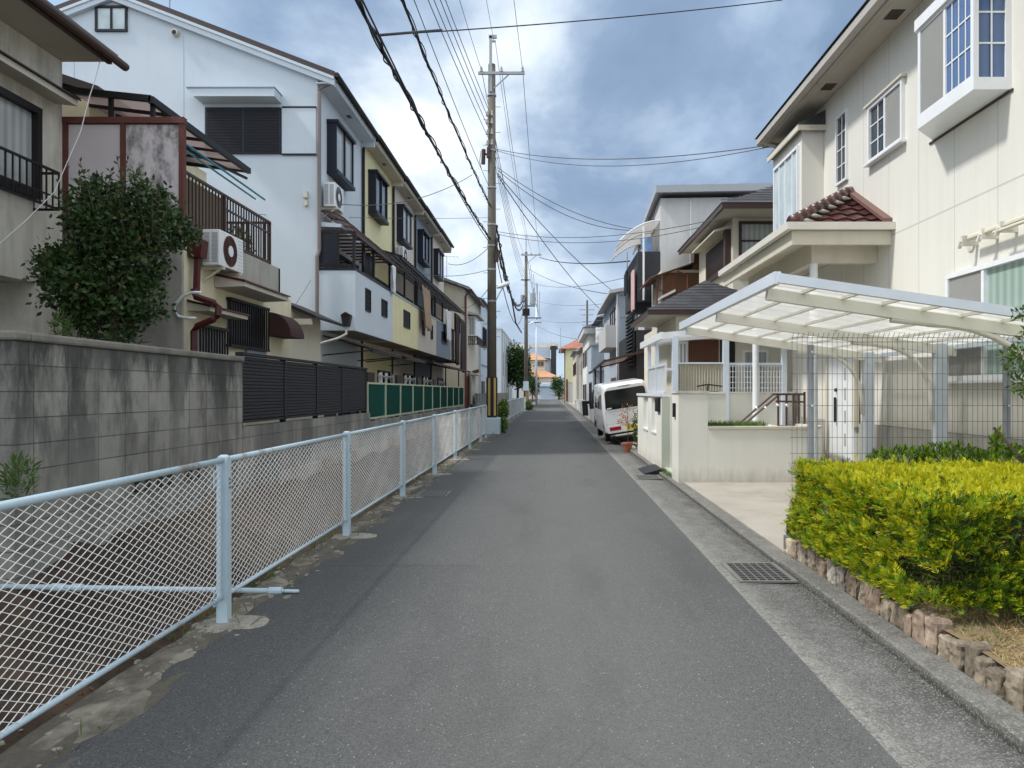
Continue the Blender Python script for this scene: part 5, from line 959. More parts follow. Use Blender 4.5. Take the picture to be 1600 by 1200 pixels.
t.part('rafter', m, mat('cream_aluminium', (.82, .80, .72), .4)); m = MB()
for k in range(1, 13): y = CYa+(CYb-CYa)*k/13; m.bar((C0, y, cz(C0)+.006), (C1, y, cz(C1)+.006), .012, .006)
t.part('glazing_bar', m, MM['grey'])
XP = 4.85
for y in (6.95, 9.07, 11.1):
    m = MB(); m.box(XP-.07, XP+.07, y-.05, y+.05, -.02, 2.2 if y < 7 else 2.2); pst = t.part('post', m, MM['bluewhite']); m = MB()
    x0 = 3.25 if y < 7.5 else 3.75; pts = [(x0, y, cz(x0)-.15), (x0+.35, y, cz(x0)-.185)]; 
    for k in range(9):
        a = k/8*math.pi/2; pts.append((x0+.35+(XP-.09-x0-.35)*math.sin(a)**1.0, y, 1.25+(cz(x0)-.19-1.25)*math.cos(a)**.75))
    m.tube(pts, .032, 8); t.part('curved_arm', m, mat('cream_aluminium', (.82, .80, .72), .4), pst, smooth=True)
# ------------------------------------------------------------------ garden wall by the driveway
t = Thing('garden_wall', 'low cream rendered wall with rounded corner along the driveway', 'garden wall', (3, 12.4, 0)); YW = 12.3
m = MB(); m.box(2.65, 4.35, YW, YW+.15, -.02, .965); m.prism([(4.352, YW, -.02), (4.55, YW+.08, -.02), (4.66, YW+.3, -.02), (4.66, 13.4, -.02), (4.51, 13.4, -.02), (4.51, YW+.35, -.02), (4.352, YW+.15, -.02)], (0, 0, .985)); t.part('wall', m, MM['white']); m = MB(); m.box(2.655, 4.36, YW-.03, YW+.18, .968, 1.01); m.prism([(4.362, YW-.03, .968), (4.58, YW+.06, .968), (4.70, YW+.3, .968), (4.70, 13.43, .968), (4.48, 13.43, .968), (4.48, YW+.35, .968), (4.362, YW+.18, .968)], (0, 0, .042)); t.part('coping', m, MM['cream'])
m = MB(); m.box(2.7, 4.45, YW+.2, 15.0, -.02, .93); t.part('terrace', m, MM['white'])
t = Thing('gate_wall', 'tall cream gate wall at the street corner with black intercom', 'gate wall', (2.4, 12.6, 0)); m = MB(); m.box(2.15, 2.648, YW+.0, 12.95, -.02, 1.57); t.part('pillar', m, MM['white']); m = MB(); m.box(2.13, 2.67, YW-.02, 12.98, 1.573, 1.615); t.part('coping', m, MM['creamd'])
m = MB(); m.box(2.651, 3.2, 13.3, 13.42, .93, 1.56); m.box(2.64, 3.22, 13.28, 13.44, 1.562, 1.6); t.part('inner_wall', m, MM['white']); m = MB(); m.box(2.302, 2.42, 12.955, 14.2, -.02, 1.5); m.box(2.15, 2.3, 14.15, 14.198, -.02, 1.49); m.box(2.2, 2.6, 12.95, 14.2, -.02, .12); t.part('recess', m, mat('pale_green_render', (.48, .5, .43), .85)); m = MB(); m.box(2.11, 2.149, 12.55, 12.68, 1.16, 1.4); t.part('intercom', m, MM['dark'])
t = Thing('street_wall', 'cream street wall with two white framed slit openings beside the parked van', 'street wall', (2.3, 16, 0)); m = MB(); a, b_, c_, d2 = 14.9, 15.6, 16.2, 17.0
for (y0, y1, z0, z1) in ((14.2, a, -.02, 1.5), (a, b_, -.02, .72), (b_, c_, -.02, 1.5), (c_, d2, -.02, .72), (d2, 18.1, -.02, 1.5)): m.box(2.15, 2.3, y0+.001, y1-.001, z0, z1)
t.part('wall', m, MM['white']); m = MB(); m.box(2.12, 2.33, 14.18, 18.12, 1.503, 1.56); t.part('coping', m, MM['whitem']); m = MB(); m.box(2.22, 2.235, a, b_, .74, 1.49); m.box(2.22, 2.235, c_, d2, .74, 1.49); t.part('white_panel', m, MM['whitem']); m = MB(); m.box(2.13, 2.34, a-.02, b_+.02, .72, .76); m.box(2.13, 2.34, c_-.02, d2+.02, .72, .76); t.part('opening_sill', m, MM['whitem'])
m = MB(); m.box(2.09, 2.15, 14.3, 14.7, 1.2, 1.48); bev(solo('mailbox', m, MM['dark'], 'dark mailbox fixed on the cream street wall by the gate recess', 'mailbox', base=(2.12, 14.5, 1.2)), .012)
# hand rails on the terrace
t = Thing('hand_rail', 'brown tubular hand rails of the entrance steps behind the low wall', 'hand rail', (4, 13.5, .9)); m = MB(); Yr = 13.3
for dy in (0, .32):
    m.tube([P(1152+dy*30, 664, Yr+dy), P(1208+dy*30, 616, Yr+dy), P(1257, 616, Yr+dy)], .022, 8); 
    for px in (1216+dy*40, 1240+dy*25): m.tube([P(px, 617, Yr+dy), (fx(px, Yr+dy), Yr+dy, .93)], .02, 8)
m.tube([P(1257, 612, Yr), (fx(1257, Yr), Yr, .93)], .022, 8); m.tube([P(1212, 627, Yr), P(1256, 628, Yr)], .018, 8); t.part('tube', m, metalpaint('maroon_rail', (.075, .04, .04), .4)); m = MB()
for (px, py) in ((1181, 638), (1195, 638), (1214, 634), (1228, 634)): m.tube([P(px, py, Yr-.001), P(px+2, py-2, Yr-.001)], .03, 8)
t.part('joint', m, MM['whitem'])
# ------------------------------------------------------------------ neighbouring cream house with pergola terrace
t = Thing('cream_hip_house', 'cream house with dark slate hip roofs and shuttered window behind the carport', 'house', (6, 20, 0)); XH, YH = 4.8, 19.2
m = MB(); m.box(XH, 12, YH, 23.6, 2.5, 6.2); m.box(3.0, 12, 17.5, 23.5, -.02, 3.42); t.part('wall', m, MM['houseR2']); m = MB(); m.box(4.3, 12.5, 18.1, 24.2, 6.205, 6.24); m.box(2.3, 5.6, 17.0, 20.6, 3.43, 3.46); t.part('soffit', m, MM['soffit']); m = MB(); m.box(4.24, 12.5, 18.04, 18.1, 6.17, 6.31); m.box(4.24, 4.3, 18.1, 24.2, 6.17, 6.31); m.box(2.24, 5.6, 16.94, 17.0, 3.4, 3.52); m.box(2.24, 2.3, 17.0, 20.6, 3.4, 3.52); t.part('gutter', m, MM['brown'])
m = MB(); hip(m, 4.22, 12.6, 18.02, 24.3, 6.31, 1.55); r_ = t.part('roof', m, MM['slate']); m = MB(); hip(m, 2.22, 5.7, 16.92, 20.6, 3.52, .95); t.part('lower_roof', m, MM['slate'], r_)
m = MB(); 
for k in range(9): z = 3.56+k*.095; o_ = k*.182; m.box(2.22+o_-.01, 5.7-o_, 16.92+o_-.012, 16.92+o_, z, z+.012)
for k in range(12): z = 6.36+k*.105; o_ = k*.22; m.box(4.22+o_-.01, 12.6-o_, 18.02+o_-.012, 18.02+o_, z, z+.014)
t.part('slate_course', m, MM['darkroof'], r_)
window(t, 'y-', YH, 4.95, 6.5, 4.6, 6.1, 'brown', 'gcurt', .07, .07, (.62,), (.66,)); m = MB(); wbox(m, 'x-', XH, 19.75, 22.3, 4.98, 5.84, 0, .06); sh = t.part('shutter', m, MM['brown']); m = MB()
for k in range(20): z = 5.02+k*.04; m.box(XH-.075, XH-.061, 19.8, 22.25, z, z+.02)
t.part('slats', m, MM['brown'], sh); m = MB(); wbox(m, 'x-', XH, 19.4, 19.6, 4.95, 5.95, 0, .16); wbox(m, 'x-', XH, 19.4, 22.4, 4.88, 4.96, 0, .15); t.part('shutter_box', m, MM['brown']); m = MB(); m.prism([(XH, 19.4, 6.08), (XH-.45, 19.4, 5.93), (XH-.45, 19.4, 5.88), (XH, 19.4, 5.97)], (0, 3.1, 0)); t.part('window_canopy', m, MM['soffit'])
m = MB(); wbox(m, 'y-', 17.5, fx(1076, 17.5), fx(1122, 17.5), 1.4, 2.85, .002, .06); t.part('brown_shutter', m, mat('brown_door', (.16, .07, .035), .6, .2, 8)); m = MB()
for k in range(16): x = fx(1076, 17.5)+k*.044; m.box(x, x+.012, 17.42, 17.439, 1.4, 2.84)
t.part('shutter_rib', m, MM['redbrown'])
window(t, 'y-', 17.5, fx(1040, 17.5)+.3, fx(1074, 17.5), 1.0, 2.8, 'whitem', 'gcurt', .05, .05); window(t, 'y-', 17.5, fx(1160, 17.5), fx(1200, 17.5), 1.3, 2.6, 'whitem', 'gcurt', .05, .05); m = MB(); wbox(m, 'y-', 17.5, fx(1125, 17.5), fx(1148, 17.5), .95, 2.85, .002, .03); t.part('back_door', m, MM['dark'])
t = Thing('terrace_pergola', 'white framed terrace roof on posts with ribbed panel and lattice screens', 'pergola', (3.5, 15.5, 0)); TY, TX = 15.3, 2.33
m = MB(); m.poly([(TX, TY, 2.80), (5.1, TY, 3.02), (5.1, 18.8, 3.02), (TX, 18.8, 2.80)]); t.part('roof_panel', m, MM['fiber']); m = MB(); m.bar((TX, TY, 2.78), (5.1, TY, 3.0), .06, .14); m.box(TX-.04, TX+.03, TY, 18.8, 2.71, 2.86)
for k in range(1, 5): y = TY+k*.75; m.bar((TX, y, 2.76), (5.1, y, 2.98), .05, .07)
t.part('roof_frame', m, MM['whitem'])
for (x, y, w) in ((2.6, TY, .06), (3.67, TY, .06), (2.41, 16.6, .04), (2.41, 17.9, .04), (4.9, TY, .05)):
    m = MB(); m.box(x-w, x+w, y-w, y+w, .9 if x > 2.5 else 1.5, 2.76+(x-TX)*.079); t.part('post', m, MM['bluewhite'])
m = MB(); xa, xb = 2.67, 3.6; m.grid(lambda u, v: (xa+(xb-xa)*u, TY+.02+.022*math.sin(u*(xb-xa)/.058*6.283), 1.5+v*.68), 200, 1); t.part('ribbed_panel', m, mat('beige_ribbed', (.50, .46, .37), .7)); m = MB(); m.box(xa-.01, xb+.01, TY-.02, TY+.06, 2.185, 2.22); m.box(3.74, 4.9, TY-.02, TY+.04, 2.16, 2.21); m.box(2.43, 2.56, TY-.02, TY+.04, 2.05, 2.1); m.box(2.38, 2.44, TY+.08, 17.9, 2.15, 2.2); m.box(2.38, 2.44, TY+.08, 17.9, 1.56, 1.6); t.part('rail', m, MM['bluewhite'])
m = MB()
for k in range(19): x = 3.76+k*.062; m.box(x-.008, x+.008, TY-.004, TY+.006, 1.6, 2.16)
for k in range(5): z = 1.68+k*.115; m.box(3.74, 4.9, TY+.007, TY+.015, z-.007, z+.007)
t.part('lattice_screen', m, MM['whitem']); m = MB()
for k in range(42): y = TY+.1+k*.06; m.box(2.405, 2.413, y-.004, y+.004, 1.6, 2.15)
for k in range(9): z = 1.62+k*.06; m.box(2.414, 2.422, TY+.08, 17.9, z-.004, z+.004)
t.part('side_lattice', m, MM['whitem']); m = MB(); m.box(3.73, 5.15, TY+.05, TY+.2, -.02, 1.56); m.box(3.71, 5.15, TY+.02, TY+.23, 1.563, 1.6); t.part('base_wall', m, MM['white'])
m = MB(); m.box(2.31, 5.15, 15.0, 17.48, -.02, .9); t.part('floor', m, MM['conc'])
# ------------------------------------------------------------------ house with tiled gable and brown balcony roof
t = Thing('old_tiled_house', 'old house with grey tiled gable, brown balcony roof and wooden wall', 'house', (5, 25, 0)); m = MB(); m.box(3.7, 11, 24.4, 26.8, -.02, 5.7); t.part('wall', m, MM['beige']); m = MB(); m.prism([(4.75, 24.2, 6.7), (5.6, 24.2, 7.35), (5.6, 24.2, 7.48), (4.6, 24.2, 6.75)], (0, 2.5, 0)); m.prism([(5.6, 24.2, 7.35), (9.4, 24.2, 5.2), (9.4, 24.2, 5.35), (5.6, 24.2, 7.48)], (0, 2.5, 0)); t.part('tiled_roof', m, MM['greytile']); m = MB()
m.prism([(4.75, 24.3, 5.7), (7.6, 24.3, 5.7), (7.3, 24.3, 6.3), (5.6, 24.3, 7.3), (4.8, 24.3, 6.65)], (0, .1, 0)); t.part('gable_boards', m, mat('weathered_wood', (.17, .085, .045), .85, .3, 9)); m = MB(); m.grid(lambda u, v: (3.25+1.8*v, 24.0+2.6*u, 5.38+.62*v+.012*math.sin(u*2.6/.07*6.283)), 150, 1); br_ = t.part('balcony_roof', m, mat('brown_corrugated', (.12, .085, .07), .7, .2, 4)); m = MB()
m.box(3.22, 3.28, 24.0, 26.6, 5.3, 5.37)
for x in (3.5, 4.1, 4.9): m.tube([(x, 24.1, 3.0), (x, 24.1, 5.5)], .03, 6)
m.tube([(3.5, 24.1, 4.95), (5.0, 24.1, 4.95)], .02, 6); m.tube([(4.15, 24.0, 5.6), (4.5, 24.0, 5.45), (4.52, 24.0, 3.6)], .035, 8); t.part('balcony_frame', m, MM['redbrown'], br_); m = MB(); m.box(4.0, 5.1, 24.05, 24.2, 3.95, 4.6); m.box(3.4, 3.98, 24.25, 24.38, 3.9, 4.5); t.part('balcony_wall', m, MM['greyblue2']); m = MB(); m.prism([(3.6, 24.0, 4.75), (4.1, 24.0, 5.0), (4.1, 24.0, 4.92), (3.6, 24.0, 4.67)], (0, .6, 0)); t.part('small_tin_roof', m, MM['greywall']); m = MB(); m.box(3.72, 5.4, 24.385, 24.4, 4.6, 5.6); t.part('wooden_wall', m, mat('weathered_wood', (.17, .085, .045), .85, .3, 9))
# ------------------------------------------------------------------ tall grey white house
t = Thing('tall_grey_house', 'tall grey white three storey house with charcoal balcony and mono pitch roof', 'house', (6, 30, 0)); XT, YT = 4.05, 27.0
m = MB(); m.prism([(XT, YT, -.02), (14, YT, -.02), (14, YT, 8.95), (XT, YT, 8.8)], (0, 7.0, 0)); t.part('wall', m, MM['greywall']); m = MB(); m.prism([(3.82, YT-.45, 9.16), (14.3, YT-.45, 9.36), (14.3, YT-.45, 9.1), (3.82, YT-.45, 8.9)], (0, .12, 0)); m.prism([(3.82, YT-.33, 9.16), (3.82, YT+7.5, 8.35), (3.82, YT+7.5, 8.1), (3.82, YT-.33, 8.9)], (.1, 0, 0)); t.part('roof_fascia', m, MM['grey']); m = MB(); m.prism([(3.93, YT-.32, 9.0), (14.3, YT-.32, 9.2), (14.3, YT+7.5, 8.5), (3.93, YT+7.5, 8.3)], (0, 0, .1)); t.part('roof', m, MM['grey'])
m = MB(); m.box(XT, 14, YT-.02, YT-.003, 5.9, 5.97); m.box(5.15, 5.19, YT-.02, YT-.003, 5.97, 8.7); t.part('trim', m, MM['whitem'])
m = MB(); m.box(3.15, XT-.003, YT, 33.9, -.02, 3.9); m.box(3.15, 4.6, YT-.2, YT-.003, -.02, 3.2); t.part('ground_storey', m, MM['dgrey']); m = MB(); m.box(3.2, XT-.003, YT, YT+.1, 4.95, 6.82); m.box(3.2, 3.3, YT+.101, 31.5, 4.95, 6.82); m.box(3.3, XT-.003, YT+.101, 31.5, 4.95, 5.05); t.part('balcony', m, MM['dgrey'])
m = MB(); m.box(3.0, 3.02, 27.5, 33.0, 1.0, 1.02); 
for k in range(14): z = 2.6+k*.14; m.box(3.0, 3.1, 27.05, 29.6, z, z+.06)
m.box(3.03, 3.09, 27.0, 27.05, 2.5, 4.6); m.box(3.03, 3.14, 27.05, 29.6, 4.56, 4.62); t.part('louvre_screen', m, MM['dark'])
m = MB(); m.grid(lambda u, v: (XT-1.5*v, YT+.1+4.2*u, 8.0-.75*v**2.0), 1, 8); cr = t.part('curved_balcony_roof', m, polycarb('grey_polycarbonate', (.55, .53, .5), .8), smooth=True); m = MB()
for y in (YT+.1, YT+2.2, YT+4.3): m.tube([(XT-1.5*v/8, y, 8.0-.75*(v/8)**2) for v in range(9)], .03, 6)
m.tube([(3.42, YT-.05, 5.0), (3.42, YT-.05, 7.75)], .04, 8); m.tube([(3.25, YT+4.2, 6.8), (3.25, YT+4.2, 7.6)], .03, 6); t.part('roof_frame', m, MM['whitem'], cr)
m = MB(); wbox(m, 'x-', XT, 28.5, 29.2, 7.9, 8.4, .0, .03); t.part('window', m, MM['glass'])
cloth('shirt', 3.45, 27.3, 27.5, 6.4, 7.4, 'clothblue', 'blue white shirts drying above the charcoal balcony, nearer piece', .1, .15); cloth('shirt', 3.7, 27.6, 27.9, 6.5, 7.5, 'clothblue', 'blue white shirts drying above the charcoal balcony, farther piece', .1, .1)
m = MB(); m.grid(lambda u, v: (3.08+.04*math.sin(u*10), 27.1+.9*u, 6.2-1.5*v), 10, 4); o = solo('towel', m, MM['clothpink'], 'pink towel hanging over the charcoal balcony front', 'laundry', 'laundry hanging from the balconies', base=(3.08, 27.5, 6.2)); o.modifiers.new('t', 'SOLIDIFY').thickness = .012
m = MB(); m.grid(lambda u, v: (3.05+.04*math.sin(u*10), 29.4+1.0*u, 6.5-.9*v), 10, 4); o = solo('towel', m, MM['blk'], 'dark towel hanging over the far end of the charcoal balcony', 'laundry', 'laundry hanging from the balconies', base=(3.05, 29.5, 6.5)); o.modifiers.new('t', 'SOLIDIFY').thickness = .012
# gently curved brown carport roof over the van
t = Thing('brown_carport', 'brown curved carport roof on thin posts above the white van', 'carport', (3, 30, 0)); m = MB(); m.grid(lambda u, v: (1.95+2.0*v, 26.5+7.5*u, 2.75+.5*v-.12*u), 1, 6); t.part('roof', m, MM['smoke']); m = MB(); m.bar((1.95, 26.5, 2.74), (1.95, 34, 2.62), .08); m.bar((1.95, 26.5, 2.72), (3.95, 26.5, 3.22), .06, .08)
for y in (29.8, 33.6): m.box(1.98, 2.06, y-.04, y+.04, -.02, 2.66)
m.bar((2.0, 30, 2.6), (4, 30, 3.1), .05); t.part('frame', m, MM['brown'])
# ------------------------------------------------------------------ more houses down the right side
t = Thing('blue_grey_house', 'blue grey house with small white balcony past the charcoal facade', 'house', (5, 38, 0)); XQ = 3.15; m = MB(); m.box(XQ, 10, 34.2, 43.5, -.02, 6.35); t.part('wall', m, MM['greyblue2']); m = MB(); m.prism([(2.7, 33.9, 6.35), (10.3, 33.9, 7.9), (10.3, 33.9, 7.75), (2.7, 33.9, 6.2)], (0, 9.9, 0)); t.part('roof', m, MM['greywall']); m = MB(); m.box(2.55, 2.65, 34.3, 39.3, 3.7, 4.75); m.box(2.65, XQ-.002, 34.3, 34.4, 3.7, 4.75); m.box(2.651, XQ-.002, 34.401, 39.3, 3.7, 3.8); t.part('balcony', m, MM['greywall']); window(t, 'x-', XQ, 36, 38.6, 4.1, 5.8, 'brown', 'gcurt', .1, .06); m = MB(); wbox(m, 'x-', XQ, 35, 38, .1, 2.3, .002, .05); t.part('door', m, MM['brown'])
m = MB(); m.tube([(XQ-.07, 34.12, -.02), (XQ-.07, 34.12, 6.2)], .05, 6); t.part('downpipe', m, MM['whitem'])
t = Thing('balcony_house', 'pale grey blue house with solid flat balcony and laundry on top', 'house', (5, 48, 0)); m = MB(); m.box(2.55, 9, 45, 53, -.02, 2.9); m.box(2.45, 4.6, 44.9, 50, 2.905, 4.45); m.box(3.4, 9, 50, 53, 2.905, 6.4); m.box(3.5, 9, 47, 49.9, 4.46, 6.3); t.part('wall', m, MM['greyblue2']); m = MB(); m.box(2.4, 4.65, 44.85, 50.05, 4.455, 4.52); t.part('parapet_cap', m, MM['grey']); m = MB(); hip(m, 2.9, 9.5, 46.5, 53.3, 6.4, 1.4); t.part('roof', m, MM['slate']); m = MB(); m.tube([(4.0, 44.88, 3.9), (4.0, 44.8, 3.9)], .12, 10); t.part('round_vent', m, MM['greywall'])
window(t, 'x-', 2.55, 46, 48.5, .8, 2.2, 'brown', 'glass', .1, .06)
cloth('shirt', 3.0, 45.1, 45.5, 4.6, 5.6, 'clothwhite', 'white laundry above the flat grey balcony, left piece', .25); cloth('shirt', 3.5, 45.2, 45.6, 4.6, 5.4, 'clothpink', 'pinkish laundry above the flat grey balcony, right piece', .2)
t = Thing('satellite_dish', 'pale round satellite dish on a rooftop pole down the right side', 'satellite dish', (3.7, 46, 5)); m = MB(); m.grid(lambda u, v: (3.75+.62*v*math.cos(u*6.283), 44.8-.15*v*v, 5.85+.62*v*math.sin(u*6.283)), 24, 4); t.part('dish', m, MM['greywall'], smooth=True); m = MB(); m.tube([(3.75, 44.9, 5.8), (3.75, 45, 4.5)], .03, 6); m.tube([(3.75, 44.7, 5.3), (3.75, 44.2, 5.8)], .015, 4); t.part('mount', m, MM['grey'])
t = Thing('slate_roof_house', 'white house with low dark hip roof before the yellow house', 'house', (5, 57, 0)); m = MB(); m.box(2.75, 10, 54, 64, -.02, 5.9); t.part('wall', m, MM['white']); m = MB(); m.box(2.35, 10.4, 53.6, 64.4, 5.905, 6.35); t.part('fascia', m, MM['greywall']); m = MB(); hip(m, 2.3, 10.5, 53.5, 64.5, 6.36, 1.9); t.part('roof', m, MM['slate']); 
for k in range(3): window(t, 'x-', 2.75, 55+k*3, 56.4+k*3, 3.6, 4.9, 'brown', 'glass', .1, .06); 
for k in range(3): window(t, 'x-', 2.75, 55+k*3, 56.4+k*3, .9, 2.2, 'brown', 'glass', .1, .06)
t = Thing('cream_row_house', 'plain cream house with many pipes far down the right side', 'house', (5, 75, 0)); m = MB(); m.box(3.0, 10, 66, 78, -.02, 5.6); m.box(2.7, 10, 79, 92, -.02, 6.0); t.part('wall', m, MM['cream']); m = MB(); hip(m, 2.6, 10.4, 65.6, 78.4, 5.61, 1.6); hip(m, 2.3, 10.4, 78.6, 92.4, 6.01, 1.7); t.part('roof', m, MM['greytile'])
for k in range(4): window(t, 'x-', 3.0, 67+k*2.8, 68.4+k*2.8, 3.3, 4.6, 'brown', 'glass', .1, .06)
for k in range(4): window(t, 'x-', 2.7, 80+k*2.9, 81.4+k*2.9, 3.5, 4.9, 'brown', 'glass', .1, .06)
m = MB()
for k in range(6): m.tube([(2.93, 66.5+k*2.1, 0), (2.93, 66.5+k*2.1, 5.5)], .05, 5)
t.part('downpipe', m, MM['greywall'])
t = Thing('yellow_red_roof_house', 'yellow house with faded red tile roof at the far right of the street', 'house', (4, 112, 0)); XY = 2.0; m = MB(); m.box(XY, 12, 105, 116, -.02, 7.8); t.part('wall', m, MM['yellow']); m = MB(); hip(m, XY-.9, 12.6, 104.2, 117, 7.8, 3.4); t.part('roof', m, MM['redtile']); window(t, 'y-', 105, 3.7, 4.6, 4.3, 6.0, 'dark', 'glass', .12, .1); m = MB(); wbox(m, 'y-', 105, XY, 12, 2.9, 3.05, .001, .1); t.part('belt_course', m, MM['beige']); m = MB(); wbox(m, 'y-', 105, 2.4, 3.7, .05, 2.7, .002, .06); t.part('white_door', m, MM['greywall']); m = MB(); m.tube([(XY-.1, 104.85, 0), (XY-.1, 104.85, 7.7)], .09, 6); m.tube([(XY+.2, 104.4, .2), (XY+.2, 104.4, 3.4)], .16, 6); t.part('downpipe', m, MM['redbrown'])
# street clutter along the far right verge
for k, (x, y, h_, mt) in enumerate([(2.3, 40, .8, 'greywall'), (2.25, 47, .9, 'blk'), (2.4, 56, .7, 'greywall'), (2.4, 62, .8, 'whitem'), (2.45, 69, .7, 'greywall')]):
    m = MB(); m.prism([(x-.22, y, .04), (x+.22, y, .04), (x+.28, y, .04+h_), (x-.28, y, .04+h_)], (0, .5, 0)); m.box(x-.3, x+.3, y-.02, y+.52, .04+h_, .1+h_); bev(solo('storage_bin', m, MM[mt], ['pale storage bin in front of the blue grey house', 'black storage bin in front of the flat balcony house', 'pale bin in front of the slate roofed white house', 'white bin at the far end of the slate roofed house', 'pale bin in front of the cream house with pipes'][k], 'bin', 'bins along the far right verge', base=(x, y, .04)), .03)
for k, (x0, y0, y1, h_, mt, lab) in enumerate([(2.35, 38.2, 38.9, 1.5, 'brown', 'dark brown gate post past the van'), (2.35, 41.5, 43.5, 1.6, 'dark', 'dark slatted gate past the white van')]):
    m = MB(); 
    for q in range(int((y1-y0)/.1)): m.box(x0, x0+.05, y0+q*.1, y0+q*.1+.06, .04, h_)
    m.box(x0-.02, x0+.07, y0-.06, y0-.0, .04, h_+.1); m.box(x0+.051, x0+.08, y0, y1, h_-.3, h_-.22); solo('slatted_gate', m, MM[mt], lab, 'gate', base=(x0, y0, .04))
# ------------------------------------------------------------------ hedge, stones, lawn, wire fence, garden plants
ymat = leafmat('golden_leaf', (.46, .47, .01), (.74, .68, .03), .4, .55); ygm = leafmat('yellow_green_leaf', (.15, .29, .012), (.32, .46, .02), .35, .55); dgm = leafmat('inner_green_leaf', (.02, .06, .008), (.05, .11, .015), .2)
t = Thing('golden_hedge', 'bright yellow green clipped conifer hedge at the right', 'hedge', (3.2, 5.4, .3))
HX0, HX1, HY0, HY1, HZ0, HZ1 = 2.20, 4.75, 4.25, 6.7, .28, .97
m = MB(); qh = random.Random(8)
for k in range(60):
    x, y = qh.uniform(HX0+.25, HX1), qh.uniform(HY0+.25, HY1-.2); m.tube([(x, y, .15), (x+qh.uniform(-.1, .1), y+qh.uniform(-.1, .1), .55), (x+qh.uniform(-.2, .2), y+qh.uniform(-.2, .2), .85)], [.016, .01, .005], 5)
    for w in range(5): z = qh.uniform(.25, .75); m.tube([(x, y, z), (x+qh.uniform(-.3, .3), y+qh.uniform(-.3, .3), z+.12)], [.006, .002], 4)
t.part('branches', m, MM['bark'])
n = 26000; pc = np.stack([RS.uniform(HX0+.12, HX1, n), RS.uniform(HY0+.12, HY1-.1, n), RS.uniform(HZ0, HZ1-.12, n)], 1); dc = unit(rnd(n)+np.array([0, 0, .3])); foliage_in = leafmesh('inner_foliage', pc, dc*RS.uniform(.05, .1, size=(n, 1)), unit(np.cross(dc, rnd(n))), .014, RS.choice(3, n, p=[.55, .3, .15]), [leafmat('dark_inner_leaf', (.03, .07, .01), (.07, .13, .02), .2), mat('brown_inner_leaf', (.07, .05, .025), .9, .3, 20, bmp=0), leafmat('inner_yellow_green', (.12, .2, .012), (.2, .28, .02), .3)])  # inner leaves have their own darker green, brown and yellow green
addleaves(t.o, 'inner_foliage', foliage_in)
def hedge_sprays():
    pts, nor, kind = [], [], []
    def add(n, f, nr, k):
        for _ in range(n): pts.append(f()); nor.append(nr); kind.append(k)
    U = RS.uniform
    def lump(x, y): return .055*(fb(x*3.1, y*3.1)-.5)*2
    add(9500, lambda: ((x := U(HX0+.02, HX1)), (y := U(HY0+.02, HY1-.02)), HZ1-.05+lump(x, y)+U(-.07, .0)), (0, 0, 1), 0)
    add(7600, lambda: (HX0+.07-lump((y := U(HY0, HY1)), (z := U(HZ0-.02, HZ1-.02)))*1.3+U(0, .10)-.05*(z < .6), y, z), (-1, 0, .35), 1)
    add(7600, lambda: ((x := U(HX0, HX1)), HY0+.07-lump(x+9, (z := U(HZ0-.0, HZ1-.02)))*1.3+U(0, .10), z), (0, -1, .35), 2)
    add(1500, lambda: (U(HX0, HX1), HY1-.05+U(-.08, .02), U(HZ0, HZ1)), (0, 1, .3), 1)
    return np.array(pts), unit(np.array(nor, float)), np.array(kind)
p, nr, kd = hedge_sprays(); n = len(p)
main = unit(nr*.8+rnd(n)*.75+np.array([0, 0, .35])); side = unit(np.cross(main, rnd(n))); B, D_, Sd, Wd, Ix = [], [], [], [], []
Ls = RS.uniform(.05, .095, n)
gap = np.array([fb(a*4+b*3, c*4) for a, b, c in p]); keep = (gap > .35) | (kd == 0); tone = RS.uniform(size=n)
for k in range(9):
    f = k/8; sgn = 1 if k % 2 else -1; ang = .75*(1-f*.6)*sgn; dr = unit(main*math.cos(ang)+side*math.sin(ang)+rnd(n)*.12) if k < 8 else main
    b_ = p+main*(Ls*f*.75)[:, None]; B.append(b_[keep]); D_.append((dr*(Ls*(.55-.25*f))[:, None])[keep]); Sd.append(unit(np.cross(dr, np.cross(main, side)+rnd(n)*.5))[keep]); Wd.append(np.full(keep.sum(), .0075))
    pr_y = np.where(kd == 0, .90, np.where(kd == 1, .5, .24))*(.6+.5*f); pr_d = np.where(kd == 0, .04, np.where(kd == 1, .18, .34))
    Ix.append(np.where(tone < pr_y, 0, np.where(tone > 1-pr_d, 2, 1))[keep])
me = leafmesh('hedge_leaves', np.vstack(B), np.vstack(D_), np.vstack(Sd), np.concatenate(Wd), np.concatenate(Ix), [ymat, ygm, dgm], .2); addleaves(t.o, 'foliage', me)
t = Thing('stone_edging', 'row of rough upright tan stones edging the lawn bed', 'stone edging', (2.32, 4.5, 0)); y = 1.2; me_s = []
q = random.Random(11)
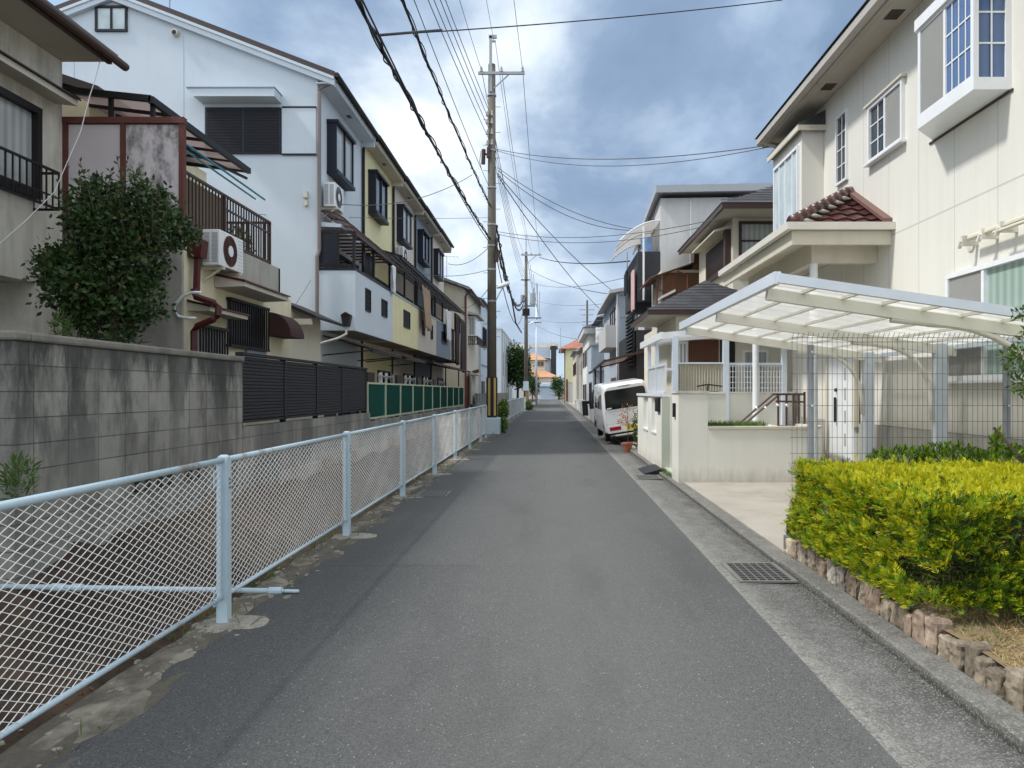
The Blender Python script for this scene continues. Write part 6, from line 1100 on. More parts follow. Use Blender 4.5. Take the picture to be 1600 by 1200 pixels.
while y < 6.95:
    w = q.uniform(.09, .16); h_ = q.uniform(.18, .25); m = MB(); b0 = len(m.v); nx, ny, nz = 3, 4, 5; x0 = 2.26+q.uniform(-.015, .02)
    def sp(u, v, s): return None
    import itertools
    m.box(x0, x0+.12, y+.009, y+w-.009, -.03, h_)
    o = t.part('stone', m, MM[q.choice(['stone', 'stone', 'stone2', 'stone3'])]); b_ = o.modifiers.new('b', 'BEVEL'); b_.width = .014; b_.segments = 1; sdv = o.modifiers.new('s', 'SUBSURF'); sdv.subdivision_type = 'SIMPLE'; sdv.levels = sdv.render_levels = 3
    tx = bpy.data.textures.get('rock') or bpy.data.textures.new('rock', 'CLOUDS'); tx.noise_scale = .045; tx.noise_depth = 4; dm = o.modifiers.new('d', 'DISPLACE'); dm.texture = tx; dm.strength = .035; dm.texture_coords = 'GLOBAL'
    o.rotation_euler = (q.uniform(-.02, .02), q.uniform(-.03, .03), q.uniform(-.004, .004)); y += w
bed = MB(); bed.grid(lambda u, v: (2.31+6*u, -3+10.0*v, .2+(fb(u*30, v*30)-.5)*.04), 60, 60); setting('garden_bed', bed, mat('dry_lawn_soil', (.21, .155, .085), .98, .3, 8))
st1 = mat('dry_grass_straw', (.38, .28, .13), .9, .25, 20, bmp=0); st2 = leafmat('dry_grass_green', (.10, .14, .04), (.2, .21, .08))
n = 26000; b_ = np.stack([RS.uniform(2.34, 4.6, n), RS.uniform(2.2, 4.7, n), np.full(n, .195)], 1); dd = unit(RS.normal(size=(n, 3))*np.array([1, 1, .3])+np.array([0, 0, .5]))*RS.uniform(.03, .085, size=(n, 1)); gr = np.array([fb(a*2.5, c*2.5) for a, c, _ in b_]); ix = ((gr > .55) & (RS.uniform(size=n) < .6)).astype(int)
addleaves(None, 'dry_lawn', leafmesh('dry_lawn', b_, dd, unit(np.cross(dd, rnd(n))), .005, ix, [st1, st2]), kind='stuff')
# wire fence behind the hedge
t = Thing('wire_fence', 'grey welded wire fence with bent top standing behind the yellow hedge', 'wire fence', (3.6, 7.3, 0)); YF = 7.3; m = MB(); x = 2.42
while x < 5.1:
    m.bar((x, YF, .1), (x, YF, 2.13), .0032); m.bar((x, YF, 2.13), (x, YF-.05, 2.19), .0036); x += .0505
z = 2.10
while z > .2: m.box(2.40, 5.12, YF-.006, YF-.0022, z-.0025, z+.0025); z -= .16
m.box(2.40, 5.12, YF-.006, YF-.0022, 2.14, 2.145); t.part('wire_mesh', m, mat('galvanised_wire', (.16, .16, .15), .5, bmp=0))
for x in (2.62, 4.60): m = MB(); m.box(x-.025, x+.025, YF+.004, YF+.054, -.02, 2.07); t.part('post', m, MM['grey'])
m = MB()
for z in (2.0, 1.46, .9):
    for x in (2.62, 4.60): m.box(x-.01, x+.01, YF-.014, YF-.007, z-.01, z+.01)
t.part('clamp', m, MM['whitem'])
gl = leafmat('broad_leaf', (.045, .11, .015), (.12, .2, .03), .3, .35)
t = Thing('low_shrub', 'mid green leafy shrubs between the yellow hedge and the wire fence', 'shrub', (3.8, 6.95, 0)); foliage(t.o, 'leaves', 3600, [(3.3, 6.85, .94, .3, .14, .12), (3.75, 6.85, .96, .35, .14, .14), (4.25, 6.7, .95, .4, .14, .14), (4.7, 6.6, .93, .4, .16, .15)], .06, [gl, ygm], [.5, .5], up=.7, width=.32, shell=.3); m = MB(); [m.tube([(x, 6.85, .2), (x+.05, 6.85, 1.0)], .014, 5) for x in (3.1, 3.4, 3.7, 4.0, 4.3, 4.6)]; t.part('stems', m, MM['bark'])
t = Thing('upright_plant', 'single upright leafy shoot rising beside a slanting stick', 'plant', (4.1, 6.7, 1)); x, y, z = P(1557, 700, 6.7); m = MB(); m.tube([(x, y, .3), (x, y, z+.15)], .008, 5); t.part('stem', m, gl); foliage(t.o, 'leaves', 60, [(x, y, z+.05, .03, .03, .1)], .085, [ygm, gl], [.6, .4], up=.9, width=.3, shell=.1)
m = MB(); a = P(1552, 668, 6.6); b_ = P(1592, 712, 6.5); m.bar(a, b_, .035, .02); m.bar(b_, (b_[0]+.1, b_[1], .6), .03, .02); solo('garden_stake', m, MM['bark'], 'weathered wooden stake leaning behind the hedge at right', 'stake', base=b_)
t = Thing('overhanging_branch', 'fine leafed green branches entering at the right edge before the wire fence', 'shrub', (4.2, 5.9, 0)); Yb = 5.9; bl = [(fx(1592, Yb), Yb, fz(560, Yb), .13, .12, .12), (fx(1598, Yb), Yb, fz(490, Yb), .06, .1, .05), (fx(1615, Yb), Yb, fz(600, Yb), .14, .2, .1), (fx(1640, Yb), Yb, fz(540, Yb), .2, .2, .3)]
foliage(t.o, 'leaves', 1100, bl, .055, [gl, lg2], [.6, .4], up=.1, width=.34, shell=.1); m = MB(); xb = fx(1650, Yb); m.tube([(xb, Yb, 0), (xb-.02, Yb, 1.4), (xb-.1, Yb, 1.75), (fx(1585, Yb), Yb, fz(555, Yb))], [.015, .01, .006, .003], 5); m.tube([(xb, Yb, 1.2), (xb, Yb, 2.0), (fx(1592, Yb), Yb, fz(488, Yb))], [.01, .006, .003], 5); t.part('stems', m, MM['bark'])
m = MB(); m.box(2.27, 2.36, 7.0, 7.1, -.02, .2); m.box(2.24, 2.40, 6.97, 6.995, -.02, .05); solo('boundary_post', m, MM['kerb'], 'short grey concrete boundary post at the end of the stone edging', 'post', base=(2.3, 7.05, 0))
m = MB(); m.box(2.30, 2.335, 7.06, 7.11, .2, .36); solo('dark_stake', m, MM['blk'], 'short thin dark stake on top of the concrete post at the hedge corner', 'stake', base=(2.32, 7.08, .2))
# planter grass on the low wall, drive way tufts
n = 1500; b_ = np.stack([RS.uniform(2.75, 3.75, n), RS.uniform(12.5, 13.1, n), np.full(n, .93)], 1); dd = unit(RS.normal(size=(n, 3))*np.array([.4, .4, .1])+np.array([0, 0, 1]))*RS.uniform(.07, .2, size=(n, 1)); gg = leafmat('tuft_green', (.08, .17, .03), (.16, .26, .06)); addleaves(None, 'planter_grass', leafmesh('planter_grass', b_, dd, unit(np.cross(dd, rnd(n))), .012, np.zeros(n), [gg]), kind='stuff')
n = 260; b_ = np.stack([RS.normal(size=n)*.05+2.2, RS.uniform(13.0, 14.2, n), np.full(n, .05)], 1); dd = unit(RS.normal(size=(n, 3))*np.array([.4, .4, .1])+np.array([0, 0, 1]))*RS.uniform(.03, .1, size=(n, 1)); addleaves(None, 'kerb_grass', leafmesh('kerb_grass', b_, dd, unit(np.cross(dd, rnd(n))), .01, np.zeros(n), [gg]), kind='stuff')
# bicycle between the garden walls
t = Thing('bicycle', 'dark bicycle parked between cream walls on the terrace', 'bicycle', (3.5, 14.2, .93)); bx, by, bz = fx(1121, 14.2), 14.2, .93
def wheel(m, c, r, n=24):
    m.tube([(c[0]+.0, c[1]+r*math.cos(a*6.283/n), c[2]+r*math.sin(a*6.283/n)) for a in range(n+1)], .02, 6)
m = MB(); wheel(m, (bx, by, bz+.3), .28); t.part('wheel', m, MM['blk']); m = MB(); wheel(m, (bx, by+1.0, bz+.3), .28); t.part('wheel', m, MM['blk']); m = MB(); m.tube([(bx, by, bz+.3), (bx, by+.35, bz+.62), (bx, by+.9, bz+.6), (bx, by+1.0, bz+.3)], .02, 6); m.tube([(bx, by+.35, bz+.62), (bx, by+.45, bz+.25), (bx, by, bz+.3)], .016, 6); m.tube([(bx, by+.9, bz+.6), (bx, by+.85, bz+.8)], .015, 6); m.tube([(bx-.26, by+.7, bz+.78), (bx, by+.86, bz+.82), (bx+.26, by+.7, bz+.78)], .014, 6); t.part('frame', m, MM['dark']); m = MB(); m.box(bx-.08, bx+.08, by+.22, by+.48, bz+.62, bz+.68); t.part('saddle', m, MM['blk']); m = MB(); m.box(bx-.13, bx+.13, by-.12, by+.2, bz+.45, bz+.6); bev(t.part('rear_basket', m, MM['blk']), .03)
m = MB(); m.tube([(bx-.16, by-.2, bz), (bx-.16, by-.2, bz+.2), (bx-.16, by-.2, bz+.26)], [.05, .05, .02], 10); solo('yellow_bottle', m, metalpaint('yellow_plastic', (.75, .5, .02), .4), 'small yellow plastic bottle by the bicycle wheel', 'bottle', base=(bx-.16, by-.2, bz))
# terracotta pot with thin reddish plant
t = Thing('terracotta_pot', 'terracotta flower pot on the kerb with a thin reddish maple sapling', 'flower pot', (2.02, 19.3, 0)); px_, py_ = 2.02, 19.3; m = MB()
m.tube([(px_, py_, .0), (px_, py_, .2), (px_, py_, .2), (px_, py_, .25)], [.085, .125, .14, .14], 16); t.part('pot', m, MM['terra']); m = MB(); m.tube([(px_, py_, .2), (px_+.02, py_, .7), (px_-.04, py_, 1.35)], [.012, .009, .004], 5); rl = leafmat('maple_leaf', (.42, .17, .10), (.55, .3, .15)); q = random.Random(5)
for k in range(9): z = .6+k*.09; m.tube([(px_, py_, z), (px_+q.uniform(-.25, .25), py_+q.uniform(-.2, .2), z+.12)], .003, 4)
t.part('stem', m, MM['bark']); foliage(t.o, 'leaves', 260, [(px_-.02, py_, .98, .2, .15, .3), (px_-.1, py_, .8, .27, .15, .1)], .055, [rl], [1], width=.5, shell=.1)
t = Thing('verge_shrub', 'small yellow green shrub beside the left flank of the van', 'shrub', (1.95, 27, 0)); foliage(t.o, 'leaves', 500, [(2.0, 27.6, .45, .25, .3, .4)], .1, [gl, ygm], [.6, .4], width=.4, shell=.2); m = MB(); m.tube([(2.0, 27.6, 0), (2, 27.6, .5)], .015); t.part('stem', m, MM['bark'])
t = Thing('dark_shrub', 'dark green shrub squeezed between the van and the cream street wall', 'shrub', (2.4, 20, 0)); foliage(t.o, 'leaves', 700, [(2.42, 19.8, .75, .2, .3, .35), (2.4, 19.6, .35, .2, .3, .3)], .08, [lg, gl], [.6, .4], width=.5, shell=.2); m = MB(); m.tube([(2.42, 19.8, 0), (2.42, 19.8, .7)], .02); t.part('stem', m, MM['bark'])
t = Thing('climbing_vine', 'green vine climbing at the foot of the first utility pole', 'vine', (-1.95, 28.3, 0)); foliage(t.o, 'leaves', 900, [(-1.9, 28.2, .85, .2, .25, .45), (-1.85, 28.0, .3, .12, .15, .3)], .1, [gl, ygm], [.7, .3], width=.6, shell=.2); m = MB(); m.tube([(-1.95, 28.3, 0), (-1.9, 28.2, 1.1)], .02); t.part('stem', m, MM['bark'])
t = Thing('weed_clump', 'green weed clump at the foot of the second utility pole', 'weed', (-1.95, 66, 0)); foliage(t.o, 'leaves', 400, [(-2.0, 63, .35, .35, .4, .35)], .2, [gl], [1], width=.4, shell=.2)
# ------------------------------------------------------------------ white van
t = Thing('white_van', 'white small van parked half on the verge, leaning towards the street, rear to the camera', 'van', (1.68, 21.7, .06)); VW, VL, VH = 1.47, 3.38, 1.74
def vsec(y, w, zb, zt, tum, r=.13, n=5):
    c = VW/2; pts = []
    def arc(cx_, cz_, a0, a1, rr): return [(cx_+rr*math.cos(a0+(a1-a0)*i/n), cz_+rr*math.sin(a0+(a1-a0)*i/n)) for i in range(n+1)]
    hw = w/2; pts += arc(hw-.05, zb+.05, -math.pi/2, 0, .05); zm = zb+(zt-zb)*.5; pts += [(hw, zm)]; pts += arc(hw-tum-r, zt-r, 0.05, math.pi/2, r); full_ = [(c+a, b_) for a, b_ in pts]+[(c-a, b_) for a, b_ in reversed(pts)]
    return [(a, y, b_) for a, b_ in full_]
secs = [vsec(.0, VW-.14, .36, VH-.10, .09), vsec(.03, VW-.03, .29, VH-.05, .08), vsec(.10, VW, .27, VH-.01, .07), vsec(.5, VW, .25, VH+.0, .07), vsec(1.4, VW, .25, VH+.03, .07), vsec(2.5, VW, .25, VH+.0, .07), vsec(2.75, VW, .25, VH-.12, .09), vsec(3.2, VW-.04, .27, VH-.72, .04), vsec(3.35, VW-.16, .3, VH-.85, .03)]
m = MB(); ns = len(secs[0])
for s_ in secs: m.v += s_
for i in range(len(secs)-1):
    for k in range(ns): k2 = (k+1) % ns; m.f.append((i*ns+k, i*ns+k2, (i+1)*ns+k2, (i+1)*ns+k)); m.m.append(0)
m.f.append(tuple(range(ns))); m.m.append(0); m.f.append(tuple((len(secs)-1)*ns+k for k in reversed(range(ns)))); m.m.append(0)
vp = mat('van_white_paint', (.78, .79, .80), .28, .02, 3, .05, (.6, .6, .58), bmp=0, coat=.6); vo_ = (1.68, 21.7, .06)
def vpart(name, m, mt, parent=None, **k): m.v = [(a+vo_[0], b_+vo_[1], c+vo_[2]) for a, b_, c in m.v]; return t.part(name, m, mt, parent, **k)
bod = vpart('body', m, vp, smooth=False)
for pl_ in bod.data.polygons: pl_.use_smooth = len(pl_.vertices) == 4
def rrect(x0, x1, z0, z1, y, r, th, top=0.0, n=5):
    P_ = []
    for (cx_, cz_, a0) in ((x1-r, z1-r, 0), (x0+r, z1-r, math.pi/2), (x0+r, z0+r, math.pi), (x1-r, z0+r, 1.5*math.pi)):
        for i in range(n+1): a = a0+math.pi/2*i/n; x_ = cx_+r*math.cos(a); z_ = cz_+r*math.sin(a); x_ += (VW/2-x_)*top*(z_-z0)/(z1-z0); P_.append((x_, y, z_))
    return MB().prism(P_, (0, -th, 0))
rw = vpart('rear_window', rrect(.10, VW-.10, .98, 1.53, .02, .07, .035, .07), MM['vanglass']); vpart('window_seal', rrect(.085, VW-.085, .965, 1.545, .02, .08, .025, .07), MM['blk'], rw)
m = MB(); m.box(.95, 1.25, .1, .13, 1.05, 1.4); vpart('rear_bumper', rrect(.04, VW-.04, .27, .50, .05, .06, .09), vp)
for x0 in (.12, VW-.46): vpart('tail_lamp', rrect(x0, x0+.34, .34, .45, -.03, .02, .02), metalpaint('lamp_red', (.35, .02, .03), .15))
vpart('brake_light', rrect(.56, .92, 1.60, 1.645, .03, .015, .03), metalpaint('lamp_red', (.35, .02, .03), .15))
pl_ = vpart('number_plate', rrect(.62, .92, .30, .46, -.045, .01, .012), metalpaint('plate_yellow', (.78, .6, .05), .4)); m = MB()
for (x, z, w, h_) in ((.66, .40, .06, .012), (.70, .40, .012, .035), (.75, .425, .08, .012), (.66, .33, .012, .05), (.66, .345, .04, .012), (.70, .33, .012, .06), (.74, .38, .05, .012), (.78, .33, .012, .06), (.83, .35, .02, .012), (.87, .33, .014, .06)): m.box(x, x+w, -.062, -.058, z, z+h_)
vpart('plate_digits', m, MM['blk'], pl_); m = MB(); m.box(.6, .94, -.01, .0, .56, .60); vpart('handle', m, vp); m = MB(); m.bar((.95, -.02, 1.0), (1.25, -.03, .92), .025, .015); m.bar((.9, -.025, 1.03), (1.0, -.02, .98), .03); vpart('rear_wiper', m, MM['blk'])
m = MB(); m.box(.05, VW-.05, -.003, .006, .90, .908); m.box(.06, VW-.06, -.012, -.004, .535, .545); vpart('door_seam', m, MM['grey']); m = MB()
for z in (.71, .73): m.box(.0, .01, .25, 2.4, z, z+.006)
for y in (.55, 1.55, 2.35): m.box(-.002, .006, y, y+.008, .3, 1.6)
vpart('side_seam', m, MM['grey'])
for side_, xa in ((-1, .035), (1, VW-.035)):
    m = MB(); 
    for (ya, yb) in ((.25, 1.45), (1.6, 2.3)): m.prism([(xa-.012*side_*-1 if False else (xa+.03*side_), ya, 1.0), (xa+.03*side_, yb, 1.0), (xa-.035*side_, yb-.03, 1.5), (xa-.035*side_, ya+.04, 1.5)], (.012*side_, 0, 0))
    vpart('side_window', m, MM['vanglass'])
for (x, y) in ((.0, .55), (VW-.15, .55), (.0, 2.75), (VW-.15, 2.75)):
    m = MB(); m.tube([(x, y, .27), (x+.15, y, .27)], .275, 24); w_ = vpart('wheel', m, MM['blk']); m = MB(); xo = x-.006 if x < .5 else x+.15; m.tube([(xo, y, .27), (xo+.006, y, .27)], .16, 20); vpart('rim', m, MM['grey'], w_)
m = MB(); m.box(.1, VW-.1, .1, 3.1, .2, .27); vpart('underside', m, MM['blk']); m = MB(); m.prism([(-.02, 2.5, .95), (-.16, 2.45, .95), (-.16, 2.45, 1.2), (-.02, 2.5, 1.15)], (0, .1, 0)); vpart('mirror', m, MM['blk'])
m = MB(); m.box(.13, .27, -.024, -.018, .99, 1.03); vpart('sticker', m, MM['whitem'], rw)
t.o.rotation_euler = (math.radians(1), math.radians(-9), math.radians(2))
m = MB(); m.box(2.55, 2.75, 20.6, 21.2, .2, .85); 
m = MB(); m.prism([(2.25, 21.0, .0), (3.4, 21.0, .0), (3.4, 21.0, .22), (2.3, 21.0, .07)], (0, 5, 0)); setting('sloping_drive', m, MM['conc'])
# ------------------------------------------------------------------ utility poles
def bolts(m, x, y, z0, z1, r, n):
    for k in range(n): z = z0+(z1-z0)*k/(n-1); s = 1 if k % 2 else -1; m.tube([(x+s*r, y, z), (x+s*(r+.2), y, z)], .012, 5)
def insul(m, x, y, z, r=.07): m.tube([(x, y, z), (x, y, z+.06), (x, y, z+.07), (x, y, z+.13), (x, y, z+.14), (x, y, z+.2)], [r, r, r*.5, r*.8, r*.4, r*.4], 8)
PX1, PY1 = -2.27, 27.5
t = Thing('utility_pole', 'tall grey concrete utility pole with yellow and black guard, nearest one', 'utility pole', (PX1, PY1, 0), 'utility poles'); m = MB(); m.tube([(PX1, PY1, -.1), (PX1, PY1, 14.0)], [.188, .135], 20); t.part('shaft', m, MM['pole'], smooth=True)
m = MB(); m.box(PX1-.2, PX1+.32, PY1-.35, PY1+.45, -.1, .62); bev(t.part('concrete_base', m, MM['fence']), .03)
m = MB(); m.tube([(PX1, PY1, .66), (PX1, PY1, 2.15)], .205, 20); gd = t.part('guard', m, MM['blk']); m = MB()
for a in range(6): 
    th = a*math.pi/3+.12; x, y = PX1+.208*math.cos(th), PY1+.208*math.sin(th); u = Vector((-math.sin(th), math.cos(th), 0))*.05; m.prism([(x+u.x, y+u.y, .7), (x-u.x, y-u.y, .7), (x-u.x, y-u.y, 2.12), (x+u.x, y+u.y, 2.12)], (math.cos(th)*.01, math.sin(th)*.01, 0))
t.part('yellow_stripe', m, MM['yel'], gd)
m = MB(); m.box(PX1-.08, PX1+.02, PY1-.2, PY1-.13, 12.9, 15.0); m.box(PX1-.1, PX1+.2, PY1-.2, PY1-.12, 14.92, 15.04); m.box(PX1-.06, PX1+.16, PY1-.19, PY1-.13, 14.78, 14.84); t.part('top_bracket', m, MM['grey'])
m = MB(); za = fz(118, PY1); m.box(fx(748, PY1), fx(820, PY1), PY1-.24, PY1-.16, za-.05, za+.05); m.bar((PX1+.1, PY1-.18, za-.55), (PX1+.65, PY1-.2, za-.06), .04); ca = t.part('crossarm', m, MM['grey']); m = MB()
for px in (753, 784, 817): insul(m, fx(px, PY1), PY1-.2, za+.055)
t.part('insulator', m, MM['ceram'], ca); m = MB(); bolts(m, PX1, PY1, 3.2, 12.4, .13, 20); t.part('step_bolt', m, MM['grey']); m = MB()
for z in (12.8, 10.7, 9.3, 7.9, 7.1, 6.2, 5.0): m.tube([(PX1, PY1, z), (PX1, PY1, z+.06)], .175, 14)
t.part('band', m, MM['grey']); m = MB(); rq = random.Random(2)
for z in (12.0, 11.7, 11.3, 10.9): insul(m, PX1-.16, PY1-.15, z, .06); insul(m, PX1+.02, PY1-.2, z, .05)
t.part('low_voltage_insulator', m, MM['ceram']); m = MB(); m.tube([(PX1-.32, PY1-.1, 10.2), (PX1-.30, PY1-.1, 10.75)], .08, 8); m.tube([(PX1-.12, PY1-.22, 10.4), (PX1-.1, PY1-.22, 10.8)], .07, 8); m.bar((PX1-.35, PY1-.1, 10.7), (PX1, PY1, 10.4), .05); m.tube([(PX1-.4, PY1-.1, 10.7), (PX1-.45, PY1-.1, 10.3), (PX1-.38, PY1-.1, 10.0)], .012, 5); m.box(PX1+.12, PY1*0+PX1+.26, PY1-.2, PY1-.05, 6.5, 6.9); m.tube([(PX1+.17, PY1-.1, 6.9), (PX1+.2, PY1-.1, 7.4)], .05, 6); t.part('cable_junction', m, MM['brown'])
m = MB(); m.tube([(PX1+.15, PY1-.15, 5.0), (PX1+.3, PY1-.2, 5.3), (PX1+.62, PY1-.3, 5.78)], .02, 6); la = t.part('lamp_arm', m, MM['grey']); m = MB(); a = Vector((PX1+.2, PY1-.25, 5.5)); m.tube([a, a+Vector((.15, 0, .06)), a+Vector((.45, -.02, .18)), a+Vector((.5, -.02, .2))], [.03, .085, .07, .02], 10); m.v = [(x, y, a.z+(z-a.z)*1.0) for x, y, z in m.v]; t.part('street_lamp_head', m, MM['whitem'], la, smooth=True)
PX2, PY2 = -2.47, 70
t = Thing('utility_pole', 'second concrete utility pole with grey transformer, down the left side', 'utility pole', (PX2, PY2, 0), 'utility poles'); m = MB(); m.tube([(PX2, PY2, -.1), (PX2, PY2, 15.1)], [.22, .13], 14); t.part('shaft', m, MM['pole'], smooth=True); m = MB(); m.box(PX2-.25, PX2+.25, PY2-.3, PY2+.3, 1.7, 2.6); m.box(PX2-.3, PX2+.3, PY2-.35, PY2+.35, -.1, .35); t.part('collar', m, MM['fence']); m = MB(); m.tube([(PX2, PY2, .4), (PX2, PY2, 1.68)], .26, 12); gd = t.part('guard', m, MM['brown']); m = MB(); m.box(PX2-.03, PX2+.05, PY2-.28, PY2-.262, .4, 1.68); m.box(PX2+.12, PX2+.2, PY2-.24, PY2-.22, .4, 1.68); t.part('yellow_stripe', m, MM['yel'], gd)
m = MB(); z = fz(399, PY2); m.box(fx(814, PY2), fx(846, PY2), PY2-.25, PY2-.15, z-.06, z+.06); m.bar((PX2+.1, PY2-.2, z-.8), (PX2+1.0, PY2-.2, z-.05), .05); m.tube([(PX2, PY2-.1, 15), (PX2, PY2-.1, 16.6)], .05, 6); ca = t.part('crossarm', m, MM['grey']); m = MB(); [insul(m, fx(px, PY2), PY2-.2, z+.06, .09) for px in (817, 830, 843)]; t.part('insulator', m, MM['ceram'], ca)
m = MB(); m.tube([(PX2+.65, PY2-.1, 10.0), (PX2+.65, PY2-.1, 11.1)], .28, 12); m.tube([(PX2-.35, PY2-.3, 10.2), (PX2-.35, PY2-.3, 10.9)], .2, 10); m.box(PX2-.3, PX2+.9, PY2-.05, PY2+.05, 9.8, 9.95); t.part('transformer', m, MM['grey']); m = MB(); bolts(m, PX2, PY2, 3.5, 14, .15, 16); m.box(PX2-.5, PX2+.4, PY2-.3, PY2-.2, 12.3, 12.4); m.box(PX2-.35, PX2+.35, PY2-.3, PY2-.2, 8.9, 9.6); t.part('hardware', m, MM['dark'])
m = MB(); m.tube([(PX2+.2, PY2-.1, 8.0), (PX2+.6, PY2-.3, 8.35)], .03, 6); m.tube([(PX2+.3, PY2-.3, 8.1), (PX2+.55, PY2-.3, 8.2), (PX2+.9, PY2-.3, 8.4)], [.05, .12, .04], 8); t.part('street_lamp_head', m, MM['whitem'])
PX3, PY3 = -1.85, 88
t = Thing('steel_pole', 'slim light grey steel pole with small crossarms beside the far road end', 'utility pole', (PX3, PY3, 0), 'utility poles'); m = MB(); m.tube([(PX3, PY3, -.1), (PX3, PY3, 12.6)], [.14, .1], 10); t.part('shaft', m, MM['bluewhite'], smooth=True); m = MB(); z = fz(497, PY3); m.box(fx(824, PY3), fx(846, PY3), PY3-.2, PY3-.1, z-.06, z+.06); z = fz(504, PY3); m.box(fx(826, PY3), fx(846, PY3), PY3-.2, PY3-.1, z-.04, z+.04); m.tube([(PX3-.3, PY3, 12), (PX3-.3, PY3, 14.2)], .03, 5); m.tube([(PX3+.1, PY3, 12), (PX3+.1, PY3, 14.6)], .03, 5); t.part('crossarm', m, MM['dark'])
PX4, PY4 = 4.5, 92
t = Thing('utility_pole', 'distant utility pole rising behind the roofs on the right', 'utility pole', (PX4, PY4, 0), 'utility poles'); m = MB(); m.tube([(PX4, PY4, 0), (PX4, PY4, 13.2)], [.18, .12], 8); t.part('shaft', m, MM['pole']); m = MB()
for (py, w) in ((484, 12), (492, 10), (503, 7), (508, 7)): z = fz(py, PY4); m.box(fx(917-w, PY4), fx(917+w, PY4), PY4-.1, PY4, z-.05, z+.05)
t.part('crossarm', m, MM['grey'])
# far antennas on the right
m = MB(); m.tube([(fx(876, 104), 104, 7), (fx(876, 104), 104, fz(512, 104))], .04, 5); solo('antenna_mast', m, MM['grey'], 'thin mast at the corner of the yellow house with red roof', 'antenna', 'roof antennas', base=(fx(876, 104), 104, 7))
# ------------------------------------------------------------------ overhead wires
WG = 'overhead wires'; FGv = Vector((PX1, PY1, 0))
def wire(a, b_, sag, r, lab, mt='cable', n=24, spiral=0, name='overhead_wire'):
    a, b_ = Vector(a), Vector(b_); m = MB(); pts = []
    for i in range(n+1): f = i/n; p_ = a.lerp(b_, f); p_.z -= sag*4*f*(1-f); pts.append(p_)
    m.tube(pts, r, 6)
    if spiral:
        L = (b_-a).length; k = int(L*9); q = [];
        for j in range(2):
            q = []
            for i in range(k+1):
                f = i/k; p_ = a.lerp(b_, f); p_.z -= sag*4*f*(1-f); th = f*L*2.2+j*2.4+1.2*math.sin(f*17+j); rad = spiral*(1.0+.6*math.sin(f*31+j*2)); q.append(p_+Vector((math.cos(th)*rad, 0, math.sin(th)*rad)))
            m.tube(q, r*.6, 4)
    return solo(name, m, MM[mt], lab, 'overhead wire', WG, base=tuple(a))
def overhead(px_top, px_at, py_at, r, lab, droop=.6, mt='cable', spiral=0):
    """a street wire ending at the pole, level as seen where it leaves the picture"""
    za = fz(py_at, PY1); zt = za-droop; Y = (zt-H)*F/CY; xt = fx(px_top, Y); A = Vector((xt, Y, zt)); E = Vector((fx(px_at, PY1), PY1, za)); d = (A-E); d.z = 0
    k = (Y+9)/(PY1-Y); far = A+Vector((d.x*k, d.y*k, droop*.45)); pts = []; m = MB(); n = 30
    # quadratic through E, A, far
    tA = (PY1-Y)/(PY1-far.y)
    for i in range(n+1):
        s_ = i/n; zz = E.z*(s_-tA)*(s_-1)/(tA)+A.z*s_*(s_-1)/(tA*(tA-1))+far.z*s_*(s_-tA)/(1-tA); pts.append(Vector((E.x+(far.x-E.x)*s_, E.y+(far.y-E.y)*s_, zz)))
    m.tube(pts, r, 6)
    if spiral:
        for j in range(3):
            q = []; K = 300
            for i in range(K+1):
                s_ = i/K; zz = E.z*(s_-tA)*(s_-1)/(tA)+A.z*s_*(s_-1)/(tA*(tA-1))+far.z*s_*(s_-tA)/(1-tA); th = s_*110+j*2.1+math.sin(s_*40+j*3)*1.5; rad = spiral*(.9+.7*math.sin(s_*63+j*2)); q.append(Vector((E.x+(far.x-E.x)*s_+math.cos(th)*rad, E.y+(far.y-E.y)*s_, zz+math.sin(th)*rad)))
            m.tube(q, r*.5, 4)
    return solo('overhead_wire', m, MM[mt], lab, 'overhead wire', WG, base=tuple(E))
overhead(557, 766, 374, .024, 'thickest twisted cable bundle, crossing the top edge farthest left', .9, spiral=.035)
overhead(566, 767, 382, .012, 'thin black cable hanging just right of the thickest bundle', 1.1)
overhead(628, 766, 322, .02, 'second twisted cable bundle, right of the thickest one', .8, spiral=.03)
overhead(647, 766, 296, .009, 'single thin wire between the second twisted bundle and the group of four', .7, 'cablegrey')
overhead(669, 766, 222, .011, 'first and leftmost of the group of four parallel wires to the pole', .6, 'cablegrey'); overhead(678, 766, 206, .011, 'second of the group of four parallel wires to the pole', .6, 'cablegrey'); overhead(688, 767, 194, .011, 'third of the group of four parallel wires to the pole', .6, 'cablegrey'); overhead(696, 767, 180, .011, 'fourth and rightmost of the group of four parallel wires to the pole', .6, 'cablegrey')
overhead(718, 753, 112, .009, 'high wire to the left insulator of the near crossarm', .5, 'cablegrey'); overhead(760, 772, 66, .008, 'topmost wire to the bracket on the tip of the near pole', .2, 'cablegrey'); overhead(803, 817, 112, .009, 'high wire to the right insulator of the near crossarm', .5, 'cablegrey')
z2 = fz(396, PY2)
for (a, b_, lab) in ((753, 817, 'left'), (784, 830, 'middle'), (817, 843, 'right')): wire((fx(a, PY1), PY1-.2, fz(112, PY1)), (fx(b_, PY2), PY2-.2, z2+.2), .9, .012, 'high wire running on from the near crossarm, %s insulator to the second pole' % lab, 'cablegrey')
wire((fx(774, PY1), PY1, fz(66, PY1)), (PX2, PY2-.1, 16.4), .8, .01, 'topmost thin wire from the near pole tip on to the second pole', 'cablegrey')
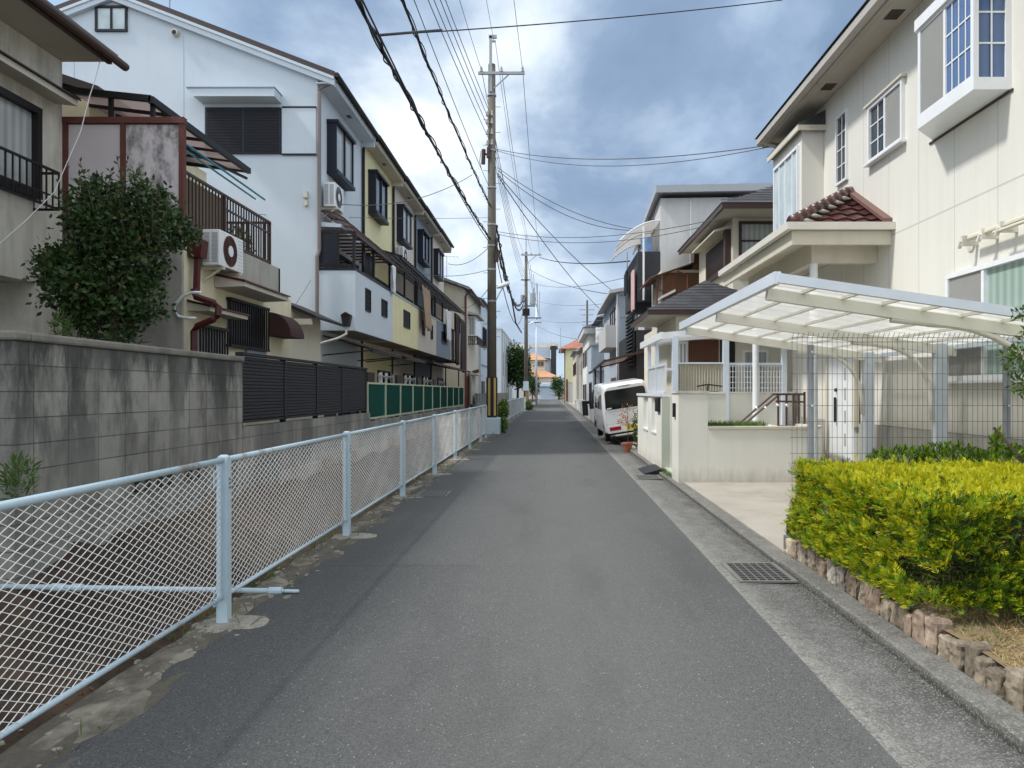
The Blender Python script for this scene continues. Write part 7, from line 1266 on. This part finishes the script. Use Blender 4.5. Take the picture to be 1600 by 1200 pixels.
for k, (pa, pb) in enumerate(((380, 462), (352, 470), (398, 478))): wire((PX1+.16, PY1, fz(pa, PY1)), (PX2-.2, PY2-.2, fz(pb, PY2)), 1.6+.3*k, .035 if k < 2 else .02, ['twisted dark bundle sagging from the near pole to the second pole, upper', 'twisted dark bundle sagging from the near pole to the second pole, lower', 'dark cable sagging lowest from the near pole to the second pole'][k], spiral=.05 if k < 2 else 0)
for k, pa in enumerate((208, 222, 236, 250)): wire((PX1+.1, PY1, fz(pa, PY1)), (PX2, PY2-.2, fz(425+k*6, PY2)), 1.0, .01, 'low voltage wire between near and second pole, %s of four' % ['topmost', 'second', 'third', 'lowest'][k], 'cablegrey')
for k in range(5): wire((PX2+.1+k*.3, PY2, fz(400+k*14, PY2)), (PX3+.1*k, PY3, fz(478+k*5, PY3)), .6, .02, 'wire between the second pole and the slim steel pole, %s of five' % ['highest', 'second', 'middle', 'fourth', 'lowest'][k], 'cablegrey')
def pw(a, b_, sag, r, lab, mt='cablegrey', sp_=0): wire(P(*a), P(*b_), sag, r, lab, mt, spiral=sp_)
pw((592, 55, 9.7), (1222, 0, 12.5), .05, .009, 'single dark wire crossing the sky at the top to the right', 'cable')
pw((690, 47, 11), (592, 55, 9.7), .0, .018, 'thicker clamp piece of the wire crossing the sky at the top', 'cable')
pw((775, 233, 27.5), (1207, 226, 15.9), .35, .012, 'long wire from the near pole to the eave of the ivory house, upper'); pw((775, 235, 27.5), (1200, 230, 15.9), .5, .01, 'long wire from the near pole to the eave of the ivory house, lower')
pw((778, 262, 27.5), (992, 358, 28), .4, .013, 'diagonal service wire from the near pole to the balcony house on the right, upper'); pw((778, 266, 27.5), (988, 360, 28), .55, .013, 'diagonal service wire from the near pole to the balcony house on the right, lower')
pw((776, 270, 27.5), (968, 463, 36), .3, .016, 'steep diagonal wire from the near pole to the blue grey house, upper'); pw((778, 275, 27.5), (945, 490, 46), .4, .018, 'steep diagonal wire from the near pole to the flat balcony house, lower')
pw((778, 362, 27.5), (1130, 340, 18.2), .35, .01, 'nearly level wire from the near pole to the cream hip roofed house, upper'); pw((778, 366, 27.5), (1108, 352, 20), .4, .01, 'nearly level wire from the near pole to the cream hip roofed house, lower')
pw((843, 402, 70), (984, 408, 31), .3, .03, 'dark level cable from the second pole to the charcoal balcony', 'cable'); pw((826, 420, 70), (973, 462, 34), .4, .02, 'sagging cable from the second pole to the blue grey house')
pw((826, 440, 70), (984, 432, 31), .5, .014, 'thin wire from the second pole to the charcoal balcony house'); pw((838, 498, 88), (1000, 492, 30), .4, .012, 'thin low level wire right of the steel pole'); pw((838, 508, 88), (905, 530, 60), .3, .02, 'short low wire from the steel pole to the slate roofed house'); pw((838, 470, 88), (940, 475, 50), .3, .014, 'thin wire from the steel pole to the roofs on the right')
pw((738, 273, 22.5), (523, 318, 17.8), .35, .01, 'service wire from the second bundle down to the white terraced house')
pw((766, 384, 27.5), (700, 412, 33), .3, .012, 'service wire from the near pole to the last terraced house'); pw((767, 420, 27.5), (640, 425, 24), .2, .01, 'thin level wire from the near pole to the terrace roofs'); pw((766, 340, 27.5), (404, 335, 17.3), .06, .007, 'thin level wire across the white gable wall'); pw((767, 445, 27.5), (720, 480, 38), .3, .012, 'short wire from the near pole to the cream gabled house')
pw((486, 437, 17.2), (455, 485, 15.6), .02, .006, 'short thin wire from the gable corner pipe to the lean to roof')
m = MB(); m.tube([P(783, 400, 27.4), P(800, 470, 27.4), P(806, 505, 27.4), P(815, 520, 40)], .03, 6); solo('hanging_cable', m, MM['cable'], 'dark slack cable drooping right of the near pole', 'overhead wire', WG, base=P(800, 470, 27.4))
